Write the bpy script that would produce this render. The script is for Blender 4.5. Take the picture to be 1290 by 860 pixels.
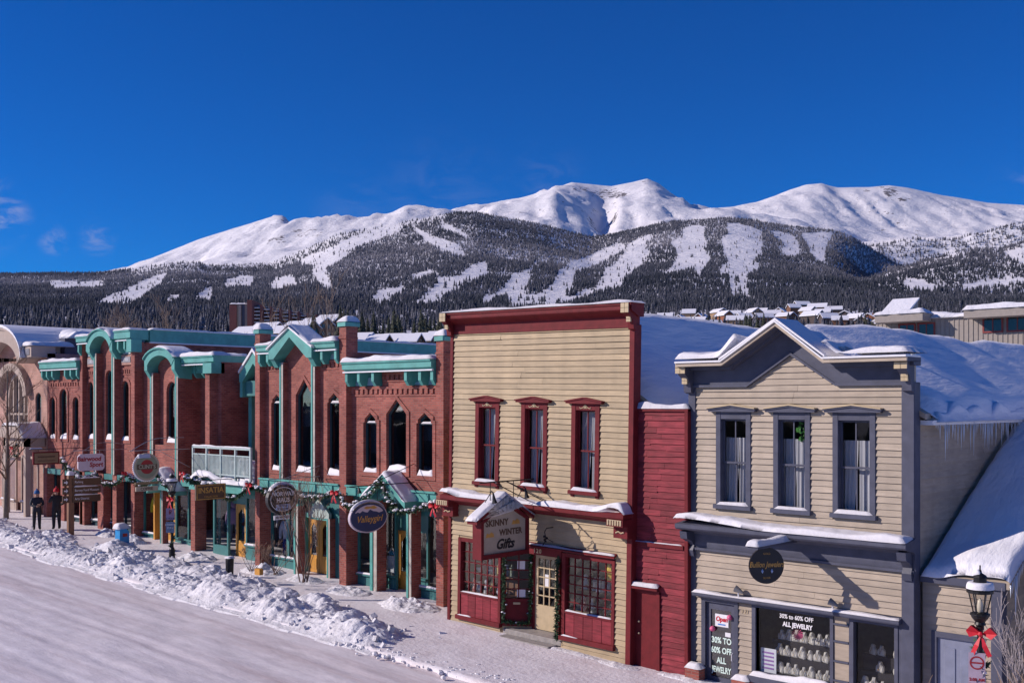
import bpy, bmesh, math, random
import numpy as np
from mathutils import Vector, Matrix, Quaternion, noise as mn
from mathutils.geometry import tessellate_polygon

R = math.radians
rnd = random.Random(11)
for o in list(bpy.data.objects):
    bpy.data.objects.remove(o)
scene = bpy.context.scene
COL = scene.collection

# ------------------------------------------------------------------ camera
FPX, CXP, HYP, PSI, EYE = 1350.0, 645.0, 508.0, R(43.05), 6.7
cam_d = bpy.data.cameras.new("camera")
cam = bpy.data.objects.new("camera", cam_d)
COL.objects.link(cam)
cam.location = (0, 0, EYE)
cam.rotation_euler = (R(90), 0, PSI)
cam_d.sensor_width = 36.0
cam_d.lens = 36.0 * FPX / 1290.0
cam_d.shift_y = (HYP - 430.0) / 1290.0
cam_d.clip_start, cam_d.clip_end = 0.5, 40000
scene.camera = cam

# ------------------------------------------------------------------ light
SUN = Vector((1.0, 1.0, -0.70)).normalized()          # direction the sunlight travels
sd = bpy.data.lights.new("sun", 'SUN')
sd.energy, sd.angle, sd.color = 4.6, R(0.5), (1.0, 0.872, 0.80)
sun = bpy.data.objects.new("sun", sd)
COL.objects.link(sun)
sun.rotation_euler = SUN.to_track_quat('-Z', 'Y').to_euler()
SUN_EL = math.asin(-SUN.z)
SUN_AZ = math.atan2(-SUN.x, -SUN.y)                    # clockwise from +Y

world = bpy.data.worlds.new("World")
scene.world = world
world.use_nodes = True
wn, wl = world.node_tree.nodes, world.node_tree.links
wn.clear()
w_out = wn.new('ShaderNodeOutputWorld')
w_bg = wn.new('ShaderNodeBackground')
w_sky = wn.new('ShaderNodeTexSky')
w_sky.sky_type = 'NISHITA'
w_sky.sun_disc = False
w_sky.sun_elevation = SUN_EL
w_sky.sun_rotation = SUN_AZ
w_sky.altitude = 2900
w_sky.air_density = 1.0
w_sky.dust_density = 0.05
w_sky.ozone_density = 5.0
w_hs = wn.new('ShaderNodeHueSaturation')
w_hs.inputs['Hue'].default_value = 0.517
w_hs.inputs['Saturation'].default_value = 1.6
w_hs.inputs['Value'].default_value = 1.30
wl.new(w_sky.outputs[0], w_hs.inputs['Color'])
w_bg.inputs['Strength'].default_value = 0.085


def pix_dir(px, py):
    a, b = (px - CXP) / FPX, (HYP - py) / FPX
    c, s = math.cos(PSI), math.sin(PSI)
    return Vector((-s + a * c, c + a * s, b)).normalized()


# thin high cloud wisps low in the sky
w_tc = wn.new('ShaderNodeTexCoord')
w_map = wn.new('ShaderNodeMapping')
w_map.inputs['Scale'].default_value = (26, 26, 60)
wl.new(w_tc.outputs['Generated'], w_map.inputs[0])
w_nz = wn.new('ShaderNodeTexNoise')
w_nz.inputs['Scale'].default_value = 1.0
w_nz.inputs['Detail'].default_value = 7
w_nz.inputs['Roughness'].default_value = 0.62
w_nz.inputs['Distortion'].default_value = 0.6
wl.new(w_map.outputs[0], w_nz.inputs['Vector'])
w_r = wn.new('ShaderNodeMapRange')
w_r.interpolation_type = 'SMOOTHSTEP'
w_r.inputs['From Min'].default_value = 0.42
w_r.inputs['From Max'].default_value = 0.72
wl.new(w_nz.outputs[0], w_r.inputs['Value'])
last = None
for px, py, rad, amt in ((6, 274, 0.026, 0.75), (-40, 262, 0.05, 0.8), (68, 303, 0.016, 0.5), (122, 300, 0.020, 0.55),
                         (560, 252, 0.08, 0.07), (690, 236, 0.05, 0.10), (440, 262, 0.05, 0.06), (1330, 250, 0.06, 0.25), (-330, 300, 0.1, 0.7)):
    d = wn.new('ShaderNodeVectorMath'); d.operation = 'DISTANCE'
    nrm = wn.new('ShaderNodeVectorMath'); nrm.operation = 'NORMALIZE'
    wl.new(w_tc.outputs['Generated'], nrm.inputs[0])
    wl.new(nrm.outputs[0], d.inputs[0])
    d.inputs[1].default_value = pix_dir(px, py)
    r = wn.new('ShaderNodeMapRange'); r.interpolation_type = 'SMOOTHSTEP'
    r.inputs['From Min'].default_value = 0.0
    r.inputs['From Max'].default_value = rad
    r.inputs['To Min'].default_value = amt
    r.inputs['To Max'].default_value = 0.0
    wl.new(d.outputs['Value'], r.inputs['Value'])
    if last is None:
        last = r.outputs[0]
    else:
        mx = wn.new('ShaderNodeMath'); mx.operation = 'MAXIMUM'
        wl.new(last, mx.inputs[0]); wl.new(r.outputs[0], mx.inputs[1])
        last = mx.outputs[0]
w_mul = wn.new('ShaderNodeMath'); w_mul.operation = 'MULTIPLY'
wl.new(last, w_mul.inputs[0]); wl.new(w_r.outputs[0], w_mul.inputs[1])
w_mix = wn.new('ShaderNodeMixRGB')
w_mix.inputs[2].default_value = (5.6, 5.5, 7.4, 1)
wl.new(w_mul.outputs[0], w_mix.inputs[0])
wl.new(w_hs.outputs[0], w_mix.inputs[1])
wl.new(w_mix.outputs[0], w_bg.inputs['Color'])
wl.new(w_bg.outputs[0], w_out.inputs[0])

vs = scene.view_settings
vs.view_transform = 'Standard'
vs.look = 'None'
vs.exposure = 0.06
vs.gamma = 1.0
vs.use_curve_mapping = False
scene.cycles.max_bounces = 6
scene.cycles.transparent_max_bounces = 12

# ------------------------------------------------------------------ materials
MATS = {}


def M(name, col, rough=0.7, var=0.12, scale=5.0, bump=0.0, bscale=30.0, metal=0.0, rand=0.0,
      stretch=(1, 1, 1), col2=None, emit=None, spec=0.5, detail=4, specks=0.0):
    if name in MATS:
        return MATS[name]
    m = bpy.data.materials.new(name)
    m.use_nodes = True
    n, l = m.node_tree.nodes, m.node_tree.links
    bs = n['Principled BSDF']
    bs.inputs['Roughness'].default_value = rough
    bs.inputs['Metallic'].default_value = metal
    bs.inputs['Specular IOR Level'].default_value = spec
    tc = n.new('ShaderNodeTexCoord')
    mp = n.new('ShaderNodeMapping')
    mp.inputs['Scale'].default_value = stretch
    l.new(tc.outputs['Object'], mp.inputs[0])
    nz = n.new('ShaderNodeTexNoise')
    nz.inputs['Scale'].default_value = scale
    nz.inputs['Detail'].default_value = detail
    nz.inputs['Roughness'].default_value = 0.6
    l.new(mp.outputs[0], nz.inputs['Vector'])
    rp = n.new('ShaderNodeValToRGB')
    c2 = col2 or tuple(min(1, c * (1 + var)) for c in col)
    c1 = col if col2 else tuple(c * (1 - var) for c in col)
    rp.color_ramp.elements[0].position = 0.3
    rp.color_ramp.elements[1].position = 0.7
    rp.color_ramp.elements[0].color = (*c1, 1)
    rp.color_ramp.elements[1].color = (*c2, 1)
    l.new(nz.outputs[0], rp.inputs[0])
    out = rp.outputs[0]
    if rand:
        oi = n.new('ShaderNodeObjectInfo')
        mr = n.new('ShaderNodeMapRange')
        mr.inputs['To Min'].default_value = 1 - rand
        mr.inputs['To Max'].default_value = 1 + rand * 0.6
        l.new(oi.outputs['Random'], mr.inputs['Value'])
        hv = n.new('ShaderNodeHueSaturation')
        l.new(mr.outputs[0], hv.inputs['Value'])
        l.new(out, hv.inputs['Color'])
        out = hv.outputs[0]
    if specks:
        n3 = n.new('ShaderNodeTexNoise'); n3.inputs['Scale'].default_value = 7.0; n3.inputs['Detail'].default_value = 8
        n3.inputs['Roughness'].default_value = 0.7
        mp3 = n.new('ShaderNodeMapping'); mp3.inputs['Scale'].default_value = (0.6, 0.6, 2.2)
        l.new(tc.outputs['Object'], mp3.inputs[0]); l.new(mp3.outputs[0], n3.inputs['Vector'])
        m3 = n.new('ShaderNodeMapRange'); m3.inputs['From Min'].default_value = 0.60; m3.inputs['From Max'].default_value = 0.74
        m3.inputs['To Min'].default_value = 0.0; m3.inputs['To Max'].default_value = specks
        l.new(n3.outputs[0], m3.inputs['Value'])
        n4 = n.new('ShaderNodeTexNoise'); n4.inputs['Scale'].default_value = 0.8; n4.inputs['Detail'].default_value = 5
        mp4 = n.new('ShaderNodeMapping'); mp4.inputs['Scale'].default_value = (2.5, 2.5, 0.35)
        l.new(tc.outputs['Object'], mp4.inputs[0]); l.new(mp4.outputs[0], n4.inputs['Vector'])
        m4 = n.new('ShaderNodeMapRange'); m4.inputs['From Min'].default_value = 0.35; m4.inputs['From Max'].default_value = 0.7
        m4.inputs['To Min'].default_value = 1.07; m4.inputs['To Max'].default_value = 0.86
        l.new(n4.outputs[0], m4.inputs['Value'])
        h4 = n.new('ShaderNodeHueSaturation'); l.new(m4.outputs[0], h4.inputs['Value']); l.new(out, h4.inputs['Color'])
        x3 = n.new('ShaderNodeMixRGB'); x3.inputs[2].default_value = (*[c * 0.35 for c in col], 1)
        l.new(m3.outputs[0], x3.inputs[0]); l.new(h4.outputs[0], x3.inputs[1])
        out = x3.outputs[0]
    l.new(out, bs.inputs['Base Color'])
    if bump:
        nb = n.new('ShaderNodeTexNoise')
        nb.inputs['Scale'].default_value = bscale
        nb.inputs['Detail'].default_value = 5
        l.new(mp.outputs[0], nb.inputs['Vector'])
        b = n.new('ShaderNodeBump')
        b.inputs['Strength'].default_value = 0.6
        b.inputs['Distance'].default_value = bump
        l.new(nb.outputs[0], b.inputs['Height'])
        l.new(b.outputs[0], bs.inputs['Normal'])
    if emit:
        bs.inputs['Emission Color'].default_value = (*emit[0], 1)
        bs.inputs['Emission Strength'].default_value = emit[1]
    MATS[name] = m
    return m


def brick_mat(name, c1, c2, mortar, bw=0.215, bh=0.075, ms=0.010):
    m = bpy.data.materials.new(name)
    m.use_nodes = True
    n, l = m.node_tree.nodes, m.node_tree.links
    bs = n['Principled BSDF']
    bs.inputs['Roughness'].default_value = 0.85
    tc = n.new('ShaderNodeTexCoord')
    sp = n.new('ShaderNodeSeparateXYZ')
    l.new(tc.outputs['Object'], sp.inputs[0])
    ad = n.new('ShaderNodeMath'); ad.operation = 'ADD'
    l.new(sp.outputs[0], ad.inputs[0]); l.new(sp.outputs[1], ad.inputs[1])
    cb = n.new('ShaderNodeCombineXYZ')
    l.new(ad.outputs[0], cb.inputs[0]); l.new(sp.outputs[2], cb.inputs[1])
    bt = n.new('ShaderNodeTexBrick')
    bt.inputs['Scale'].default_value = 1.0
    bt.inputs['Mortar Size'].default_value = ms
    bt.inputs['Mortar Smooth'].default_value = 0.3
    bt.inputs['Brick Width'].default_value = bw
    bt.inputs['Row Height'].default_value = bh
    bt.inputs['Color1'].default_value = (*c1, 1)
    bt.inputs['Color2'].default_value = (*c2, 1)
    bt.inputs['Mortar'].default_value = (*mortar, 1)
    l.new(cb.outputs[0], bt.inputs['Vector'])
    nz = n.new('ShaderNodeTexNoise')
    nz.inputs['Scale'].default_value = 1.3
    nz.inputs['Detail'].default_value = 6
    l.new(tc.outputs['Object'], nz.inputs['Vector'])
    mr = n.new('ShaderNodeMapRange')
    mr.inputs['From Min'].default_value = 0.3
    mr.inputs['From Max'].default_value = 0.7
    mr.inputs['To Min'].default_value = 0.70
    mr.inputs['To Max'].default_value = 1.22
    l.new(nz.outputs[0], mr.inputs['Value'])
    hv = n.new('ShaderNodeHueSaturation')
    l.new(mr.outputs[0], hv.inputs['Value'])
    l.new(bt.outputs['Color'], hv.inputs['Color'])
    l.new(hv.outputs[0], bs.inputs['Base Color'])
    b = n.new('ShaderNodeBump')
    b.inputs['Strength'].default_value = 0.7
    b.inputs['Distance'].default_value = 0.012
    b.invert = True
    l.new(bt.outputs['Fac'], b.inputs['Height'])
    l.new(b.outputs[0], bs.inputs['Normal'])
    MATS[name] = m
    return m


def glass_mat(name, tint=(0.9, 0.95, 1.0), refl=0.08, bump=0.0):
    m = bpy.data.materials.new(name)
    m.use_nodes = True
    n, l = m.node_tree.nodes, m.node_tree.links
    n.remove(n['Principled BSDF'])
    out = n['Material Output']
    tr = n.new('ShaderNodeBsdfTransparent')
    tr.inputs[0].default_value = (*tint, 1)
    gl = n.new('ShaderNodeBsdfGlossy')
    gl.inputs['Roughness'].default_value = 0.03
    lw = n.new('ShaderNodeLayerWeight')
    lw.inputs[0].default_value = 0.5
    pw = n.new('ShaderNodeMath'); pw.operation = 'POWER'
    pw.inputs[1].default_value = 4.0
    l.new(lw.outputs['Facing'], pw.inputs[0])
    ad = n.new('ShaderNodeMath'); ad.operation = 'MULTIPLY_ADD'; ad.use_clamp = True
    ad.inputs[1].default_value = 0.9
    ad.inputs[2].default_value = 0.02 + refl
    l.new(pw.outputs[0], ad.inputs[0])
    mx = n.new('ShaderNodeMixShader')
    l.new(ad.outputs[0], mx.inputs[0])
    l.new(tr.outputs[0], mx.inputs[1])
    l.new(gl.outputs[0], mx.inputs[2])
    l.new(mx.outputs[0], out.inputs[0])
    if bump:
        nb = n.new('ShaderNodeTexNoise'); nb.inputs['Scale'].default_value = 1.7
        tc = n.new('ShaderNodeTexCoord')
        l.new(tc.outputs['Object'], nb.inputs['Vector'])
        b = n.new('ShaderNodeBump'); b.inputs['Distance'].default_value = bump
        b.inputs['Strength'].default_value = 0.5
        l.new(nb.outputs[0], b.inputs['Height'])
        l.new(b.outputs[0], gl.inputs['Normal'])
    MATS[name] = m
    return m


def snow_mat(name, col, dirt=None, bump=0.02, bscale=9.0, bst=(1, 1, 1), dscale=0.6, dstretch=(1, 1, 1), dmin=0.5, dmax=0.8, fine=0.004):
    m = bpy.data.materials.new(name)
    m.use_nodes = True
    n, l = m.node_tree.nodes, m.node_tree.links
    bs = n['Principled BSDF']
    bs.inputs['Roughness'].default_value = 0.55
    bs.inputs['Specular IOR Level'].default_value = 0.25
    tc = n.new('ShaderNodeTexCoord')
    if dirt:
        mp = n.new('ShaderNodeMapping'); mp.inputs['Scale'].default_value = dstretch
        l.new(tc.outputs['Object'], mp.inputs[0])
        nz = n.new('ShaderNodeTexNoise')
        nz.inputs['Scale'].default_value = dscale
        nz.inputs['Detail'].default_value = 8
        nz.inputs['Roughness'].default_value = 0.65
        l.new(mp.outputs[0], nz.inputs['Vector'])
        rp = n.new('ShaderNodeValToRGB')
        rp.color_ramp.elements[0].position = dmin
        rp.color_ramp.elements[1].position = dmax
        rp.color_ramp.elements[0].color = (*col, 1)
        rp.color_ramp.elements[1].color = (*dirt, 1)
        l.new(nz.outputs[0], rp.inputs[0])
        l.new(rp.outputs[0], bs.inputs['Base Color'])
    else:
        bs.inputs['Base Color'].default_value = (*col, 1)
    nb = n.new('ShaderNodeTexNoise')
    nb.inputs['Scale'].default_value = bscale
    nb.inputs['Detail'].default_value = 7
    nb.inputs['Roughness'].default_value = 0.6
    mb_ = n.new('ShaderNodeMapping'); mb_.inputs['Scale'].default_value = bst
    mb_.inputs['Rotation'].default_value = (0, 0, 0.6 if bst != (1, 1, 1) else 0)
    l.new(tc.outputs['Object'], mb_.inputs[0])
    l.new(mb_.outputs[0], nb.inputs['Vector'])
    b = n.new('ShaderNodeBump')
    b.inputs['Strength'].default_value = 0.7
    b.inputs['Distance'].default_value = bump
    l.new(nb.outputs[0], b.inputs['Height'])
    l.new(b.outputs[0], bs.inputs['Normal'])
    MATS[name] = m
    return m


SNOW = snow_mat('snow', (0.74, 0.73, 0.755), bump=0.02)
SNOW_ROOF = snow_mat('roof_snow', (0.78, 0.78, 0.82), bump=0.10, bscale=2.0, bst=(1.6, 0.35, 1))
SNOW_BANK = snow_mat('bank_snow', (0.76, 0.75, 0.77), dirt=(0.46, 0.44, 0.45), dscale=1.6, dmin=0.48, dmax=0.78, bump=0.05, bscale=14)
SNOW_FAR = snow_mat('mountain_snow', (0.80, 0.79, 0.82), bump=6.0, bscale=0.012)
CREAM = M('cream_paint', (0.405, 0.308, 0.180), 0.65, 0.14, 2.2, 0.005, 25, rand=0.13, stretch=(1, 1, 6), specks=0.6)
CREAM2 = M('pale_cream_paint', (0.38, 0.313, 0.238), 0.65, 0.13, 2.2, 0.005, 25, rand=0.12, stretch=(1, 1, 6), specks=0.6)
RED = M('red_trim_paint', (0.140, 0.012, 0.016), 0.65, 0.22, 4.0, 0.003, 20, spec=0.25)
REDB = M('red_board_paint', (0.225, 0.030, 0.040), 0.7, 0.36, 5.0, 0.004, 22, rand=0.25, stretch=(0.5, 1, 5), spec=0.25, specks=0.6)
SLATE = M('slate_blue_paint', (0.078, 0.083, 0.118), 0.65, 0.16, 4.0, 0.003, 20, spec=0.25)
SLATE_D = M('dark_slate_paint', (0.05, 0.056, 0.09), 0.5, 0.12, 4.0, 0.003, 20)
CREAMT = M('cream_trim_paint', (0.48, 0.38, 0.23), 0.6, 0.1)
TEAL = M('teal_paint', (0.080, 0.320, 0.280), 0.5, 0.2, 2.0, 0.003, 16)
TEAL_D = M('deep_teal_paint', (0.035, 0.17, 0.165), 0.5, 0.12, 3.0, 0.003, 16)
BRICK = brick_mat('red_brick', (0.235, 0.052, 0.040), (0.375, 0.105, 0.074), (0.27, 0.14, 0.115))
BRICK_P = brick_mat('pink_brick', (0.40, 0.20, 0.155), (0.45, 0.235, 0.18), (0.48, 0.33, 0.28))
STONE = M('tan_stone', (0.40, 0.32, 0.27), 0.8, 0.12, 2.0, 0.006, 14)
OAK = M('honey_oak', (0.56, 0.27, 0.045), 0.45, 0.22, 3.0, 0.003, 18, stretch=(6, 6, 0.6))
POSTW = M('brown_post_wood', (0.22, 0.11, 0.06), 0.7, 0.25, 3.0, 0.004, 20, stretch=(6, 6, 0.5))
DARK = M('dark_interior', (0.030, 0.027, 0.028), 0.9, 0.2)
INTER = M('shop_interior', (0.14, 0.12, 0.11), 0.9, 0.3)
BLACK = M('black_iron', (0.012, 0.012, 0.014), 0.45, 0.2, metal=0.3)
GLASS = glass_mat('window_glass', (0.76, 0.79, 0.82), refl=0.02, bump=0.006)
GLASS_D = glass_mat('dim_glass', (0.30, 0.36, 0.44), 0.13, bump=0.006)
SHOPG = glass_mat('shop_glass', (0.84, 0.87, 0.88), refl=0.015, bump=0.004)
CURT_REFL = M('white_curtain_or_reflection', (0.58, 0.56, 0.57), 0.9, 0.1, 8, stretch=(4, 4, 0.3))  # real curtains, and imitated reflections in the brick windows
GREEN = M('fir_green', (0.030, 0.075, 0.030), 0.7, 0.4, 20)
BOW = M('red_ribbon', (0.50, 0.012, 0.025), 0.45, 0.2)
WHITE = M('white_paint', (0.72, 0.72, 0.74), 0.5, 0.06)
TANR = M('grey_tan_roof', (0.33, 0.30, 0.27), 0.8, 0.1)
BARK = M('grey_bark', (0.17, 0.14, 0.115), 0.85, 0.3, 10, 0.004, 30)
TWIG = M('brown_twig', (0.19, 0.12, 0.085), 0.85, 0.25)
ICE = M('icicle_ice', (0.62, 0.68, 0.76), 0.12, 0.05)
CONC = M('grey_concrete', (0.30, 0.28, 0.26), 0.85, 0.2, 6, 0.004, 30)

# ------------------------------------------------------------------ mesh helpers
OFF = {}


class MB:
    def __init__(s):
        s.v, s.f = [], []

    def add(s, vs, fs):
        n = len(s.v)
        s.v += [tuple(p) for p in vs]
        s.f += [tuple(i + n for i in f) for f in fs]
        return s

    def box(s, x0, x1, y0, y1, z0, z1):
        v = [(x0, y0, z0), (x1, y0, z0), (x1, y1, z0), (x0, y1, z0), (x0, y0, z1), (x1, y0, z1), (x1, y1, z1), (x0, y1, z1)]
        return s.add(v, [(0, 3, 2, 1), (4, 5, 6, 7), (0, 1, 5, 4), (1, 2, 6, 5), (2, 3, 7, 6), (3, 0, 4, 7)])

    def bevbox(s, x0, x1, y0, y1, z0, z1, b=0.02):
        # box with chamfered front vertical and top edges
        P = [(x0, y1), (x0, y0 + b), (x0 + b, y0), (x1 - b, y0), (x1, y0 + b), (x1, y1)]
        n = len(P)
        ins = [(x0 + b, y1), (x0 + b, y0 + 2 * b), (x0 + 2 * b, y0 + b), (x1 - 2 * b, y0 + b), (x1 - b, y0 + 2 * b), (x1 - b, y1)]
        v = [(x, y, z0) for x, y in P] + [(x, y, z1 - b) for x, y in P] + [(x, y, z1) for x, y in ins]
        f = [tuple(reversed(range(n))), tuple(range(2 * n, 3 * n))]
        for k in (0, 1):
            for i in range(n):
                j = (i + 1) % n
                f.append((k * n + i, k * n + j, (k + 1) * n + j, (k + 1) * n + i))
        return s.add(v, f)

    def ext(s, pts, a0, a1, axis='y'):
        # extruded 2D outline; axis y: pts are (x,z); axis x: pts are (y,z); axis z: pts are (x,y)
        def P(p, a):
            return (p[0], a, p[1]) if axis == 'y' else ((a, p[0], p[1]) if axis == 'x' else (p[0], p[1], a))
        n = len(pts)
        v = [P(p, a0) for p in pts] + [P(p, a1) for p in pts]
        tri = tessellate_polygon([[Vector((p[0], p[1], 0)) for p in pts]])
        f = [tuple(t) for t in tri] + [tuple(n + i for i in reversed(t)) for t in tri]
        f += [(i, (i + 1) % n, n + (i + 1) % n, n + i) for i in range(n)]
        return s.add(v, f)

    def panel(s, outer, holes, y0, y1):
        # flat wall with openings (x,z), front at y0, back at y1
        loops = [outer] + holes
        flat = [p for lp in loops for p in lp]
        tri = tessellate_polygon([[Vector((p[0], p[1], 0)) for p in lp] for lp in loops])
        n = len(flat)
        v = [(p[0], y0, p[1]) for p in flat] + [(p[0], y1, p[1]) for p in flat]
        f = [tuple(t) for t in tri] + [tuple(n + i for i in reversed(t)) for t in tri]
        o = 0
        for lp in loops:
            k = len(lp)
            f += [(o + i, o + (i + 1) % k, n + o + (i + 1) % k, n + o + i) for i in range(k)]
            o += k
        return s.add(v, f)

    def tube(s, pts, r, n=6):
        pts = [Vector(p) for p in pts]
        rr = r if isinstance(r, (list, tuple)) else [r] * len(pts)
        v, f = [], []
        prev = None
        for i, p in enumerate(pts):
            d = (pts[min(i + 1, len(pts) - 1)] - pts[max(i - 1, 0)])
            if d.length < 1e-9:
                d = Vector((0, 0, 1))
            d.normalize()
            if prev is None:
                a = Vector((0, 0, 1)) if abs(d.z) < 0.9 else Vector((1, 0, 0))
                u = d.cross(a).normalized()
            else:
                u = prev - d * prev.dot(d)
                u = u.normalized() if u.length > 1e-6 else d.orthogonal().normalized()
            prev = u
            w = d.cross(u)
            for k in range(n):
                t = 2 * math.pi * k / n
                v.append(p + (u * math.cos(t) + w * math.sin(t)) * rr[i])
        for i in range(len(pts) - 1):
            for k in range(n):
                k2 = (k + 1) % n
                f.append((i * n + k, i * n + k2, (i + 1) * n + k2, (i + 1) * n + k))
        f.append(tuple(reversed(range(n))))
        f.append(tuple((len(pts) - 1) * n + k for k in range(n)))
        return s.add(v, f)

    def lathe(s, prof, c=(0, 0, 0), n=12, sx=1.0, sy=1.0):
        v, f = [], []
        for r, z in prof:
            for k in range(n):
                t = 2 * math.pi * k / n
                v.append((c[0] + r * sx * math.cos(t), c[1] + r * sy * math.sin(t), c[2] + z))
        m = len(prof)
        for i in range(m - 1):
            for k in range(n):
                k2 = (k + 1) % n
                f.append((i * n + k, i * n + k2, (i + 1) * n + k2, (i + 1) * n + k))
        f.append(tuple(reversed(range(n))))
        f.append(tuple((m - 1) * n + k for k in range(n)))
        return s.add(v, f)

    def mesh(s, name, off=(0, 0, 0), smooth=False, fix=True):
        me = bpy.data.meshes.new(name)
        o = Vector(off)
        me.from_pydata([tuple(Vector(p) - o) for p in s.v], [], s.f)
        if fix:
            bm = bmesh.new(); bm.from_mesh(me)
            bmesh.ops.recalc_face_normals(bm, faces=bm.faces)
            bm.to_mesh(me); bm.free()
        if smooth:
            me.polygons.foreach_set('use_smooth', [True] * len(me.polygons))
        me.update()
        return me

    def build(s, name, mat, parent=None, smooth=False, label=None):
        off = OFF.get(parent, Vector((0, 0, 0)))
        me = s.mesh(name, off, smooth)
        if mat:
            me.materials.append(mat)
        o = bpy.data.objects.new(name, me)
        COL.objects.link(o)
        if parent:
            o.parent = parent
        OFF[o] = off
        if label:
            o['label'] = label
        return o

    def solo(s, name, mat, label, cat, base, group=None, smooth=False, kind=None, rot=None):
        me = s.mesh(name, base, smooth)
        if mat:
            me.materials.append(mat)
        o = bpy.data.objects.new(name, me)
        COL.objects.link(o)
        o.location = base
        OFF[o] = Vector(base)
        if kind:
            o['kind'] = kind
        if label:
            o['label'] = label
        if cat:
            o['category'] = cat
        if group:
            o['group'] = group
        return o


def thing(name, label, cat, loc, group=None):
    o = bpy.data.objects.new(name, None)
    COL.objects.link(o)
    o.location = loc
    o.empty_display_size = 0.2
    OFF[o] = Vector(loc)
    o['label'], o['category'] = label, cat
    if group:
        o['group'] = group
    return o


def inst(me, name, parent, loc, rot=(0, 0, 0), scale=(1, 1, 1)):
    o = bpy.data.objects.new(name, me)
    COL.objects.link(o)
    o.parent = parent
    o.location = Vector(loc) - OFF.get(parent, Vector((0, 0, 0)))
    o.rotation_euler = rot
    o.scale = scale
    return o


def struct(o):
    o['kind'] = 'structure'
    return o


def copy_tree(o, parent=None):
    c = o.copy()
    COL.objects.link(c)
    c.parent = parent
    for ch in list(o.children):
        copy_tree(ch, c)
    return c


def text_mesh(txt, size=0.2, depth=0.006, bold=0.0, shear=0.0, space=1.0, line=1.0, align='CENTER'):
    cu = bpy.data.curves.new('lettering', 'FONT')
    cu.body = txt
    cu.size = size
    cu.align_x = align
    cu.align_y = 'CENTER'
    cu.extrude = depth / 2
    cu.offset = bold
    cu.shear = shear
    cu.space_character = space
    cu.space_line = line
    cu.resolution_u = 3
    t = bpy.data.objects.new('lettering', cu)
    COL.objects.link(t)
    dg = bpy.context.evaluated_depsgraph_get()
    me = bpy.data.meshes.new_from_object(t.evaluated_get(dg))
    bpy.data.objects.remove(t)
    bpy.data.curves.remove(cu)
    return me


def lettering(txt, parent, mat, loc, rz=0.0, sx=1.0, **kw):
    """flat raised letters in a vertical plane; rz=0 faces -Y, rz=90deg faces +X"""
    me = text_mesh(txt, **kw)
    me.materials.append(mat)
    o = inst(me, 'lettering', parent, loc, (R(90), 0, rz), (sx, 1, 1))
    return o


def fbm(x, y, z=0.0, o=4):
    return mn.fractal(Vector((x, y, z)), 1.0, 2.0, o)


_HQ = {}


def snow_lump(x0, x1, y0, y1, z, h, seed=0, nx=None, ny=None, edge=0.12, slope=None, rough=0.25, freq=1.1):
    """soft snow cover on a rectangle: rounded edges, uneven thickness; slope(x,y) adds height"""
    nx = nx or max(6, min(60, int((x1 - x0) / 0.07)))
    ny = ny or max(5, min(40, int((y1 - y0) / 0.05)))
    m = MB()
    v, f = [], []
    for j in range(ny + 1):
        for i in range(nx + 1):
            a, b = i / nx, j / ny
            x, y = x0 + (x1 - x0) * a, y0 + (y1 - y0) * b
            ed = min(min(a, 1 - a) * (x1 - x0), min(b, 1 - b) * (y1 - y0))
            t = min(1.0, ed / edge)
            prof = math.sqrt(max(0.0, 1 - (1 - t) ** 2))
            n = 1 + rough * 2.0 * mn.noise(Vector((x * freq + seed * 7.1, y * freq, seed)))
            n += rough * 0.5 * mn.noise(Vector((x * freq * 4 + seed, y * freq * 4, seed)))
            s = slope(x, y) if slope else 0
            wob = 0.25 * edge * mn.noise(Vector((x * 2.3, y * 2.3, seed + 3.3)))
            v.append((x + (wob if 0 < i < nx else 0), y + (wob if j == 0 else 0), z + s + h * prof * max(0.25, n)))
    w = nx + 1
    for j in range(ny):
        for i in range(nx):
            f.append((j * w + i, j * w + i + 1, (j + 1) * w + i + 1, (j + 1) * w + i))
    base = len(v)
    ring = [i for i in range(w)] + [j * w + nx for j in range(1, ny + 1)] + [ny * w + i for i in range(nx - 1, -1, -1)] + [j * w for j in range(ny - 1, 0, -1)]
    for r in ring:
        p = v[r]
        s = slope(p[0], p[1]) if slope else 0
        v.append((p[0], p[1], z + s))
    k = len(ring)
    for i in range(k):
        f.append((ring[i], base + i, base + (i + 1) % k, ring[(i + 1) % k]))
    f.append(tuple(base + i for i in range(k)))
    m.add(v, f)
    return m


def cut(a, b, holes):
    """[a,b] minus the intervals in holes"""
    segs = [(a, b)]
    for h0, h1 in holes:
        out = []
        for s0, s1 in segs:
            if h1 <= s0 or h0 >= s1:
                out.append((s0, s1))
            else:
                if h0 > s0:
                    out.append((s0, h0))
                if h1 < s1:
                    out.append((h1, s1))
        segs = out
    return segs


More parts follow.
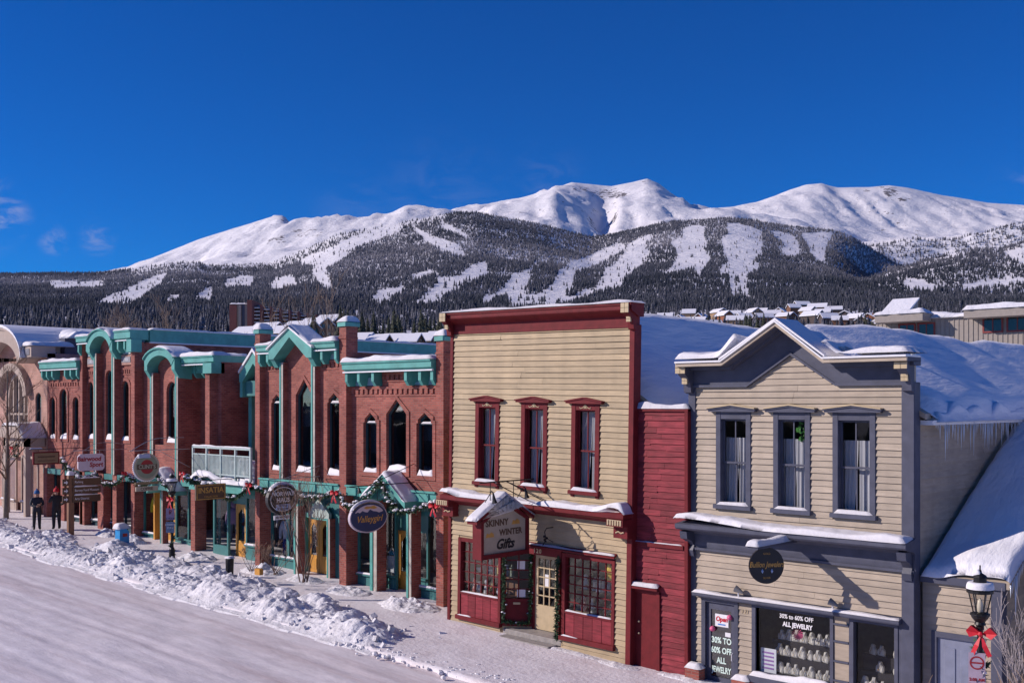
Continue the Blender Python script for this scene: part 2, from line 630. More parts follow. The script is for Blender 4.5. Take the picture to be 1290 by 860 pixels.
def clapboards(parent, mat, a0, a1, z0, z1, step, rects=(), y=0.0, axis='x', limits=None, joint=2.6, thick=0.040, seed=1, sign=-1, wobble=0.004):
    """lapped boards, each its own object. axis x: wall along X facing -Y at y; axis y: wall along Y at x=y facing sign*X"""
    rr = random.Random(seed)
    z = z0
    while z < z1 - 0.03:
        zt = min(z + step + 0.012, z1)
        lo, hi = (a0, a1) if limits is None else limits((z + zt) / 2)
        hs = [(r[0], r[1]) for r in rects if r[2] < z + step * 0.5 < r[3]]
        for s0, s1 in cut(lo, hi, hs):
            if s1 - s0 < 0.03:
                continue
            pieces = []
            p = s0
            while s1 - p > joint * 1.3:
                q = p + joint * rr.uniform(0.45, 1.15)
                if s1 - q < 0.4:
                    break
                pieces.append((p, q - 0.004))
                p = q
            pieces.append((p, s1))
            for p0, p1 in pieces:
                d0, d1 = rr.uniform(-wobble, wobble), rr.uniform(-wobble, wobble)
                tb = thick * rr.uniform(0.85, 1.25)
                m = MB()
                if axis == 'x':
                    v = [(p0, y, z + d0), (p1, y, z + d1), (p1, y - tb, z + d1), (p0, y - tb, z + d0),
                         (p0, y, zt), (p1, y, zt), (p1, y - 0.006, zt), (p0, y - 0.006, zt)]
                else:
                    v = [(y, p0, z + d0), (y, p1, z + d1), (y + sign * tb, p1, z + d1), (y + sign * tb, p0, z + d0),
                         (y, p0, zt), (y, p1, zt), (y + sign * 0.006, p1, zt), (y + sign * 0.006, p0, zt)]
                m.add(v, [(0, 1, 2, 3), (4, 7, 6, 5), (3, 2, 6, 7), (0, 4, 5, 1), (0, 3, 7, 4), (1, 5, 6, 2)])
                m.build('board', mat, parent)
        z += step

# ------------------------------------------------------------------ ground, street, pavement
GX = [-4000, -400, -60, -47, -34.5, -24.5, -16, 0, 60, 4000]
GZ = [4.0, 4.0, 1.15, 0.85, 0.48, 0.25, -0.07, -0.55, -2.0, -2.0]


def G(x):
    return float(np.interp(x, GX, GZ))


RUTS = [(4.6, 0.9), (6.3, 0.7), (8.3, 1.0), (9.9, 1.0), (11.2, 0.5), (12.6, 0.9), (14.2, 0.8), (15.6, 0.5), (16.6, 0.6)]


def rut(x, y):
    s = 0.0
    for yc, a in RUTS:
        c = yc + 0.35 * fbm(x * 0.05, yc, 3.0, 2)
        d = (y - c) / 0.16
        if abs(d) < 4:
            k = 0.55 + 0.45 * fbm(x * 0.25, yc * 2, 1.0, 3)
            s += a * k * (-0.030 * math.exp(-d * d) + 0.016 * math.exp(-(abs(d) - 1.7) ** 2 * 2.2))
    return s


def strip(name, y0, y1, dz, mat, x0=-130, x1=60, thick=0.0, ny=1, rough=0.0, nx=160, ruts=False):
    m = MB()
    xs = np.linspace(x0, x1, nx)
    ys = np.linspace(y0, y1, ny + 1)
    v = [(x, y, G(x) + dz + (rough * fbm(x * 0.6, y * 0.9, 2.0) if rough else 0) + (rut(x, y) if ruts else 0)) for y in ys for x in xs]
    f = []
    for j in range(ny):
        for i in range(nx - 1):
            f.append((j * nx + i, j * nx + i + 1, (j + 1) * nx + i + 1, (j + 1) * nx + i))
    if thick:
        b = len(v)
        v += [(x, y0, G(x) + dz - thick) for x in xs]
        for i in range(nx - 1):
            f.append((b + i, b + i + 1, i + 1, i))
    m.add(v, f)
    me = m.mesh(name, fix=False, smooth=bool(rough))
    me.materials.append(mat)
    o = bpy.data.objects.new(name, me)
    COL.objects.link(o)
    o['kind'] = 'structure'
    return o


m = MB()
xs = [-4000, -1500, -400, -200, -100, -60, -47, -34.5, -24.5, -16, 0, 60, 200, 1000, 4000]
ys = [-4000, -800, -100, 0, 10, 24, 60, 120, 400, 1500, 4000]
m.add([(x, y, G(x) - 0.06 - (0.0 if y < 100 else 1.0)) for y in ys for x in xs],
      [(j * 15 + i, j * 15 + i + 1, (j + 1) * 15 + i + 1, (j + 1) * 15 + i) for j in range(10) for i in range(14)])
me = m.mesh('ground', fix=False); me.materials.append(SNOW)
gob = struct(bpy.data.objects.new('ground', me)); COL.objects.link(gob)

# packed snow street: pale, with brownish tyre lanes along the street
m_ = bpy.data.materials.new('packed_street_snow'); m_.use_nodes = True
n_, l_ = m_.node_tree.nodes, m_.node_tree.links
bs = n_['Principled BSDF']; bs.inputs['Roughness'].default_value = 0.5; bs.inputs['Specular IOR Level'].default_value = 0.3
tc = n_.new('ShaderNodeTexCoord')
mp = n_.new('ShaderNodeMapping'); mp.inputs['Scale'].default_value = (0.035, 1.0, 1.0)
l_.new(tc.outputs['Object'], mp.inputs[0])
nz = n_.new('ShaderNodeTexNoise'); nz.inputs['Scale'].default_value = 1.25; nz.inputs['Detail'].default_value = 9; nz.inputs['Roughness'].default_value = 0.66
nz.inputs['Distortion'].default_value = 0.3
l_.new(mp.outputs[0], nz.inputs['Vector'])
rp = n_.new('ShaderNodeValToRGB')
rp.color_ramp.elements[0].position = 0.36; rp.color_ramp.elements[0].color = (0.83, 0.785, 0.80, 1)
rp.color_ramp.elements[1].position = 0.66; rp.color_ramp.elements[1].color = (0.64, 0.55, 0.55, 1)
e = rp.color_ramp.elements.new(0.5); e.color = (0.78, 0.725, 0.74, 1)
l_.new(nz.outputs[0], rp.inputs[0])
n2 = n_.new('ShaderNodeTexNoise'); n2.inputs['Scale'].default_value = 3.0; n2.inputs['Detail'].default_value = 10; n2.inputs['Roughness'].default_value = 0.75
mp2 = n_.new('ShaderNodeMapping'); mp2.inputs['Scale'].default_value = (0.35, 1.0, 1.0)
l_.new(tc.outputs['Object'], mp2.inputs[0]); l_.new(mp2.outputs[0], n2.inputs['Vector'])
mr = n_.new('ShaderNodeMapRange'); mr.inputs['From Min'].default_value = 0.3; mr.inputs['From Max'].default_value = 0.7
mr.inputs['To Min'].default_value = 0.80; mr.inputs['To Max'].default_value = 1.12
l_.new(n2.outputs[0], mr.inputs['Value'])
hv = n_.new('ShaderNodeHueSaturation'); l_.new(mr.outputs[0], hv.inputs['Value']); l_.new(rp.outputs[0], hv.inputs['Color'])
l_.new(hv.outputs[0], bs.inputs['Base Color'])
bm_ = n_.new('ShaderNodeBump'); bm_.inputs['Strength'].default_value = 0.8; bm_.inputs['Distance'].default_value = 0.03
l_.new(n2.outputs[0], bm_.inputs['Height'])
l_.new(bm_.outputs[0], bs.inputs['Normal'])
STREET = m_
WALK = snow_mat('trodden_snow', (0.79, 0.755, 0.78), dirt=(0.64, 0.58, 0.59), dscale=1.3, dmin=0.45, dmax=0.75, bump=0.04, bscale=7)

strip('road', -6.0, 18.2, 0.0, STREET, ny=320, rough=0.035, nx=240, x0=-90, x1=20, ruts=True)
strip('pavement', 18.05, 27.0, 0.10, WALK, thick=0.16, ny=40, rough=0.02, nx=360, x0=-90, x1=10)


def chunk(x, y, s, seed):
    d, p = mn.voronoi(Vector((x * s, y * s, seed)))
    c = p[0]
    h = mn.noise(Vector((c.x * 3.1 + 5, c.y * 3.7, c.z + seed))) * 0.5 + 0.5
    return h * min(1.0, (d[1] - d[0]) * 3.2)


def heap_mesh(x0, x1, y0, y1, env, step, ch=0.22, seed=0, base=0.0):
    nx, ny = int((x1 - x0) / step), int((y1 - y0) / step)
    v, f = [], []
    for j in range(ny + 1):
        for i in range(nx + 1):
            x, y = x0 + (x1 - x0) * i / nx, y0 + (y1 - y0) * j / ny
            e = env(x, y)
            if e > 0.002:
                c = 0.62 * chunk(x, y, 2.1, seed) + 0.38 * chunk(x + 9, y, 5.2, seed + 1)
                sm = 0.5 + 0.5 * mn.noise(Vector((x * 0.35, y * 0.35, seed + 4)))
                k = min(1.0, max(0.12, sm * 1.5 - 0.15))
                h = e * (1 + 0.35 * fbm(x * 0.9, y * 0.9, seed)) + k * ch * (c - 0.35) * min(1.0, e * 3.5) + 0.03 * fbm(x * 5, y * 5, seed) * min(1, e * 5)
            else:
                h = -0.05
            v.append((x, y, G(x) + base + max(-0.05, h)))
    w = nx + 1
    for j in range(ny):
        for i in range(nx):
            f.append((j * w + i, j * w + i + 1, (j + 1) * w + i + 1, (j + 1) * w + i))
    return MB().add(v, f)


def sstep(a, b, x):
    t = max(0.0, min(1.0, (x - a) / (b - a)))
    return t * t * (3 - 2 * t)


MOUNDS = [(-41.0, 20.6, 0.9, 1.1), (-38.6, 20.2, 0.75, 1.2), (-36.6, 20.5, 0.8, 0.9), (-33.9, 20.2, 0.85, 1.3), (-31.4, 20.1, 0.8, 1.4),
          (-46.0, 20.3, 0.6, 1.0), (-29.0, 19.7, 0.85, 1.2), (-26.9, 19.9, 0.95, 0.9), (-24.6, 19.4, 0.75, 1.1), (-52.0, 20.0, 0.6, 1.2), (-49.6, 19.9, 0.45, 1.0)]


def berm_env(x, y):
    w = 0.25 * fbm(x * 0.5, 3.1, 0.7)
    e = sstep(17.75 + w, 18.75 + w, y) * (1 - sstep(19.3 + w, 20.5 + w, y)) * (0.33 + 0.26 * fbm(x * 0.45, 0.3, 1.0))
    for mx, my, mh, mr_ in MOUNDS:
        d = ((x - mx) / (mr_ * 1.35)) ** 2 + ((y - my) / (mr_ * 0.85)) ** 2
        if d < 1:
            e = max(e, 0.54 * mh * (1 - d) ** 0.85)
    e *= (1 - sstep(-23.6, -21.3, x + 0.5 * (y - 19)))
    return e


m = heap_mesh(-62, -20.8, 17.5, 21.8, berm_env, 0.07, ch=0.30, seed=3, base=0.03)
o = m.solo('snow_bank', SNOW_BANK, 'long ridge of ploughed chunky snow between street and pavement', 'snow bank', (-40, 19, G(-40)), smooth=False, kind='stuff')

def pile(cx, cy, rx, ry, h, label, seed, step=0.06):
    def env(x, y):
        d = ((x - cx) / rx) ** 2 + ((y - cy) / ry) ** 2
        d += 0.45 * abs(fbm(x * 1.4, y * 1.4, seed + 9)) + 0.12
        return 0.75 * h * max(0.0, 1 - d) ** 1.1 * (0.75 + 0.5 * fbm(x * 1.7, y * 1.7, seed))
    mm = heap_mesh(cx - rx, cx + rx, cy - ry, cy + ry, env, step, ch=0.42, seed=seed, base=0.10)
    mm.solo('snow_pile', SNOW_BANK, label, 'snow pile', (cx, cy, G(cx) + 0.1))


pile(-25.2, 22.25, 1.35, 0.85, 0.55, 'heap of shovelled snow against the pillar beside the cream gift shop', 21)
pile(-28.3, 22.35, 1.1, 0.7, 0.42, 'heap of shovelled snow under the oval blue sign', 22)
pile(-30.9, 22.5, 1.0, 0.6, 0.36, 'heap of shovelled snow right of the double oak doors', 23)
pile(-33.4, 22.4, 1.2, 0.75, 0.5, 'heap of shovelled snow below the oval black sign', 24)
pile(-37.4, 22.1, 1.2, 0.7, 0.42, 'heap of shovelled snow at the foot of the teal bay shop window', 25)
pile(-45.2, 22.4, 0.9, 0.6, 0.55, 'heap of shovelled snow behind the wooden sign post', 26)
pile(-42.6, 22.2, 0.9, 0.6, 0.6, 'pointed heap of snow by the arcade pillar of the round-arched brick building', 27)
pile(-16.6, 21.75, 0.75, 0.3, 0.14, 'low line of snow crumbs at the foot of the red door', 28)
pile(-18.2, 21.8, 1.2, 0.22, 0.09, 'thin line of snow crumbs along the gift shop base', 29)
pile(-14.6, 22.0, 1.2, 0.3, 0.13, 'low line of snow crumbs at the base of the red boarded wall', 30)
m = MB()
for i in range(260):
    x = rnd.uniform(-23.5, -17.5)
    y = 18.3 + rnd.gauss(0, 0.22) + 0.09 * (x + 21)
    s = rnd.uniform(0.02, 0.09)
    a = rnd.uniform(0, 6.28)
    z = G(x) + 0.03
    m.lathe([(s * 0.8, 0), (s, s * 0.5), (s * 0.55, s * 1.0)], (x, y, z), 5, 1.0, rnd.uniform(0.6, 1.2))
for i in range(380):
    x = rnd.uniform(-58, -21.6)
    y = rnd.choice((rnd.gauss(18.25, 0.25), rnd.gauss(18.9, 0.35), rnd.gauss(20.4, 0.4)))
    s = rnd.uniform(0.03, 0.07) + (rnd.uniform(0.01, 0.08) if rnd.random() < 0.3 else 0)
    z = G(x) + 0.03 + max(0.0, berm_env(x, y)) * 0.98
    q = Quaternion((rnd.gauss(0, 1), rnd.gauss(0, 1), rnd.gauss(0, 1), rnd.gauss(0, 1))).normalized()
    ax_, bx2, cx2 = s * rnd.uniform(0.7, 1.3), s * rnd.uniform(0.5, 1.0), s * rnd.uniform(0.4, 0.8)
    vv = []
    for (a, b2, c2) in ((-1, -1, -1), (1, -1, -1), (1, 1, -1), (-1, 1, -1), (-1, -1, 1), (1, -1, 1), (1, 1, 1), (-1, 1, 1)):
        p = q @ Vector((a * ax_ * rnd.uniform(0.6, 1), b2 * bx2 * rnd.uniform(0.6, 1), c2 * cx2 * rnd.uniform(0.6, 1)))
        vv.append((x + p.x, y + p.y, z + p.z + s * 0.2))
    m.add(vv, [(0, 3, 2, 1), (4, 5, 6, 7), (0, 1, 5, 4), (1, 2, 6, 5), (2, 3, 7, 6), (3, 0, 4, 7)])
m.solo('snow_lumps', SNOW_BANK, 'scattered broken snow chunks and crumbs along the pavement edge', 'snow', (-20.5, 18.4, G(-20.5)), kind='stuff')

# ------------------------------------------------------------------ hills and mountains (heightfield over azimuth and distance)
def curve(pts):
    a = np.array(pts, float)
    return lambda p: np.interp(p, a[:, 0], a[:, 1])


C_S = curve([(-800, 352), (0, 345), (125, 344), (165, 339), (215, 332), (250, 331), (262, 335), (300, 334), (340, 331), (370, 320), (400, 307), (425, 296),
             (450, 291), (480, 286), (505, 281), (530, 276), (550, 271.5), (575, 268), (600, 268), (645, 276), (675, 281), (710, 291), (745, 300), (775, 295),
             (810, 287), (845, 280), (880, 277), (915, 275), (945, 277), (995, 285), (1045, 290), (1070, 297), (1095, 312), (1127, 333), (1160, 347), (1300, 352), (2200, 360)])
C_U = curve([(-800, 362), (0, 360), (160, 350), (550, 285), (745, 306), (900, 290), (1050, 300), (1085, 318), (1105, 313), (1145, 307), (1195, 307), (1245, 295), (1290, 282), (1400, 268), (1700, 262), (2200, 280)])
C_Q = curve([(-800, 366), (100, 356), (250, 333), (280, 312), (320, 297), (350, 285), (390, 278), (425, 275), (450, 272), (480, 268), (500, 263), (510, 261), (530, 266.5), (545, 269.5),
             (560, 270), (600, 268), (640, 258), (670, 251), (688, 248), (702, 251), (722, 262), (742, 278), (757, 296), (768, 285), (780, 267), (812, 260), (855, 259.5), (900, 262.5), (925, 264),
             (960, 275), (1050, 292), (1120, 305), (1290, 300), (1500, 300), (2200, 320)])
C_F = curve([(-800, 366), (100, 347), (160, 338), (200, 322), (250, 302), (300, 286), (345, 272), (357, 271), (366, 281), (400, 292), (500, 285), (550, 272), (600, 260.5), (645, 251.5), (675, 246), (700, 237),
             (720, 230), (740, 232), (770, 235), (795, 230), (815, 225), (830, 231), (845, 242), (860, 252), (872, 260), (895, 263.5), (925, 263.5), (945, 257), (975, 247), (995, 239),
             (1015, 233), (1035, 231), (1055, 236), (1075, 236.5), (1095, 236), (1120, 234), (1145, 237.5), (1175, 244), (1210, 250), (1245, 256), (1290, 259), (1400, 272), (1600, 300), (2200, 350)])
C_B = curve([(-800, 392), (0, 392), (300, 390), (600, 386), (900, 384), (1290, 380), (2200, 380)])        # town edge at 1600 m
C_T = curve([(-800, 365), (0, 367), (300, 362), (600, 350), (900, 345), (1040, 350), (1075, 350), (1127, 338), (1160, 330), (1210, 318), (1265, 315), (1290, 308), (1400, 300), (2200, 310)])
RZ = [70, 140, 300, 700, 1100, 1600, 2200, 3000, 3350, 4000, 4500, 4850, 5300, 5700, 6300, 6800, 7700, 8500, 9000, 11000]


def row_py(k, p):
    S, U, Q, F, B, T = C_S(p), C_U(p), C_Q(p), C_F(p), C_B(p), C_T(p)
    one = np.ones_like(p)
    mid = lambda t: B + (S - B) * t
    r = sstep_v(1040, 1130, p)
    if k == 0: return 508 + (EYE + 3.0) / 70 * FPX * one
    if k == 1: return 508 + (EYE - 3.0) / 140 * FPX * one
    if k == 2: return 452 * one
    if k == 3: return 424 * one
    if k == 4: return 404 * one + 2 * np.sin(p / 90)
    if k == 5: return B
    if k == 6: return np.maximum(mid(0.17), T + 6)
    if k == 7: return (1 - r) * mid(0.43) + r * T
    if k == 8: return (1 - r) * mid(0.54) + r * (T + 14)
    if k == 9: return (1 - r) * mid(0.80) + r * np.maximum(S, T + 5)
    if k == 10: return S
    if k == 11: return np.maximum(S + 9, U + 8)
    if k == 12: return U
    if k == 13: return U * 0.55 + Q * 0.45 + 3
    if k == 14: return Q
    if k == 15: return np.maximum(Q + 11, F + 14)
    if k == 16: return F * 0.55 + np.maximum(Q + 6, F + 14) * 0.45
    if k == 17: return F
    if k == 18: return F + 14
    return F + 60


def sstep_v(a, b, x):
    t = np.clip((x - a) / (b - a), 0, 1)
    return t * t * (3 - 2 * t)


def vnoise(x, y, seed):
    xi, yi = np.floor(x).astype(np.int64), np.floor(y).astype(np.int64)
    xf, yf = x - xi, y - yi
    def h(a, b):
        n = (a * 374761393 + b * 668265263 + seed * 1442695) & 0xFFFFFFFF
        n = ((n ^ (n >> 13)) * 1274126177) & 0xFFFFFFFF
        return ((n ^ (n >> 16)) & 0xFFFF) / 65535.0
    u, w = xf * xf * (3 - 2 * xf), yf * yf * (3 - 2 * yf)
    return (h(xi, yi) * (1 - u) + h(xi + 1, yi) * u) * (1 - w) + (h(xi, yi + 1) * (1 - u) + h(xi + 1, yi + 1) * u) * w


def vfbm(x, y, seed, o=5):
    s, a, t = 0, 1.0, 0
    for k in range(o):
        s = s + a * (vnoise(x, y, seed + k) - 0.5)
        t += a
        a *= 0.5
        x, y = x * 2.03, y * 2.03
    return s / t * 2


CPX = np.arange(-520, 1860, 5.0)
_rows = np.array([row_py(k, CPX) for k in range(len(RZ))])
_rowh = np.array([EYE + (HYP - _rows[k]) / FPX * RZ[k] for k in range(len(RZ))])     # heights in metres


def hill(px, z):
    """height of the land at azimuth px and distance z, with natural roughness"""
    px, z = np.asarray(px, float), np.asarray(z, float)
    k = np.clip(np.searchsorted(RZ, z, side='right') - 1, 0, len(RZ) - 2)
    za, zb = np.array(RZ)[k], np.array(RZ)[k + 1]
    t = (z - za) / (zb - za)
    ci = np.clip((px - CPX[0]) / 5.0, 0, len(CPX) - 1.001)
    c0 = np.floor(ci).astype(int); cf = ci - c0
    ha = _rowh[k, c0] * (1 - cf) + _rowh[k, c0 + 1] * cf
    hb = _rowh[k + 1, c0] * (1 - cf) + _rowh[k + 1, c0 + 1] * cf
    h = ha * (1 - t) + hb * t
    lx, lz = (px - CXP) / FPX * z, z
    amp = np.interp(z, [0, 300, 1500, 4500, 5500, 9000], [0, 0.6, 7, 20, 28, 40])
    near_ridge = np.minimum(1, np.minimum(np.abs(z - 4500) / 500, np.abs(z - 8500) / 500) + 0.12)
    rid = 1 - np.abs(vfbm(lx / 900, lz / 1300, 5, 5)) * 2
    h = h + amp * near_ridge * (vfbm(lx / 420, lz / 420, 9, 6) * 1.2 + (rid - 0.6) * 0.6)
    far = np.clip((z - 5000) / 600, 0, 1) * near_ridge
    h = h + far * 17 * (1 - 3.0 * np.abs(vfbm(lx / 170 + 0.25 * vfbm(lx / 300, lz / 300, 80, 2), lz / 1100, 79, 4)))
    h = h + far * (13 * (1 - 2.4 * np.abs(vfbm(lx / 230, lz / 420, 77, 5))) + 9 * vfbm(lx / 70, lz / 90, 78, 3))
    return h


def place(px, z):
    a = (px - CXP) / FPX
    c, s = math.cos(PSI), math.sin(PSI)
    return (-s + a * c) * z, (c + a * s) * z


def to_pix(px, z, h):
    return px, HYP - (h - EYE) / z * FPX


# ski runs and clearings, outlined on the hillside
def q2(pts, ox, oy, s=0.5):
    return [(ox + x * s, oy + y * s) for x, y in pts]


RUNS = [q2(p, 640, 200, 1 / 4.031) for p in (
    [(745, 376), (720, 400), (690, 440), (715, 470), (700, 520), (640, 560), (575, 600), (580, 640), (480, 660), (380, 700), (320, 700), (440, 650), (490, 590), (480, 560), (540, 540), (600, 470), (600, 440), (650, 410)],
    [(570, 425), (600, 450), (540, 480), (430, 530), (420, 548), (350, 560), (330, 600), (335, 650), (300, 660), (290, 700), (380, 700), (200, 770), (90, 770), (0, 745), (0, 690), (100, 690), (180, 680), (245, 620), (270, 560), (330, 520), (430, 490), (490, 455)],
    [(255, 488), (200, 510), (130, 530), (100, 580), (110, 610), (80, 650), (70, 700), (0, 715), (0, 640), (40, 620), (20, 580), (70, 580), (110, 550)],
    [(885, 350), (960, 338), (1000, 345), (990, 400), (1010, 430), (1000, 480), (1030, 500), (1005, 540), (980, 560), (970, 595), (930, 540), (860, 565), (770, 592), (830, 550), (860, 500), (850, 450), (830, 420), (880, 400)],
    [(1115, 325), (1170, 330), (1235, 345), (1290, 370), (1290, 470), (1240, 500), (1240, 530), (1290, 540), (1210, 570), (1180, 590), (1140, 600), (1150, 640), (1240, 685), (1135, 685), (1130, 620), (1120, 580), (1075, 582), (1080, 545), (1130, 520), (1100, 480), (1085, 420), (1110, 380)],
    [(0, 500), (40, 505), (0, 515)])]
RUNS += [q2(p, 930, 200, 1 / 3.583) for p in (
    [(0, 310), (60, 340), (105, 410), (60, 470), (100, 470), (90, 490), (40, 520), (40, 600), (60, 610), (0, 612)],
    [(130, 325), (190, 330), (250, 350), (280, 400), (270, 430), (190, 430), (215, 390), (180, 350)],
    [(285, 335), (430, 330), (400, 375), (385, 450), (360, 455), (330, 420), (320, 390)],
    [(755, 540), (830, 545), (870, 570), (905, 580), (755, 580)],
    [(1195, 420), (1290, 400), (1400, 400), (1400, 470), (1290, 470)],
    [(1010, 575), (1100, 552), (1270, 540), (1400, 540), (1270, 552), (1100, 570), (1020, 590)],
    [(1135, 400), (1215, 362), (1220, 370), (1160, 402)],
    [(870, 445), (960, 425), (1060, 400), (1060, 406), (960, 435)])]
RUNS += [q2(p, 200, 240, 1 / 2.804) for p in (
    [(810, 118), (862, 120), (850, 142), (700, 192), (660, 232), (590, 265), (585, 290), (618, 335), (580, 338), (545, 290), (540, 270), (580, 255), (500, 257), (500, 243), (600, 205), (700, 160), (760, 138)],
    [(890, 122), (960, 158), (1060, 192), (1082, 228), (1040, 218), (955, 182)],
    [(1110, 262), (1155, 248), (1165, 292), (1110, 312), (1040, 350), (980, 395), (905, 398), (990, 330), (980, 313), (1060, 300)],
    [(740, 388), (780, 353), (868, 338), (862, 354), (790, 390)],
    [(890, 300), (960, 280), (972, 290), (900, 307)],
    [(1290, 283), (1290, 362), (1200, 372), (1150, 405), (1140, 375), (1210, 360), (1250, 300)],
    [(240, 315), (300, 298), (338, 306), (322, 335), (270, 332), (230, 337)],
    [(122, 388), (150, 353), (192, 338), (182, 388)],
    [(398, 348), (410, 308), (470, 298), (488, 332), (440, 332), (430, 348)],
    [(12, 392), (50, 370), (82, 366), (62, 387)],
    [(1000, 110), (1100, 160), (1090, 165), (995, 118)])]
RUNS += [q2(p, 0, 300, 1 / 4.031) for p in (
    [(490, 330), (560, 290), (640, 260), (700, 225), (830, 178), (845, 185), (770, 260), (690, 325), (580, 335)],
    [(245, 218), (390, 218), (400, 240), (280, 248)],
    [(400, 225), (500, 215), (540, 222), (480, 240), (410, 238)],
    [(835, 320), (870, 295), (925, 285), (900, 300), (860, 330)])]


def inside(px, py):
    r = np.zeros(px.shape, bool)
    for poly in RUNS:
        x = np.array([p[0] for p in poly]); y = np.array([p[1] for p in poly])
        sel = (px > x.min() - 1) & (px < x.max() + 1) & (py > y.min() - 1) & (py < y.max() + 1)
        if not sel.any():
            continue
        a, b = px[sel], py[sel]
        c = np.zeros(a.shape, bool)
        for i in range(len(x)):
            j = i - 1
            cond = ((y[i] > b) != (y[j] > b))
            with np.errstate(divide='ignore', invalid='ignore'):
                xi = (x[j] - x[i]) * (b - y[i]) / (y[j] - y[i]) + x[i]
            c ^= cond & (a < xi)
        r[sel] |= c
    return r


# mountain surface: snow, with rock showing on the steep wind-blown faces
m_ = bpy.data.materials.new('mountain_snow_rock'); m_.use_nodes = True
n_, l_ = m_.node_tree.nodes, m_.node_tree.links
bs = n_['Principled BSDF']; bs.inputs['Roughness'].default_value = 0.7; bs.inputs['Specular IOR Level'].default_value = 0.1
tc = n_.new('ShaderNodeTexCoord')
nz = n_.new('ShaderNodeTexNoise'); nz.inputs['Scale'].default_value = 0.022; nz.inputs['Detail'].default_value = 9; nz.inputs['Roughness'].default_value = 0.68
l_.new(tc.outputs['Object'], nz.inputs['Vector'])
at = n_.new('ShaderNodeAttribute'); at.attribute_name = 'rock_shade'
ma = n_.new('ShaderNodeMath'); ma.operation = 'MULTIPLY_ADD'; ma.inputs[1].default_value = 0.30
l_.new(at.outputs['Fac'], ma.inputs[0]); l_.new(nz.outputs[0], ma.inputs[2])
rp = n_.new('ShaderNodeValToRGB')
rp.color_ramp.elements[0].position = 0.72; rp.color_ramp.elements[0].color = (0.80, 0.79, 0.82, 1)
rp.color_ramp.elements[1].position = 0.755; rp.color_ramp.elements[1].color = (0.16, 0.145, 0.15, 1)
l_.new(ma.outputs[0], rp.inputs[0]); l_.new(rp.outputs[0], bs.inputs['Base Color'])
b = n_.new('ShaderNodeBump'); b.inputs['Strength'].default_value = 0.5; b.inputs['Distance'].default_value = 25
l_.new(nz.outputs[0], b.inputs['Height']); l_.new(b.outputs[0], bs.inputs['Normal'])
MTN = m_

# distances of the mesh rows
zs = np.unique(np.concatenate([np.geomspace(70, 1600, 50), np.linspace(1600, 4500, 90), np.linspace(4500, 8600, 110), np.linspace(8600, 11000, 10), np.array(RZ, float)]))
PXG, ZG = np.meshgrid(CPX, zs)
HG = hill(PXG.ravel(), ZG.ravel()).reshape(PXG.shape)
XG, YG = place(PXG, ZG)
nr, nc = PXG.shape
verts = np.stack([XG, YG, HG], -1).reshape(-1, 3)
idx = np.arange(nr * nc).reshape(nr, nc)
quads = np.stack([idx[:-1, :-1], idx[:-1, 1:], idx[1:, 1:], idx[1:, :-1]], -1).reshape(-1, 4)


def np_mesh(name, verts, faces, mat, smooth=False):
    me = bpy.data.meshes.new(name)
    k = faces.shape[1]
    me.vertices.add(len(verts)); me.vertices.foreach_set('co', verts.astype(np.float32).ravel())
    me.loops.add(faces.size); me.loops.foreach_set('vertex_index', faces.astype(np.int32).ravel())
    me.polygons.add(len(faces))
    me.polygons.foreach_set('loop_start', np.arange(0, faces.size, k, dtype=np.int32))
    me.polygons.foreach_set('loop_total', np.full(len(faces), k, np.int32))
    if smooth:
        me.polygons.foreach_set('use_smooth', np.ones(len(faces), bool))
    me.update(calc_edges=True)
    me.materials.append(mat)
    return me


me = np_mesh('mountains', verts, quads, MTN, True)
# rock where the photograph shows bare steep ground: by steepness
gz = np.gradient(HG, axis=1) / (np.abs(np.gradient(XG, axis=1)) + np.abs(np.gradient(YG, axis=1)) + 1e-6)
gz2 = np.gradient(HG, axis=0) / (np.gradient(ZG, axis=0) + 1e-6)
steep = np.clip(np.hypot(gz, gz2) * 1.1 - 0.35, 0, 1) * (ZG > 5200)
PYG = HYP - (HG - EYE) / ZG * FPX
for (cx, cy, rx, ry, amt) in ((768, 244, 34, 9, 0.75), (735, 238, 14, 6, 0.7), (815, 228, 10, 5, 0.6), (1122, 242, 13, 9, 0.9), (1138, 251, 18, 3, 0.9), (1093, 240, 6, 3, 0.7), (1108, 236, 10, 2, 0.8),
                              (385, 293, 32, 10, 0.62), (350, 302, 20, 8, 0.6), (300, 322, 24, 5, 0.5), (510, 266, 22, 5, 0.5), (1110, 291, 14, 5, 0.55), (1160, 293, 24, 6, 0.5), (358, 277, 8, 6, 0.7), (330, 291, 26, 5, 0.45), (660, 270, 20, 6, 0.4), (960, 262, 26, 8, 0.35)):
    d_ = ((PXG - cx) / rx) ** 2 + ((PYG - cy) / ry) ** 2
    steep = np.maximum(steep, amt * np.clip(1.2 - d_, 0, 1) * (ZG > 5400))  # patches paint bare rock and the left ridge's shaded strip
at = me.attributes.new('rock_shade', 'FLOAT', 'POINT')
at.data.foreach_set('value', steep.ravel().astype(np.float32))
ob = struct(bpy.data.objects.new('mountains', me)); COL.objects.link(ob)

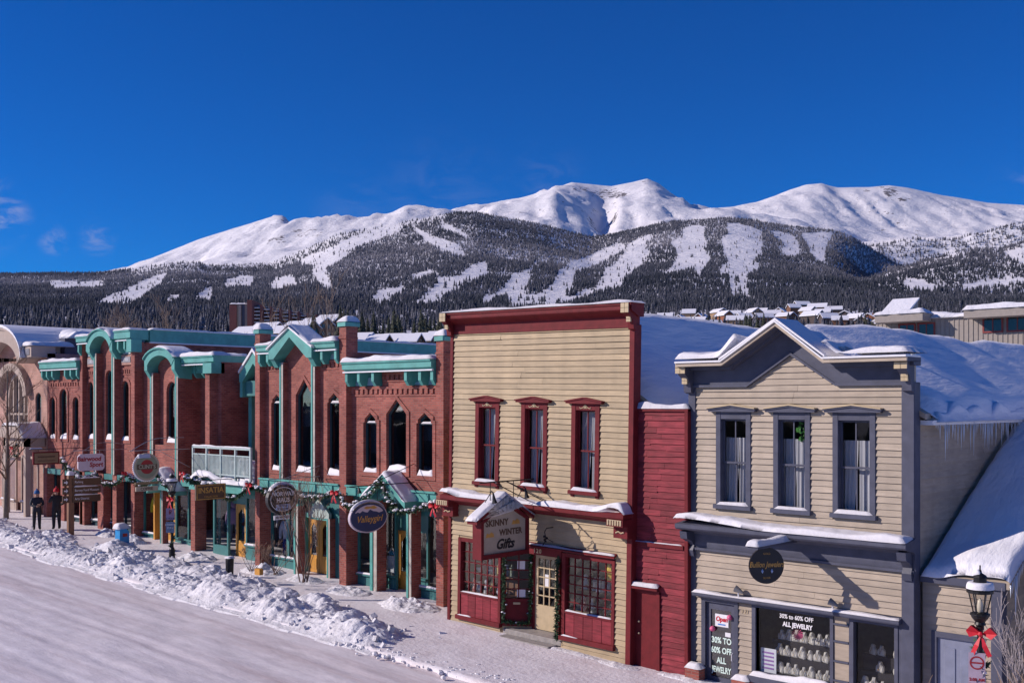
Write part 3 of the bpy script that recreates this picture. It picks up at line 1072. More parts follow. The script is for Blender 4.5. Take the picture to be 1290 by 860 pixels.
# ------------------------------------------------------------------ far forest: one conifer cone pair per tree
def tree_template(tiers, sides, jag):
    v, f = [], []
    for t in range(tiers):
        z0 = 0.06 + 0.86 * t / tiers
        z1 = min(1.0, z0 + 1.25 / tiers) if t < tiers - 1 else 1.0
        r = 0.5 * (1 - t / tiers) ** 0.85 + 0.05
        b = len(v)
        for k in range(sides):
            a = 2 * math.pi * (k + 0.5 * (t % 2)) / sides
            j = 1 + jag * math.sin(k * 2.4 + t * 1.7)
            v.append((r * j * math.cos(a), r * j * math.sin(a), z0 - 0.02 * (k % 2)))
        v.append((0, 0, z1))
        for k in range(sides):
            f.append((b + k, b + (k + 1) % sides, b + sides))
    return np.array(v), np.array(f)


def forest_mesh(name, px, z, h, ht, wd, tmpl, mat, frost, rs):
    tv, tf = tmpl
    n = len(px)
    X, Y = place(px, z)
    ang = rs.uniform(0, 6.28, n)
    ca, sa = np.cos(ang), np.sin(ang)
    vx = (tv[None, :, 0] * ca[:, None] - tv[None, :, 1] * sa[:, None]) * wd[:, None] + X[:, None]
    vy = (tv[None, :, 0] * sa[:, None] + tv[None, :, 1] * ca[:, None]) * wd[:, None] + Y[:, None]
    vz = tv[None, :, 2] * ht[:, None] + (h - 0.4)[:, None]
    V = np.stack([vx, vy, vz], -1).reshape(-1, 3)
    Fc = (tf[None] + (np.arange(n) * len(tv))[:, None, None]).reshape(-1, 3)
    me = np_mesh(name, V, Fc, mat)
    at = me.attributes.new('frost', 'FLOAT', 'POINT')
    fr = np.repeat(frost, len(tv)).astype(np.float32)
    at.data.foreach_set('value', fr)
    return me


m_ = bpy.data.materials.new('far_conifer'); m_.use_nodes = True
n_, l_ = m_.node_tree.nodes, m_.node_tree.links
bs = n_['Principled BSDF']; bs.inputs['Roughness'].default_value = 0.9; bs.inputs['Specular IOR Level'].default_value = 0.1
at = n_.new('ShaderNodeAttribute'); at.attribute_name = 'frost'
rp = n_.new('ShaderNodeValToRGB')
rp.color_ramp.elements[0].position = 0.0; rp.color_ramp.elements[0].color = (0.030, 0.036, 0.046, 1)
rp.color_ramp.elements[1].position = 1.0; rp.color_ramp.elements[1].color = (0.36, 0.34, 0.36, 1)
e = rp.color_ramp.elements.new(0.35); e.color = (0.068, 0.072, 0.090, 1)
e = rp.color_ramp.elements.new(0.65); e.color = (0.15, 0.15, 0.175, 1)
l_.new(at.outputs['Fac'], rp.inputs[0]); l_.new(rp.outputs[0], bs.inputs['Base Color'])
CONIF = m_

rs = np.random.RandomState(5)


def scatter(zmin, zmax, pmin, pmax, spacing, keep):
    """uniform over the ground, azimuth range pmin..pmax"""
    w = (pmax - pmin) / FPX
    area = w * (zmax ** 2 - zmin ** 2) / 2
    n = int(area / spacing ** 2)
    z = np.sqrt(rs.uniform(zmin ** 2, zmax ** 2, n))
    p = rs.uniform(pmin, pmax, n)
    h = hill(p, z)
    _, py = to_pix(p, z, h)
    k = keep(p, z, h, py)
    return p[k], z[k], h[k], py[k]


def keep_far(p, z, h, py):
    jit = vfbm(p / 7, z / 60, 31, 3)
    run = inside(p + jit * 2.2, py + jit * 1.2) | inside(p + jit * 2.2, py + jit * 1.2 - 3.2)
    lx = (p - CXP) / FPX * z
    dens = vfbm(lx / 260, z / 260, 17, 4) * 0.5 + 0.95
    tl = C_S(p)
    # thinner close to the tree line on the left snow shoulders
    thin = np.where((p < 560) & (p > 165), np.clip((py - tl) / 16, 0.15, 1), 1.0)
    thin = np.where((p > 250) & (p < 345), np.clip((py - tl) / 6, 0.2, 1), thin)
    u = rs.uniform(0, 1, len(p))
    edge = inside(p + 2.2, py) | inside(p - 2.2, py)
    k = (u < dens * thin * np.where(edge & ~run, 0.75, 1.0)) & (~run | (u < 0.022))
    return k


p, z, h, py = scatter(1450, 4560, -300, 1620, 8.3, keep_far)
ht = rs.uniform(6, 12, len(p)) * (1 + 0.35 * vfbm((p - CXP) / FPX * z / 160, z / 160, 91, 3)) + 4 * (rs.uniform(0, 1, len(p)) > 0.88); wd = ht * rs.uniform(0.34, 0.5, len(p))
lx = (p - CXP) / FPX * z
fr = np.clip(0.33 + 0.55 * vfbm(lx / 500, z / 500, 41, 4) + rs.normal(0, 0.13, len(p)) + (z - 3000) / 9000, 0, 1)
o = bpy.data.objects.new('conifer_forest', forest_mesh('conifer_forest', p, z, h, ht, wd, tree_template(2, 5, 0.15), CONIF, fr, rs))
COL.objects.link(o)
o['kind'], o['label'], o['category'] = 'stuff', 'frosted dark conifer forest covering the slopes below the snowy peaks', 'forest'


def keep_u(p, z, h, py):
    lx = (p - CXP) / FPX * z
    return rs.uniform(0, 1, len(p)) < 0.55 + vfbm(lx / 300, z / 300, 23, 4) * 0.6


p, z, h, py = scatter(4800, 5350, 1060, 1700, 14, keep_u)
ht = rs.uniform(12, 19, len(p)); wd = ht * 0.42
fr = np.clip(0.5 + rs.normal(0, 0.15, len(p)), 0, 1)
o = bpy.data.objects.new('hill_forest', forest_mesh('hill_forest', p, z, h, ht, wd, tree_template(2, 5, 0.15), CONIF, fr, rs))
COL.objects.link(o)
o['kind'], o['label'], o['category'] = 'stuff', 'pale frosted forest on the rounded hill at the far right', 'forest'


def keep_mid(p, z, h, py):
    lx = (p - CXP) / FPX * z
    d = 0.72 + vfbm(lx / 90, z / 90, 57, 4) * 0.9
    town = (p > 795) & (p < 1100) & (z > 820) & (z < 1330)
    d = np.where(town, d * 0.38, d)
    d = np.where((p > 430) & (p < 600) & (z < 1300), d * 0.62, d)
    return rs.uniform(0, 1, len(p)) < d


p, z, h, py = scatter(720, 1500, -250, 1560, 8.5, keep_mid)
ht = rs.uniform(5.5, 11.5, len(p)) + 4 * (rs.uniform(0, 1, len(p)) > 0.85); wd = ht * rs.uniform(0.3, 0.46, len(p))
fr = np.clip(0.30 + rs.normal(0, 0.17, len(p)), 0, 1)
o = bpy.data.objects.new('valley_wood', forest_mesh('valley_wood', p, z, h, ht, wd, tree_template(4, 6, 0.25), CONIF, fr, rs))
COL.objects.link(o)
o['kind'], o['label'], o['category'] = 'stuff', 'dense dark pine wood on the valley floor behind the roofs', 'forest'

# ------------------------------------------------------------------ parts shared by the timber buildings
def lattice(parent, mat, x0, x1, z0, z1, cols, rows, y, bar=0.03, depth=0.04, name='muntins', border=0.0):
    m = MB()
    for i in range(1, cols):
        x = x0 + (x1 - x0) * i / cols
        m.box(x - bar / 2, x + bar / 2, y, y + depth, z0, z1)
    for j in range(1, rows):
        z = z0 + (z1 - z0) * j / rows
        m.box(x0, x1, y + 0.004, y + depth - 0.004, z - bar / 2, z + bar / 2)
    return m.build(name, mat, parent)


def panes(parent, mat, x0, x1, z0, z1, cols, rows, y, gap=0.015):
    for i in range(cols):
        for j in range(rows):
            a0, a1 = x0 + (x1 - x0) * i / cols + gap, x0 + (x1 - x0) * (i + 1) / cols - gap
            b0, b1 = z0 + (z1 - z0) * j / rows + gap, z0 + (z1 - z0) * (j + 1) / rows - gap
            t = rnd.uniform(-0.003, 0.003)
            MB().add([(a0, y + t, b0), (a1, y - t, b0), (a1, y + t, b1), (a0, y - t, b1)], [(0, 1, 2, 3)]).build('pane', mat, parent)


def curtain_or_reflection(parent, x0, x1, z0, z1, y, mat, seed=0, gather=0.0):
    n, k = 26, 8
    v, f = [], []
    for j in range(k + 1):
        t = j / k
        for i in range(n + 1):
            u = i / n
            xx = x0 + (x1 - x0) * (u * (1 - gather * (1 - t) ** 1.5))
            v.append((xx, y + 0.03 * math.sin(u * 22 + seed) * (0.6 + 0.4 * math.sin(seed + u * 5)), z0 + (z1 - z0) * t))
    for j in range(k):
        for i in range(n):
            f.append((j * (n + 1) + i, j * (n + 1) + i + 1, (j + 1) * (n + 1) + i + 1, (j + 1) * (n + 1) + i))
    m = MB().add(v, f)
    return m.build('curtain_or_reflection', mat, parent, smooth=True)


def sash_window(root, x0, x1, z0, z1, y, mcas, mcap, over, apex, msash, seed, cas=0.16, style='gift', sx=0.12):
    """double hung window: casing outer x0..x1, sill bottom z0, casing top z1 (wall plane y, facing -Y)"""
    w = MB()
    w.bevbox(x0, x0 + cas, y - 0.055, y + 0.14, z0 + 0.10, z1, 0.012)
    w.bevbox(x1 - cas, x1, y - 0.055, y + 0.14, z0 + 0.10, z1, 0.012)
    w.box(x0 + cas, x1 - cas, y - 0.045, y + 0.14, z1 - 0.17, z1)
    if style == 'gift':
        w.box(x0 + 0.01, x0 + 0.12, y - 0.05, y, z0 - 0.07, z0 + 0.10)
        w.box(x1 - 0.12, x1 - 0.01, y - 0.05, y, z0 - 0.07, z0 + 0.10)
    win = w.build('window', mcas, root)
    OFF[win] = OFF[root]
    xm = (x0 + x1) / 2
    c = MB()
    e = over
    c.ext([(x0 - e, z1), (x1 + e, z1), (x1 + e, z1 + 0.045), (xm, apex), (x0 - e, z1 + 0.045)], y - 0.15, y + 0.02)
    c.ext([(x0 - e - 0.03, z1 + 0.04), (xm, apex - 0.01), (x1 + e + 0.03, z1 + 0.04), (x1 + e + 0.03, z1 + 0.075), (xm, apex + 0.03), (x0 - e - 0.03, z1 + 0.075)], y - 0.18, y + 0.01)
    c.build('cap', mcap, win)
    s = MB().bevbox(x0 - 0.04, x1 + 0.04, y - 0.13, y + 0.14, z0, z0 + 0.10, 0.015)
    s.build('sill', mcas, win)
    if style == 'gift':
        # sawn ornament in the head
        d = MB()
        for sg in (-1, 1):
            d.tube([(xm, y - 0.052, z1 - 0.03), (xm + sg * 0.09, y - 0.052, z1 - 0.11), (xm + sg * 0.17, y - 0.052, z1 - 0.13), (xm + sg * 0.19, y - 0.052, z1 - 0.09)], 0.012, 5)
            d.tube([(xm, y - 0.052, z1 - 0.07), (xm + sg * 0.05, y - 0.052, z1 - 0.13)], 0.012, 5)
        d.box(xm - 0.012, xm + 0.012, y - 0.062, y - 0.045, z1 - 0.13, z1 - 0.03)
        d.build('ornament', CREAMT, win)
    # sashes
    gx0, gx1, gz0, gz1 = x0 + cas, x1 - cas, z0 + 0.10, z1 - 0.17
    zm = (gz0 + gz1) / 2 - 0.02
    b = MB()
    for (a0, a1, yy) in ((gz0, zm + 0.02, y + 0.10), (zm - 0.02, gz1, y + 0.06)):
        t = 0.045
        b.box(gx0, gx0 + t, yy, yy + 0.04, a0, a1)
        b.box(gx1 - t, gx1, yy, yy + 0.04, a0, a1)
        b.box(gx0 + t, gx1 - t, yy + 0.002, yy + 0.038, a0, a0 + t)
        b.box(gx0 + t, gx1 - t, yy + 0.002, yy + 0.038, a1 - t, a1)
        b.box(xm - 0.014, xm + 0.014, yy + 0.004, yy + 0.036, a0 + t, a1 - t)
    b.build('sash', msash, win)
    for (a0, a1, yy) in ((gz0 + 0.045, zm - 0.025, y + 0.12), (zm + 0.025, gz1 - 0.045, y + 0.08)):
        for (c0, c1) in ((gx0 + 0.045, xm - 0.014), (xm + 0.014, gx1 - 0.045)):
            t = rnd.uniform(-0.002, 0.002)
            MB().add([(c0, yy + t, a0), (c1, yy - t, a0), (c1, yy + t, a1), (c0, yy - t, a1)], [(0, 1, 2, 3)]).build('pane', GLASS, win)
    sn = snow_lump(x0 + 0.06, x1 - 0.06, y - 0.12, y + 0.08, z0 + 0.10, 0.07, seed, edge=0.05)
    sn.build('sill_snow', SNOW, win, smooth=True)
    return win, (gx0, gx1, gz0, gz1)


def carved(root, x, y, z, mat, mat2, s=1.0, flip=1):
    """stepped scroll bracket with a pierced cream rosette, standing on the wall face"""
    b = MB()
    b.ext([(y, z), (y - 0.10 * s, z + 0.03), (y - 0.13 * s, z + 0.2 * s), (y - 0.22 * s, z + 0.32 * s), (y - 0.36 * s, z + 0.42 * s), (y - 0.36 * s, z + 0.62 * s), (y, z + 0.62 * s)], x - 0.085 * s, x + 0.085 * s, 'x')
    br = b.build('bracket', mat, root)
    r = MB()
    cz, cy = z + 0.52 * s, y - 0.365 * s
    for dx, dz in ((-0.055, 0.055), (0.055, 0.055), (-0.055, -0.055), (0.055, -0.055)):
        r.box(x + dx * s - 0.06 * s, x + dx * s + 0.06 * s, cy - 0.012, cy + 0.01, cz + dz * s - 0.06 * s, cz + dz * s + 0.06 * s)
    r.build('rosette', mat2, br)
    r = MB()
    cz2, cy2 = z + 0.26 * s, y - 0.19 * s
    for k in range(4):
        a = k * math.pi / 2 + 0.785
        r.box(x + 0.045 * s * math.cos(a) - 0.03 * s, x + 0.045 * s * math.cos(a) + 0.03 * s, cy2 - 0.03, cy2 + 0.02, cz2 + 0.045 * s * math.sin(a) - 0.035 * s, cz2 + 0.045 * s * math.sin(a) + 0.035 * s)
    r.build('rosette', mat2, br)
    return br


def gable_roof_snow(x0, xr, x1, ze0, zr, ze1, y0, y1, seed, drift=0.2):
    """closed snow slab over a two-sided roof with eaves at x0,x1 and ridge at xr"""
    nx, ny = 34, 60
    v, f = [], []
    for j in range(ny + 1):
        y = y0 + (y1 - y0) * j / ny
        for i in range(nx + 1):
            t = i / nx
            x = x0 + (x1 - x0) * t
            z = ze0 + (zr - ze0) * (x - x0) / (xr - x0) if x < xr else zr + (ze1 - zr) * (x - xr) / (x1 - xr)
            e = min(1, min(t, 1 - t) * (x1 - x0) / 0.35, min(j, ny - j) * (y1 - y0) / ny / 0.3)
            pr = math.sqrt(max(0, 1 - (1 - e) ** 2))
            n = fbm(x * 0.45 + seed, y * 0.28, seed, 4)
            st = mn.noise(Vector((x * 0.35 + 0.6 * y, y * 0.5 - x * 0.7, seed + 5.0)))
            v.append((x, y, z + pr * (0.26 + drift * n + drift * 0.6 * abs(st)) + (-0.10 * max(0, abs(x - xr) < 0.0))))
    w = nx + 1
    for j in range(ny):
        for i in range(nx):
            f.append((j * w + i, j * w + i + 1, (j + 1) * w + i + 1, (j + 1) * w + i))
    return MB().add(v, f)


def icicles(parent, pts, seed, lmin=0.1, lmax=0.7):
    rr = random.Random(seed)
    for (x, y, z) in pts:
        L = lmin + (lmax - lmin) * rr.random() ** 2.2
        r = 0.012 + L * 0.022
        MB().tube([(x, y, z + 0.03), (x + rr.uniform(-.004, .004), y, z - L * 0.45), (x, y, z - L)], [r, r * 0.6, 0.002], 5).build('icicle', ICE, parent, smooth=True)


# ------------------------------------------------------------------ cream gift shop with red trim (old, leaning a little to the right)
GO = Vector((-16.02, 22.0, 0.0))
gift = thing('gift_shop', 'tall cream clapboard false-front gift shop with dark red trim', 'building', GO)


def gb(mb):
    """shift local building coordinates to the world before building"""
    mb.v = [(p[0] + GO.x, p[1] + GO.y, p[2]) for p in mb.v]
    return mb


class GRoot:
    pass


# work in local coordinates: children carry coordinates relative to the root directly
OFF[gift] = Vector((0, 0, 0))
XL, XR = -7.06, -0.44
OPEN_UP = [(-6.06, -5.09), (-4.26, -3.28), (-2.44, -1.47)]
ZS, ZT = 4.26, 6.66
holes = [[(a + 0.15, ZS + 0.1), (b - 0.15, ZS + 0.1), (b - 0.15, ZT - 0.16), (a + 0.15, ZT - 0.16)] for a, b in OPEN_UP]
store_l, store_r = (-6.70, -4.95), (-2.70, -0.90)
holes.append([(store_l[0] + .1, 1.1), (store_l[1] - .08, 1.1), (store_l[1] - .08, 2.6), (store_l[0] + .1, 2.6)])
holes.append([(-4.93, 0.12), (-2.72, 0.12), (-2.72, 2.62), (-4.93, 2.62)])
holes.append([(store_r[0] + .12, 1.13), (store_r[1] - .1, 1.13), (store_r[1] - .1, 2.62), (store_r[0] + .12, 2.62)])
m = MB().panel([(XL, -0.4), (XR, -0.4), (XR, 9.15), (XL, 9.15)], holes, 0.0, 0.16)
m.box(XL, XL + 0.16, 0.162, 22, -0.4, 6.7)
m.box(XR - 0.16, XR, 0.162, 22, -0.4, 6.7)
m.box(XL, XR, 22, 22.16, -0.4, 8.5)
m.ext([(XL, 6.7), (XR, 6.7), ((XL + XR) / 2, 8.85)], 0.17, 0.3)
m.ext([(XL - 0.2, 6.55), ((XL + XR) / 2, 8.9), (XR + 0.2, 6.55), (XR + 0.2, 6.7), ((XL + XR) / 2, 9.02), (XL - 0.2, 6.7)], 0.31, 22.3)
m.build('wall', CREAM, gift)
m = MB().box(XL + 0.17, XR - 0.17, 3.8, 3.9, -0.3, 6.6)
m.box(XL + 0.17, XR - 0.17, 0.17, 3.8, 3.3, 3.4)
m.box(XL + 0.17, XR - 0.17, 0.9, 3.8, 0.0, 0.08)
m.build('interior', INTER, gift)
# snow on the rear roof (right slope lies in shade)
gs = gable_roof_snow(XL - 0.3, (XL + XR) / 2, XR + 0.35, 6.55, 9.12, 6.50, 0.4, 22.4, 2.0, 0.13)
gs.build('roof_snow', SNOW_ROOF, gift, smooth=True)
BR = [(a, b, ZS - 0.09, ZT + 0.05) for a, b in OPEN_UP] + [(a - 0.02, b + 0.02, ZS + 0.01, ZS + 0.11) for a, b in OPEN_UP]
clapboards(gift, CREAM, XL + 0.06, XR - 0.10, 3.93, 8.64, 0.155, BR, y=0.0, seed=4, joint=3.4)
clapboards(gift, CREAM, XL + 0.06, XR - 0.10, -0.12, 3.64, 0.150, [(store_l[0], store_l[1], 0.30, 2.70), (-4.97, -2.68, -1, 2.62), (-4.97, -2.68, 2.5, 2.70), (store_r[0], store_r[1], 0.34, 2.74)], y=0.0, seed=5, joint=3.2)
# corner boards
m = MB().bevbox(XL - 0.07, XL + 0.06, -0.06, 0.1, -0.3, 8.7, 0.012); m.build('corner_board', RED, gift)
m = MB().bevbox(XR - 0.10, XR + 0.07, -0.06, 0.22, -0.3, 8.7, 0.012); m.build('corner_board', RED, gift)
# cornice with frieze
m = MB()
m.box(XL - 0.05, XR + 0.05, -0.05, 0.2, 8.62, 8.70)
m.box(XL - 0.03, XR + 0.03, -0.03, 0.2, 8.70, 8.98)
m.build('frieze', RED, gift)
m = MB()
m.ext([(0.2, 8.9), (-0.03, 8.9), (-0.12, 8.95), (-0.30, 9.03), (-0.33, 9.06), (-0.33, 9.16), (-0.36, 9.17), (-0.36, 9.23), (0.2, 9.25)], XL - 0.16, XR + 0.16, 'x')
m.build('cornice', RED, gift)
for x in (XL - 0.02, XR + 0.02):
    carved(gift, x, -0.05, 8.55, RED, CREAMT, 1.05)
sn = snow_lump(XL - 0.2, XR + 0.2, -0.40, 0.25, 9.235, 0.055, 3, edge=0.06, rough=0.5, freq=0.9)
sn.build('cornice_snow', SNOW, gift, smooth=True)
for i, (a, b) in enumerate(OPEN_UP):
    win, g = sash_window(gift, a, b, ZS, ZT, 0.0, RED, RED, 0.12, 6.80, RED, 10 + i)
    curtain_or_reflection(win, g[0] - 0.05, g[0] + 0.36, g[2] - 0.05, g[3] + 0.05, 0.26, CURT_REFL, i, 0.30)
    curtain_or_reflection(win, g[1] - 0.30, g[1] + 0.06, g[2] - 0.05, g[3] + 0.05, 0.25, CURT_REFL, i + 2, 0.1)
# street ledge between the storeys
m = MB()
m.ext([(0.0, 3.62), (-0.10, 3.62), (-0.13, 3.68), (-0.36, 3.74), (-0.42, 3.78), (-0.42, 3.90), (0.0, 3.97)], XL - 0.05, XR + 0.05, 'x')
led = m.build('ledge', RED, gift)
sn = snow_lump(XL - 0.08, XR + 0.08, -0.45, 0.0, 3.90, 0.13, 4, edge=0.09, rough=0.35, nx=90, ny=12,
               slope=lambda x, y: 0.15 * sstep(-1.35, -0.75, x) * (1 - sstep(-0.55, -0.36, x)) + 0.10 * (1 - sstep(-6.9, -6.3, x)))
sn.build('ledge_snow', SNOW, led, smooth=True)
for x in (XL + 0.12, XR - 0.15):
    b = MB()
    b.box(x - 0.30, x + 0.22, -0.46, -0.02, 3.58, 3.76)
    b.box(x - 0.22, x + 0.22, -0.26, -0.02, 3.27, 3.58)
    br = b.build('bracket', RED, gift)
    d = MB()
    for k in range(6):
        d.box(x - 0.27 + k * 0.08, x - 0.225 + k * 0.08, -0.475, -0.458, 3.61, 3.74)
    d.box(x - 0.27, x + 0.18, -0.474, -0.459, 3.735, 3.75)
    d.build('dentils', CREAMT, br)
    d = MB()
    d.tube([(x - 0.14, -0.27, 3.40), (x - 0.05, -0.27, 3.44), (x + 0.03, -0.27, 3.40), (x + 0.12, -0.27, 3.43)], 0.02, 5)
    d.build('scroll', CREAMT, br)
# shop windows
for (a, b, zg, cols, rows, z_s) in ((store_l[0], store_l[1], 1.08, 6, 5, 0.33), (store_r[0], store_r[1], 1.11, 6, 6, 0.38)):
    f = MB()
    f.bevbox(a, a + 0.13, -0.06, 0.12, z_s, 2.66, 0.012)
    f.bevbox(b - 0.11, b, -0.06, 0.12, z_s, 2.66, 0.012)
    f.box(a + 0.13, b - 0.11, -0.05, 0.12, 2.55, 2.66)
    f.box(a + 0.13, b - 0.11, -0.06, 0.12, zg - 0.06, zg)
    w = f.build('shop_window', RED, gift)
    MB().bevbox(a - 0.03, b + 0.03, -0.13, 0.02, z_s - 0.05, z_s + 0.07, 0.012).build('sill', RED, w)
    lattice(w, RED, a + 0.13, b - 0.11, zg, 2.55, cols, rows, 0.03, 0.028)
    panes(w, SHOPG, a + 0.13, b - 0.11, zg, 2.55, cols, rows, 0.05)
    n = 5
    for k in range(n):
        x0 = a + 0.13 + (b - a - 0.24) * k / n
        x1 = a + 0.13 + (b - a - 0.24) * (k + 1) / n
        MB().bevbox(x0 + 0.003, x1 - 0.003, -0.035 - 0.004 * (k % 2), 0.02, z_s + 0.07, zg - 0.06, 0.006).build('panel_board', REDB, w)
    snow_lump(a + 0.13, b - 0.11, -0.06, 0.03, zg, 0.04, 7, edge=0.04, rough=0.5).build('sill_snow', SNOW, w, smooth=True)
    snow_lump(a + 0.05, a + 0.6, -0.12, -0.06, z_s + 0.07, 0.03, 8, edge=0.03, rough=0.6).build('sill_snow', SNOW, w, smooth=True)
# header over the recessed entrance and right window
m = MB().bevbox(-4.95, -2.70, -0.08, 0.12, 2.50, 2.70, 0.012)
hd = m.build('header', RED, gift)
m = MB(); m.ext([(0.0, 2.78), (-0.16, 2.70), (-0.16, 2.745), (0.0, 2.83)], -4.0, -0.86, 'x')
hood = m.build('hood', RED, gift)
snow_lump(-3.98, -0.88, -0.16, -0.01, 2.77, 0.035, 9, edge=0.04, rough=0.4, nx=60).build('hood_snow', SNOW, hood, smooth=True)
lettering('120', hd, CREAMT, (-3.55, -0.085, 2.60), size=0.17, bold=0.004, space=1.25)
# angled window and recessed door
ex0, ey0, ex1, ey1 = -4.93, 0.02, -4.28, 0.60
ax, ay = (ex1 - ex0), (ey1 - ey0)
al = math.hypot(ax, ay)


def ang(mb):
    mb.v = [(ex0 + p[0] * ax / al - p[1] * ay / al * -1 * 0 + p[1] * (-ay / al) * -1, ey0 + p[0] * ay / al + p[1] * (ax / al), p[2]) for p in mb.v]
    return mb


def ang2(mb):
    # local x along the angled wall, local y = outward is negative
    nx_, ny_ = -ay / al, ax / al
    mb.v = [(ex0 + p[0] * ax / al + p[1] * nx_, ey0 + p[0] * ay / al + p[1] * ny_, p[2]) for p in mb.v]
    return mb


f = MB()
f.box(0.0, 0.09, -0.04, 0.06, 0.35, 2.55); f.box(al - 0.07, al, -0.04, 0.06, 0.35, 2.55); f.box(0.09, al - 0.07, -0.04, 0.06, 2.45, 2.55); f.box(0.09, al - 0.07, -0.04, 0.06, 1.02, 1.10)
f.box(0.09, al - 0.07, -0.02, 0.05, 0.42, 1.02); f.box(0.0, al, -0.06, 0.06, 0.33, 0.42)
aw = ang2(f).build('entrance_window', RED, gift)
f = MB()
for i in (1,):
    f.box(0.09 + (al - 0.16) * 0.5 - 0.014, 0.09 + (al - 0.16) * 0.5 + 0.014, 0, 0.04, 1.1, 2.45)
for j in range(1, 5):
    z = 1.1 + 1.35 * j / 5
    f.box(0.09, al - 0.07, 0.004, 0.036, z - 0.014, z + 0.014)
ang2(f).build('muntins', RED, aw)
for i in range(2):
    for j in range(5):
        u0, u1 = 0.09 + (al - 0.16) * i / 2 + .015, 0.09 + (al - 0.16) * (i + 1) / 2 - .015
        b0, b1 = 1.1 + 0.27 * j + .015, 1.1 + 0.27 * (j + 1) - .015
        ang2(MB().add([(u0, .02, b0), (u1, .02, b0), (u1, .02, b1), (u0, .02, b1)], [(0, 1, 2, 3)])).build('pane', GLASS, aw)
ang2(MB().box(0.14, 0.36, -0.005, 0.012, 2.02, 2.02)).v  # keeps helper warm
ang2(MB().add([(0.40, 0.012, 1.93), (0.62, 0.012, 1.93), (0.62, 0.012, 2.18), (0.40, 0.012, 2.18)], [(0, 1, 2, 3)])).build('notice', WHITE, aw)
ang2(MB().add([(0.40, 0.012, 1.14), (0.64, 0.012, 1.14), (0.64, 0.012, 1.36), (0.40, 0.012, 1.36)], [(0, 1, 2, 3)])).build('notice', WHITE, aw)
ang2(MB().box(0.30, 0.50, -0.05, -0.03, 0.94, 1.0)).build('notice', CREAMT, aw)
ang2(MB().box(0.0, al, -0.03, 0.1, -0.2, 0.33)).build('kick_board', CREAM, gift)
# door
dx0, dx1, dy = -4.20, -3.36, 0.60
m = MB()
m.box(dx0, dx0 + 0.11, dy - 0.02, dy + 0.03, 0.28, 2.42); m.box(dx1 - 0.11, dx1, dy - 0.02, dy + 0.03, 0.28, 2.42)
m.box(dx0 + 0.11, dx1 - 0.11, dy - 0.02, dy + 0.03, 2.28, 2.42); m.box(dx0 + 0.11, dx1 - 0.11, dy - 0.02, dy + 0.03, 0.28, 0.98)
door = m.build('door', CREAMT, gift)
lattice(door, CREAMT, dx0 + 0.11, dx1 - 0.11, 0.98, 2.28, 3, 5, dy - 0.015, 0.032, 0.035)
panes(door, GLASS, dx0 + 0.11, dx1 - 0.11, 0.98, 2.28, 3, 5, dy + 0.01)
MB().lathe([(0.0, 0), (0.03, 0.005), (0.035, 0.03), (0.02, 0.05)], (dx1 - 0.06, dy - 0.06, 1.25), 8).build('door_knob', CREAMT, door)
MB().add([(dx0 + 0.34, dy - 0.0, 1.5), (dx0 + 0.48, dy, 1.5), (dx0 + 0.48, dy, 1.85), (dx0 + 0.34, dy, 1.85)], [(0, 1, 2, 3)]).build('notice', WHITE, door)
m = MB().box(dx0 - 0.08, dx0, dy - 0.06, dy + 0.06, 0.2, 2.5); m.box(dx1, dx1 + 0.08, dy - 0.06, dy + 0.06, 0.2, 2.5); m.box(dx0 - 0.08, dx1 + 0.08, dy - 0.06, dy + 0.06, 2.42, 2.55)
m.build('door_frame', RED, gift)
m = MB()
m.ext([(-3.28, 0.66), (-2.72, 0.06), (-2.72, 0.16), (-3.22, 0.72)], 0.2, 2.55, 'z')
m.build('entrance_side', RED, gift)
MB().box(-4.9, -2.72, 0.02, 0.7, 2.52, 2.6).build('entrance_ceiling', RED, gift)
m = MB().bevbox(-4.9, -2.72, 0.0, 0.7, -0.2, 0.26, 0.02); m.bevbox(-4.75, -2.85, -0.38, 0.0, -0.2, 0.13, 0.02)
m.build('step', CONC, gift)
gift.rotation_euler = (0, R(1.0), 0)
OFF_G = GO.copy()

# fir garland round the entrance (hangs on the shop front)
def fir_rope(pts, r, density, snow=0.25, rr=None, seed=1):
    """needle tufts along a path: returns (greenery, snow) mesh builders"""
    rr = random.Random(seed)
    g, s = MB(), MB()
    pts = [Vector(p) for p in pts]
    for a, b in zip(pts, pts[1:]):
        L = (b - a).length
        for k in range(max(1, int(L * density))):
            c = a + (b - a) * rr.random()
            d = Vector((rr.gauss(0, 1), rr.gauss(0, 1), rr.gauss(0, 1))).normalized()
            ln = r * rr.uniform(0.7, 1.35)
            side = d.cross(Vector((rr.gauss(0, 1), rr.gauss(0, 1), rr.gauss(0, 1)))).normalized() * r * 0.22
            c0 = c + d * r * 0.15
            g.add([c0 - side, c0 + side, c + d * ln], [(0, 1, 2)])
            if d.z > 0.25 and rr.random() < snow:
                q = c + d * ln * 0.7
                w = r * rr.uniform(0.25, 0.5)
                s.lathe([(w * 0.8, -w * 0.35), (w, 0), (w * 0.5, w * 0.5)], q, 5)
    return g, s


def fir_thing(name, label, cat, pts, r, density, snow, seed, bows=(), group=None, mat=None):
    base = Vector(pts[len(pts) // 2])
    t = thing(name, label, cat, base, group)
    g, s = fir_rope(pts, r, density, snow, seed=seed)
    me = g.mesh('greenery', OFF[t], fix=False); me.materials.append(mat or GREEN)
    o = bpy.data.objects.new('greenery', me); COL.objects.link(o); o.parent = t
    if s.v:
        s.build('snow_tufts', SNOW, t, smooth=True)['kind'] = 'stuff'
    for bx in bows:
        bow(t, bx)
    return t


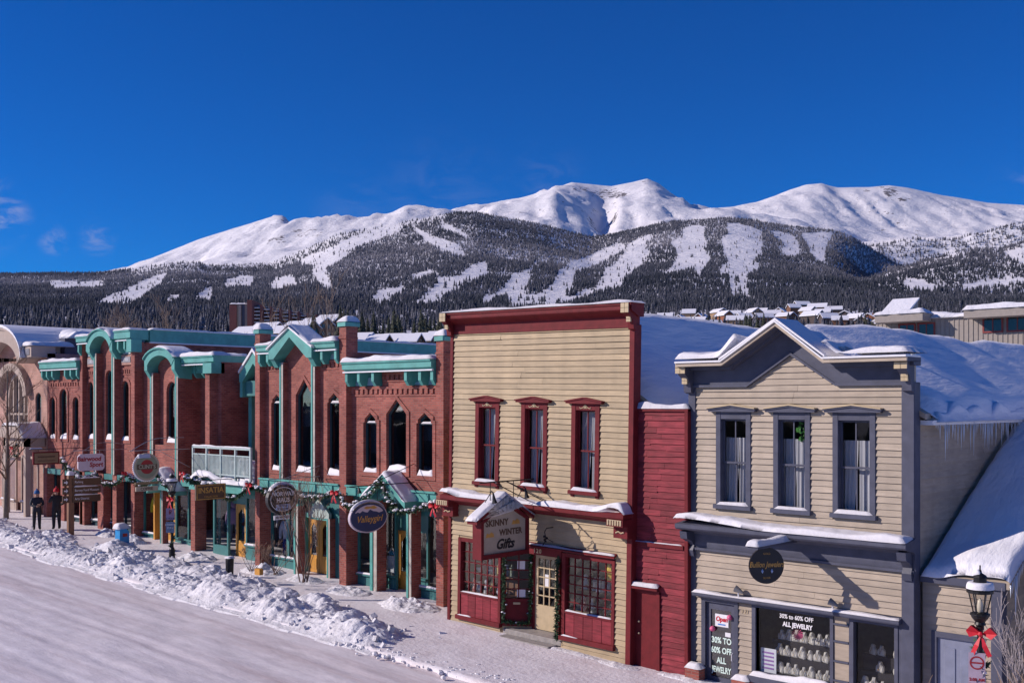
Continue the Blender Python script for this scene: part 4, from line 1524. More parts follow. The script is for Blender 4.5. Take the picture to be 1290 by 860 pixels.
def bow(parent, p, s=0.22, rz=0.0):
    m = MB()
    x, y, z = p
    for sg in (-1, 1):
        m.add([(x, y, z), (x + sg * s * 0.6, y - s * 0.35, z + s * 0.55), (x + sg * s, y - s * 0.1, z + s * 0.1), (x + sg * s * 0.7, y - s * 0.3, z - s * 0.25),
               (x, y + 0.04, z), (x + sg * s * 0.6, y + s * 0.2, z + s * 0.5), (x + sg * s, y + s * 0.1, z + s * 0.1), (x + sg * s * 0.7, y + s * 0.15, z - s * 0.2)],
              [(0, 1, 2, 3), (4, 7, 6, 5), (0, 4, 5, 1), (1, 5, 6, 2), (2, 6, 7, 3), (3, 7, 4, 0)])
        m.add([(x, y - 0.02, z), (x + sg * s * 0.12, y - s * 0.25, z - s * 0.8), (x + sg * s * 0.45, y - s * 0.15, z - s * 1.5), (x + sg * s * 0.7, y - s * 0.1, z - s * 1.35), (x + sg * s * 0.4, y - s * 0.18, z - s * 0.7)], [(0, 1, 2, 3, 4)])
    m.lathe([(s * 0.1, -s * 0.16), (s * 0.2, 0), (s * 0.1, s * 0.16)], (x, y - 0.05, z), 8)
    return m.build('bow', BOW, parent)


def gw(x, y, z):
    """gift shop local point to world (with the lean)"""
    c, s = math.cos(R(1.0)), math.sin(R(1.0))
    return Vector((GO.x + c * x + s * z, GO.y + y, -s * x + c * z))


fir_thing('door_garland', 'green fir rope hanging beside the cream glazed shop door', 'garland', [gw(-2.80, -0.1, z) for z in (2.5, 1.9, 1.3, 0.7, 0.3)], 0.11, 260, 0.0, 51)
fir_thing('door_garland', 'green fir rope down and under the angled entrance window', 'garland',
          [gw(-4.86, -0.02, z) for z in (2.5, 1.8, 1.1, 0.45)] + [gw(-4.6, 0.22, 0.42), gw(-4.32, 0.46, 0.42)] + [gw(-4.3, 0.5, z) for z in (1.1, 1.8, 2.45)], 0.10, 220, 0.03, 52)

# goods on display behind the small panes
GOODS = [M('glazed_goods_%d' % i, c, 0.35, 0.2) for i, c in enumerate(((0.55, 0.53, 0.5), (0.45, 0.36, 0.12), (0.16, 0.2, 0.3), (0.35, 0.12, 0.1), (0.6, 0.6, 0.62), (0.25, 0.3, 0.22)))]
kinds = [('vase', 'vase'), ('bottle', 'bottle'), ('figurine', 'figurine'), ('bowl', 'bowl'), ('lantern', 'lantern')]


def goods(kind, c, s, mat, label, group):
    m = MB()
    if kind == 'vase':
        m.lathe([(0.05, 0), (0.10, 0.10), (0.09, 0.2), (0.04, 0.27), (0.06, 0.32)], c, 10, s, s)
    elif kind == 'bottle':
        m.lathe([(0.06, 0), (0.065, 0.2), (0.025, 0.28), (0.025, 0.38)], c, 10, s, s)
    elif kind == 'figurine':
        m.lathe([(0.09, 0), (0.08, 0.12), (0.05, 0.22), (0.03, 0.26), (0.055, 0.31), (0.055, 0.36), (0.02, 0.40)], c, 10, s, s)
    elif kind == 'bowl':
        m.lathe([(0.05, 0), (0.06, 0.02), (0.13, 0.10), (0.14, 0.13), (0.10, 0.10)], c, 12, s, s)
    else:
        m.lathe([(0.08, 0), (0.08, 0.03), (0.06, 0.04), (0.06, 0.22), (0.09, 0.24), (0.02, 0.32), (0.02, 0.36)], c, 6, s, s)
    return m.solo(kind, mat, label, kind, tuple(c), group, smooth=False)


for side, (a, b, zz) in (('left', (-6.5, -5.1, 1.08)), ('right', (-2.5, -1.05, 1.11))):
    sh = MB().box(a - 0.1, b + 0.1, 0.13, 0.75, zz - 0.06, zz - 0.02).box(a - 0.1, b + 0.1, 0.5, 0.8, zz + 0.48, zz + 0.52).box(a - 0.1, b + 0.1, 0.72, 0.78, zz - 0.02, zz + 0.48)
    p0 = gw((a + b) / 2, 0.4, zz - 0.06)
    sh.v = [tuple(gw(*p)) for p in sh.v]
    sh.solo('display_shelf', POSTW, 'stepped wooden display shelf inside the %s small-paned gift shop window' % side, 'shelf', tuple(p0))
    for row, (yy, z2) in enumerate(((0.30, zz - 0.02), (0.62, zz + 0.52))):
        for k in range(9):
            x = a + (b - a) * (k + 0.5) / 9 + rnd.uniform(-0.04, 0.04)
            kd = kinds[rnd.randrange(5)][0]
            goods(kd, gw(x, yy + rnd.uniform(-0.08, 0.08), z2), rnd.uniform(0.8, 1.15), GOODS[rnd.randrange(6)],
                  'small %s on the %s shelf of the %s small-paned gift shop window' % (kd, 'lower' if row == 0 else 'upper', side), '%ss in the %s gift shop window' % (kd, side))
m = MB().lathe([(0.02, 0), (0.13, 0.02), (0.15, 0.25), (0.1, 0.42), (0.04, 0.46)], gw(-1.28, 0.2, 2.02), 10, 0.8, 0.3)
m.solo('paper_lantern', M('yellow_paper', (0.7, 0.5, 0.05), 0.6), 'yellow paper lantern hanging in the right gift shop window', 'lantern', tuple(gw(-1.28, 0.2, 2.02)))

# ------------------------------------------------------------------ narrow red boarded infill
SY = 22.17
shed = thing('red_infill', 'narrow dark red board building squeezed between the gift shop and the jewellery shop', 'building', (-15.6, SY, -0.1))
m = MB().panel([(-16.45, -0.5), (-14.80, -0.5), (-14.80, 6.52), (-16.45, 6.52)], [[(-16.36, -0.1), (-15.70, -0.1), (-15.70, 1.92), (-16.36, 1.92)]], SY, SY + 0.12)
m.box(-16.3, -14.8, SY + 0.13, 30, 6.0, 6.4)
m.build('wall', REDB, shed)
clapboards(shed, REDB, -16.44, -14.86, -0.25, 6.5, 0.148, [(-16.5, -15.60, -1, 2.02)], y=SY, seed=9, joint=0.9, thick=0.034, wobble=0.016)
MB().bevbox(-14.87, -14.76, SY - 0.06, SY + 0.2, -0.4, 6.56, 0.01).build('corner_board', RED, shed)
m = MB().box(-16.45, -14.76, SY - 0.07, SY + 0.25, 6.50, 6.57); m.build('coping', RED, shed)
snow_lump(-16.46, -14.78, SY - 0.09, SY + 0.3, 6.57, 0.11, 12, edge=0.1, rough=0.5).build('coping_snow', SNOW, shed, smooth=True)
m = MB().box(-16.44, -14.90, SY - 0.07, SY, 3.10, 3.20); st = m.build('trim_board', RED, shed)
snow_lump(-16.44, -14.95, SY - 0.08, SY, 3.20, 0.03, 13, edge=0.03, rough=0.6).build('trim_snow', SNOW, st, smooth=True)
m = MB().box(-16.36, -15.70, SY - 0.03, SY + 0.03, -0.15, 1.92); dr = m.build('door', RED, shed)
for z in (0.85, 1.15):
    MB().lathe([(0.02, 0), (0.032, 0.02), (0.02, 0.045)], (-16.24, SY - 0.06, z), 8).build('door_knob', CREAMT, dr)
m = MB().box(-16.45, -16.36, SY - 0.07, SY + 0.05, -0.3, 1.98).box(-15.70, -15.60, SY - 0.07, SY + 0.05, -0.3, 1.98).box(-16.45, -15.60, SY - 0.08, SY + 0.05, 1.92, 2.0)
m.build('door_frame', RED, shed)
m = MB().ext([(SY, 2.10), (SY - 0.22, 2.02), (SY - 0.22, 2.07), (SY, 2.16)], -16.46, -15.58, 'x'); hd = m.build('door_hood', RED, shed)
snow_lump(-16.46, -15.58, SY - 0.22, SY, 2.09, 0.09, 14, edge=0.07, rough=0.4).build('hood_snow', SNOW, hd, smooth=True)

# ------------------------------------------------------------------ jewellery shop: pale cream with slate blue trim and a small gable
JY = 22.3
JX0, JX1 = -14.76, -9.25
jew = thing('jewellery_shop', 'two-storey pale cream clapboard jewellery shop with slate blue trim and small front gable', 'building', (-12, JY, -0.3))
JW = [(-14.06, -13.10), (-12.52, -11.58), (-11.05, -10.05)]
JS, JT = 4.18, 6.50
holes = [[(a + 0.13, JS + 0.1), (b - 0.13, JS + 0.1), (b - 0.13, JT - 0.17), (a + 0.13, JT - 0.17)] for a, b in JW]
holes += [[(-14.38, -0.3), (-13.52, -0.3), (-13.52, 1.92), (-14.38, 1.92)], [(-12.98, 0.40), (-11.10, 0.40), (-11.10, 1.95), (-12.98, 1.95)], [(-10.58, 0.40), (-9.66, 0.40), (-9.66, 1.95), (-10.58, 1.95)]]
m = MB().panel([(JX0, -0.6), (JX1, -0.6), (JX1, 7.62), (-11.0, 7.60), (-12.1, 8.36), (-13.5, 7.60), (JX0, 7.62)], holes, JY, JY + 0.15)
m.box(JX0, JX0 + 0.15, JY + 0.151, 44, -0.6, 6.5)
m.box(JX1 - 0.15, JX1, JY + 0.151, 44, -0.6, 6.5)
m.ext([(JX0 - 0.15, 6.36), (-12.1, 8.22), (JX1 + 0.18, 6.36), (JX1 + 0.18, 6.48), (-12.1, 8.36), (JX0 - 0.15, 6.48)], JY + 0.2, 44.3)
m.build('wall', CREAM2, jew)
m = MB().box(JX0 + 0.16, JX1 - 0.16, JY + 2.6, JY + 2.7, -0.5, 6.4).box(JX0 + 0.16, JX1 - 0.16, JY + 0.16, JY + 2.6, 3.2, 3.3).box(JX0 + 0.16, JX1 - 0.16, JY + 0.16, JY + 2.6, -0.35, -0.3)
m.build('interior', INTER, jew)


def jl(z):
    if z < 7.12:
        return (JX0 + 0.12, JX1 - 0.22)
    t = (7.84 - z) / (7.84 - 7.12)
    return (-12.06 - 1.13 * max(t, 0), -12.06 + 1.11 * max(t, 0))


JBR = [(a, b, JS - 0.02, JT + 0.04) for a, b in JW]
clapboards(jew, CREAM2, 0, 0, 3.86, 7.80, 0.142, JBR, y=JY, limits=jl, seed=14, joint=2.8)
clapboards(jew, CREAM2, JX0 + 0.12, JX1 - 0.22, 2.18, 3.13, 0.142, [], y=JY, seed=15, joint=3.4)
clapboards(jew, CREAM2, JX0 + 0.12, JX1 - 0.22, -0.3, 2.02, 0.142, [(-14.47, -13.45, -1, 3), (-13.08, -9.4, -1, 3)], y=JY, seed=16, joint=3)
clapboards(jew, CREAM2, JY + 0.02, 43.9, 2.9, 6.5, 0.155, [], y=JX1, axis='y', sign=1, seed=17, joint=5.0)
MB().bevbox(JX0 - 0.08, JX0 + 0.13, JY - 0.06, JY + 0.14, -0.5, 7.15, 0.012).build('corner_board', SLATE, jew)
MB().bevbox(JX1 - 0.23, JX1 + 0.05, JY - 0.06, JY + 0.25, -0.5, 7.15, 0.012).build('corner_board', SLATE, jew)
# frieze following the gable
ZF, ZG_, AP = 7.12, 7.60, 8.46
m = MB()
m.ext([(JX0 - 0.05, ZF), (-13.19, ZF), (-12.06, 7.84), (-10.95, ZF), (JX1 + 0.03, ZF), (JX1 + 0.03, ZG_), (-11.02, ZG_), (-12.16, AP - 0.08), (-13.56, ZG_), (JX0 - 0.05, ZG_)], JY - 0.075, JY - 0.003)
m.build('frieze', SLATE, jew)
m = MB()
m.ext([(JX0 - 0.05, ZF - 0.035), (-13.19, ZF - 0.035), (-12.06, 7.80), (-10.95, ZF - 0.035), (JX1 + 0.03, ZF - 0.035), (JX1 + 0.03, ZF + 0.03), (-10.97, ZF + 0.03), (-12.06, 7.87), (-13.17, ZF + 0.03), (JX0 - 0.05, ZF + 0.03)], JY - 0.11, JY - 0.01)
m.build('frieze_moulding', SLATE, jew)


def rake(z_lo, th, out, name, mat, d0=0.0):
    """cornice band that runs level, climbs the gable and comes down again"""
    mm = MB()
    a = [(JX0 - 0.08, ZG_ + z_lo), (-13.56, ZG_ + z_lo), (-12.15, AP + z_lo), (-11.0, ZG_ + z_lo), (JX1 + 0.12, ZG_ + z_lo)]
    b = [(x, z + th) for x, z in reversed(a)]
    mm.ext(a + b, JY - out, JY + 0.12 - d0)
    return mm.build(name, mat, jew)


rake(-0.10, 0.09, 0.26, 'cornice_bed', SLATE, 0.01)
rake(-0.02, 0.09, 0.56, 'soffit', SLATE, 0.004)
rake(-0.015, 0.085, 0.62, 'cornice', CREAM2, 0.682)
rake(0.07, 0.04, 0.66, 'gutter', WHITE, 0.03)
MB().ext([(-13.62, ZG_ + 0.11), (-12.15, AP + 0.11), (-10.95, ZG_ + 0.11), (-10.95, ZG_ + 0.16), (-12.15, AP + 0.17), (-13.62, ZG_ + 0.16)], JY - 0.63, JY + 0.4).build('rake_snow', SNOW, jew)
for x in (JX0 - 0.02, JX1 - 0.06):
    carved(jew, x, JY - 0.06, 6.94, SLATE, CREAMT, 1.2)
sn = snow_lump(JX0 - 0.10, -13.2, JY - 0.60, JY + 0.6, ZG_ + 0.17, 0.17, 21, edge=0.2, rough=0.3, slope=lambda x, y: 0.55 * sstep(-13.75, -13.0, x))
sn.build('cornice_snow', SNOW, jew, smooth=True)
sn = snow_lump(-11.05, JX1 + 0.12, JY - 0.60, JY + 0.5, ZG_ + 0.17, 0.12, 22, edge=0.14, rough=0.4, slope=lambda x, y: 0.28 * (1 - sstep(-11.1, -10.6, x)))
sn.build('cornice_snow', SNOW, jew, smooth=True)
# roof snow
gs = gable_roof_snow(JX0 - 0.2, -12.1, JX1 + 0.32, 6.38, 8.40, 6.38, JY + 0.45, 44.4, 9.0, 0.11)
gs.build('roof_snow', SNOW_ROOF, jew, smooth=True)
snow_lump(JX1 + 0.02, JX1 + 0.36, JY + 0.5, 34, 6.30, 0.30, 29, edge=0.16, rough=0.4, nx=8, ny=90).build('eave_snow', SNOW_ROOF, jew, smooth=True)
MB().box(JX1 + 0.0, JX1 + 0.3, JY + 0.3, 44, 6.24, 6.34).build('eave_board', WHITE, jew)
icicles(jew, [(JX1 + 0.28, JY + 0.5 + 0.11 * k + rnd.uniform(-.05, .05), 6.26) for k in range(50)], 3, 0.06, 0.8)
MB().tube([(JX1 - 1.2, 25.2, 7.0), (JX1 - 1.2, 25.2, 8.05)], 0.06, 10).build('vent_pipe', M('galvanised', (0.4, 0.41, 0.43), 0.4, metal=0.7), jew)
for i, (a, b) in enumerate(JW):
    win, g = sash_window(jew, a, b, JS, JT, JY, SLATE, CREAMT if False else SLATE, 0.15, 6.63, SLATE, 31 + i, cas=0.14, style='jew')
    curtain_or_reflection(win, g[0] - 0.02, g[0] + 0.34, g[2], g[3] - 0.45, JY + 0.24, CURT_REFL, i + 5, 0.25)
    curtain_or_reflection(win, g[1] - 0.36, g[1] + 0.02, g[2], g[3] - 0.45, JY + 0.25, CURT_REFL, i + 8, 0.0 if i == 2 else 0.15)
    MB().ext([(a - 0.17, JT + 0.072), ((a + b) / 2, 6.655), (b + 0.17, JT + 0.072), (b + 0.17, JT + 0.10), ((a + b) / 2, 6.69), (a - 0.17, JT + 0.10)], JY - 0.20, JY + 0.0).build('cap_shingle', CREAMT, win)
# hanging plant in the middle window
m = MB()
for k in range(60):
    a = rnd.uniform(0, 6.28); r_ = rnd.uniform(0.02, 0.16)
    c = Vector((-11.86 + r_ * math.cos(a), JY + 0.2, 6.05 + rnd.uniform(-0.22, 0.2)))
    d = Vector((math.cos(a), 0.2, rnd.uniform(-0.8, 0.5))) * 0.09
    s_ = Vector((-d.z, 0, d.x)) * 0.4
    m.add([c, c + d * 0.5 + s_, c + d, c + d * 0.5 - s_], [(0, 1, 2, 3)])
m.solo('hanging_plant', M('leaf_green', (0.06, 0.25, 0.03), 0.5, 0.3), 'green trailing plant in the middle upstairs window of the jewellery shop', 'plant', (-11.86, JY + 0.2, 5.85))
# ledge between storeys
m = MB()
m.ext([(JY, 3.16), (JY - 0.06, 3.16), (JY - 0.08, 3.30), (JY - 0.08, 3.52), (JY - 0.15, 3.58), (JY - 0.54, 3.66), (JY - 0.58, 3.70), (JY - 0.58, 3.79), (JY, 3.86)], JX0 - 0.12, JX1 + 0.08, 'x')
led = m.build('ledge', SLATE, jew)
MB().box(JX0 - 0.2, JX1 + 0.05, JY - 0.11, JY - 0.075, 3.13, 3.19).build('ledge_moulding', SLATE, led)
sn = snow_lump(JX0 - 0.16, JX1 + 0.06, JY - 0.62, JY, 3.80, 0.12, 41, edge=0.12, rough=0.3, nx=90, ny=14, slope=lambda x, y: 0.14 * (1 - sstep(-14.6, -12.2, x)) * sstep(JX0 - 0.32, JX0 - 0.1, x))
sn.build('ledge_snow', SNOW, led, smooth=True)
for x in (JX0 + 0.02, JX1 - 0.08):
    b = MB(); b.ext([(JY, 2.95), (JY - 0.12, 2.97), (JY - 0.16, 3.12), (JY - 0.10, 3.24), (JY - 0.22, 3.36), (JY - 0.40, 3.42), (JY - 0.44, 3.6), (JY, 3.62)], x - 0.10, x + 0.10, 'x')
    b.build('bracket', SLATE_D, jew)
# strip ledge over the shop windows
m = MB(); m.ext([(JY, 2.03), (JY - 0.20, 2.02), (JY - 0.22, 2.05), (JY - 0.22, 2.11), (JY, 2.17)], JX0 + 0.13, JX1 - 0.22, 'x')
sl = m.build('shop_ledge', SLATE, jew)
snow_lump(JX0 + 0.12, JX1 - 0.22, JY - 0.23, JY, 2.115, 0.05, 42, edge=0.06, rough=0.35, nx=90, ny=10).build('ledge_snow', SNOW, sl, smooth=True)
# door
m = MB().box(-14.47, -14.36, JY - 0.05, JY + 0.1, -0.5, 2.03).box(-13.55, -13.45, JY - 0.05, JY + 0.1, -0.5, 2.03).box(-14.36, -13.55, JY - 0.05, JY + 0.1, 1.90, 2.03)
m.build('door_frame', SLATE_D, jew)
m = MB().panel([(-14.36, -0.45), (-13.55, -0.45), (-13.55, 1.90), (-14.36, 1.90)], [[(-14.24, 0.10), (-13.67, 0.10), (-13.67, 1.72), (-14.24, 1.72)]], JY + 0.02, JY + 0.07)
jd = m.build('door', SLATE, jew)
MB().add([(-14.24, JY + 0.05, 0.10), (-13.67, JY + 0.05, 0.10), (-13.67, JY + 0.05, 1.72), (-14.24, JY + 0.05, 1.72)], [(0, 1, 2, 3)]).build('pane', GLASS_D, jd)
MB().box(-14.22, -13.69, JY + 0.062, JY + 0.068, 0.12, 1.70).build('door_blind', DARK, jd)
MB().tube([(-13.62, JY + 0.0, 0.55), (-13.62, JY - 0.05, 0.57), (-13.62, JY - 0.05, 0.72), (-13.62, JY, 0.74)], 0.012, 6).build('handle', WHITE, jd)
MINT = M('pale_mint_letters', (0.62, 0.78, 0.70), 0.6, 0.05)
WL = M('white_letters', (0.75, 0.74, 0.76), 0.6, 0.05)
for t, z, sz, sx in (('30% TO', 0.98, 0.20, 0.82), ('60% OFF', 0.74, 0.20, 0.78), ('ALL', 0.50, 0.20, 0.78), ('JEWELRY', 0.27, 0.20, 0.66)):
    lettering(t, jd, MINT, (-13.955, JY + 0.04, z), size=sz, sx=sx, bold=0.006)
MB().box(-14.13, -13.76, JY + 0.035, JY + 0.048, 1.32, 1.62).build('open_sign', WHITE, jd)
lettering('Open', jd, BOW, (-13.945, JY + 0.030, 1.50), size=0.16, bold=0.005, shear=0.15, sx=0.9)
MB().box(-14.05, -13.84, JY + 0.030, JY + 0.034, 1.36, 1.39).build('sign_stripe', M('sign_blue', (0.05, 0.2, 0.55), 0.5), jd)
MB().box(-13.85, -13.70, JY + 0.035, JY + 0.048, 1.10, 1.20).build('notice', WHITE, jd)
PINK = M('pink_balloon', (0.6, 0.10, 0.22), 0.4)
for x, z in ((-14.18, 1.25), (-13.70, 1.58)):
    MB().lathe([(0.01, -0.07), (0.055, -0.04), (0.075, 0), (0.055, 0.045), (0.01, 0.07)], (x, JY + 0.0, z), 10).build('rosette', PINK, jd, smooth=True)
lettering('121', jew, CREAMT, (-13.27, JY - 0.035, 1.78), size=0.14)
# shop windows
for (a, b) in ((-13.08, -11.03), (-10.66, -9.56)):
    f = MB().box(a, a + 0.10, JY - 0.05, JY + 0.12, -0.2, 2.03).box(b - 0.08, b, JY - 0.05, JY + 0.12, -0.2, 2.03).box(a + 0.1, b - 0.08, JY - 0.05, JY + 0.12, 1.93, 2.03).box(a + 0.1, b - 0.08, JY - 0.05, JY + 0.12, -0.2, 0.42)
    w = f.build('shop_window', SLATE, jew)
    MB().add([(a + 0.1, JY + 0.06, 0.42), (b - 0.08, JY + 0.062, 0.42), (b - 0.08, JY + 0.06, 1.93), (a + 0.1, JY + 0.062, 1.93)], [(0, 1, 2, 3)]).build('pane', SHOPG, w)
    snow_lump(a + 0.02, b - 0.02, JY - 0.22, JY - 0.02, 0.36, 0.12, 44, edge=0.1, rough=0.5).build('sill_snow', SNOW, w, smooth=True)
    MB().bevbox(a - 0.02, b + 0.02, JY - 0.25, JY - 0.052, 0.22, 0.36, 0.012).build('sill', SLATE, w)
    if a < -12:
        lettering('30% to 60% OFF', w, WL, (-11.98, JY + 0.045, 1.80), size=0.145, bold=0.003, sx=0.86)
        lettering('ALL JEWELRY', w, WL, (-11.95, JY + 0.045, 1.62), size=0.145, bold=0.006, sx=0.86)
# column between the windows with small shelves
m = MB().box(-11.02, -10.67, JY - 0.02, JY + 0.12, -0.2, 2.02); col = m.build('window_column', CREAM2, jew)
for z in (0.55, 0.98, 1.42, 1.80):
    MB().box(-11.02, -10.67, JY - 0.06, JY - 0.021, z, z + 0.04).build('batten', SLATE, col)
m = MB().box(JX1 - 0.31, JX1 - 0.22, JY - 0.03, JY + 0.1, -0.3, 2.03); m.build('window_column', SLATE, jew)
MB().box(-14.75, -14.35, JY - 0.34, JY - 0.08, -0.5, 0.28).build('planter', BRICK, jew)
MB().box(-13.45, -13.02, JY - 0.34, JY - 0.08, -0.5, 0.22).build('planter', BRICK, jew)
snow_lump(-14.77, -14.33, JY - 0.36, JY - 0.06, 0.28, 0.14, 45, edge=0.1).build('planter_snow', SNOW, jew, smooth=True)
snow_lump(-13.47, -13.0, JY - 0.36, JY - 0.06, 0.22, 0.12, 46, edge=0.1).build('planter_snow', SNOW, jew, smooth=True)
# flood lamp on the shop ledge
for x in (-13.36, -10.98):
    t = thing('flood_lamp', 'small flood lamp on the snowy shop ledge %s' % ('above the jewellery shop door side' if x < -12 else 'between the two jewellery show windows'), 'lamp', (x, JY - 0.16, 2.16))
    MB().tube([(x, JY - 0.16, 2.14), (x, JY - 0.18, 2.24), (x + 0.04, JY - 0.2, 2.3)], 0.018, 6).build('stem', WHITE, t)
    MB().tube([(x - 0.06, JY - 0.22, 2.34), (x + 0.03, JY - 0.2, 2.30), (x + 0.12, JY - 0.18, 2.25)], [0.085, 0.06, 0.03], 10).build('housing', M('lamp_grey', (0.2, 0.2, 0.2), 0.5), t)

# necklace busts on three tiers behind the show windows
bust_me = MB()
prof = [(-0.10, 0.0), (-0.115, 0.08), (-0.10, 0.15), (-0.045, 0.20), (-0.032, 0.27), (0.032, 0.27), (0.045, 0.20), (0.10, 0.15), (0.115, 0.08), (0.10, 0.0)]
v, f = [], []
for k, (dy_, sc) in enumerate(((0.05, 0.75), (0.0, 1.0), (-0.035, 0.96), (-0.06, 0.70))):
    v += [(x * sc, dy_ - (0.03 * (0.27 - z) if k > 1 else 0), 0.135 + (z - 0.135) * sc) for x, z in prof]
n = len(prof)
for k in range(3):
    f += [(k * n + i, k * n + (i + 1) % n, (k + 1) * n + (i + 1) % n, (k + 1) * n + i) for i in range(n)]
f += [tuple(reversed(range(n))), tuple(3 * n + i for i in range(n))]
bust_me.add(v, f)
bme = bust_me.mesh('bust_form'); bme.materials.append(M('ivory_velvet', (0.62, 0.58, 0.52), 0.8, 0.08))
chain = MB().tube([(-0.035, -0.075, 0.21), (-0.03, -0.088, 0.15), (0, -0.095, 0.09), (0.03, -0.088, 0.15), (0.035, -0.075, 0.21)], 0.006, 4).lathe([(0.001, -0.02), (0.014, 0), (0.001, 0.02)], (0, -0.098, 0.075), 6)
cme = chain.mesh('necklace_form'); cme.materials.append(M('dark_gold', (0.25, 0.14, 0.05), 0.3, metal=0.8))
RISER = M('dark_display_cloth', (0.035, 0.03, 0.035), 0.9)
for lab, x0, x1, cnt in (('larger', -12.75, -11.2, 8), ('smaller', -10.5, -9.72, 4)):
    r_ = MB()
    for tier, (yy, z) in enumerate(((0.22, 0.44), (0.42, 0.80), (0.62, 1.12))):
        r_.box(x0 - 0.12, x1 + 0.1, JY + yy - 0.08, JY + yy + 0.12, -0.2, z)
    r_.solo('display_riser', RISER, 'dark stepped display riser in the %s jewellery show window' % lab, 'display stand', ((x0 + x1) / 2, JY + 0.4, -0.2))
    for tier, (yy, z) in enumerate(((0.22, 0.44), (0.42, 0.80), (0.62, 1.12))):
        for k in range(cnt):
            if rnd.random() < 0.12:
                continue
            x = x0 + (x1 - x0) * (k + 0.5 + 0.3 * (tier % 2)) / cnt
            s_ = rnd.uniform(0.8, 1.08)
            t = thing('necklace_bust', 'ivory necklace bust on the %s tier of the %s jewellery show window' % (('front', 'middle', 'back')[tier], lab), 'display bust', (x, JY + yy, z), 'necklace busts in the %s show window, %s tier' % (lab, ('front', 'middle', 'back')[tier]))
            t.rotation_euler = (0, 0, rnd.uniform(-0.5, 0.3))
            t.scale = (s_, s_, s_)
            a = bpy.data.objects.new('bust_form', bme); COL.objects.link(a); a.parent = t
            a = bpy.data.objects.new('necklace', cme); COL.objects.link(a); a.parent = t
m = MB().box(-12.92, -12.52, JY + 0.10, JY + 0.12, 0.42, 0.98)
t = m.solo('show_card', WHITE, 'white printed sale card leaning in the larger jewellery show window', 'card', (-12.72, JY + 0.11, 0.42))
for k in range(5):
    MB().box(-12.88 + 0.02 * (k % 2), -12.58, JY + 0.094, JY + 0.099, 0.50 + 0.09 * k, 0.54 + 0.09 * k).build('print_line', M('violet_print', (0.3, 0.15, 0.4), 0.6), t)
m = MB()
for k in range(14):
    a = k * 0.449
    m.add([(-11.98, JY + 0.12, 1.42), (-11.98 + 0.16 * math.cos(a), JY + 0.09, 1.42 + 0.14 * math.sin(a)), (-11.98 + 0.12 * math.cos(a + .3), JY + 0.14, 1.42 + 0.11 * math.sin(a + .3))], [(0, 1, 2)])
m.solo('ribbon_rosette', PINK, 'pink ribbon rosette hanging in the larger jewellery show window', 'rosette', (-11.98, JY + 0.12, 1.28))

# ------------------------------------------------------------------ low clapboard extension with a steep snowy lean-to roof
EY = 22.62
EX0, EX1 = -9.18, -7.58
ext = thing('lean_to_extension', 'low cream clapboard extension with steep snow-covered lean-to roof beside the lamp post', 'building', (-8.4, EY, -0.4))
m = MB().panel([(EX0, -0.8), (EX1, -0.8), (EX1, 3.10), (EX0, 3.10)], [[(-8.86, -0.7), (-8.0, -0.7), (-8.0, 1.80), (-8.86, 1.80)]], EY, EY + 0.14)
m.ext([(EY + 0.15, -0.8), (EY + 0.15, 3.05), (29.2, 6.55), (29.2, -0.8)], EX1 - 0.14, EX1, 'x')
m.ext([(EY - 0.10, 2.96), (29.4, 6.62), (29.4, 6.75), (EY - 0.10, 3.10)], EX0 + 0.02, EX1 + 0.20, 'x')
m.build('wall', CREAM2, ext)
clapboards(ext, CREAM2, EX0 + 0.02, EX1 - 0.16, -0.5, 3.02, 0.16, [(-8.97, -7.9, -1, 1.93)], y=EY, seed=24, joint=4)
clapboards(ext, CREAM2, EY + 0.16, 26.0, -0.5, 3.0, 0.16, [], y=EX1, axis='y', sign=1, seed=25, joint=4)
MB().bevbox(EX1 - 0.18, EX1 + 0.05, EY - 0.06, EY + 0.2, -0.6, 3.05, 0.012).build('corner_board', SLATE, ext)
MB().box(EX0, EX1 + 0.12, EY - 0.12, EY - 0.02, 2.93, 3.09).build('eave_board', SLATE, ext)
m = MB().box(-8.86, -8.0, EY + 0.0, EY + 0.05, -0.6, 1.80); dr = m.build('door', M('pale_slate_paint', (0.19, 0.21, 0.29), 0.5), ext)
for (x0, x1, z0, z1) in ((-8.72, -8.48, 0.75, 1.6), (-8.38, -8.14, 0.75, 1.6), (-8.72, -8.48, -0.3, 0.5), (-8.38, -8.14, -0.3, 0.5)):
    MB().bevbox(x0, x1, EY - 0.02, EY, z0, z1, 0.012).build('door_panel', MATS['pale_slate_paint'], dr)
MB().box(-8.97, -8.86, EY - 0.06, EY + 0.05, -0.6, 1.92).box(-8.0, -7.9, EY - 0.06, EY + 0.05, -0.6, 1.92).box(-8.86, -8.0, EY - 0.06, EY + 0.05, 1.80, 1.92).build('door_frame', SLATE, ext)
slope_z = lambda y: 3.09 + (6.72 - 3.09) * (y - EY + 0.10) / (29.4 - EY + 0.10)
sn = snow_lump(EX0 + 0.03, EX1 + 0.24, EY - 0.16, 29.5, 0.0, 0.16, 61, edge=0.16, rough=0.2, freq=0.7, nx=40, ny=110,
               slope=lambda x, y: slope_z(y) + 0.12 * sstep(-8.85, -8.2, x) * (1 - sstep(EY + 0.2, EY + 0.9, y)) * (1 - sstep(-7.5, -7.2, x)))
sn.build('roof_snow', SNOW_ROOF, ext, smooth=True)
icicles(ext, [(EX1 + 0.22, EY - 0.1 + 0.1 * k, slope_z(EY - 0.1 + 0.1 * k) - 0.06) for k in range(14)], 8, 0.2, 0.9)

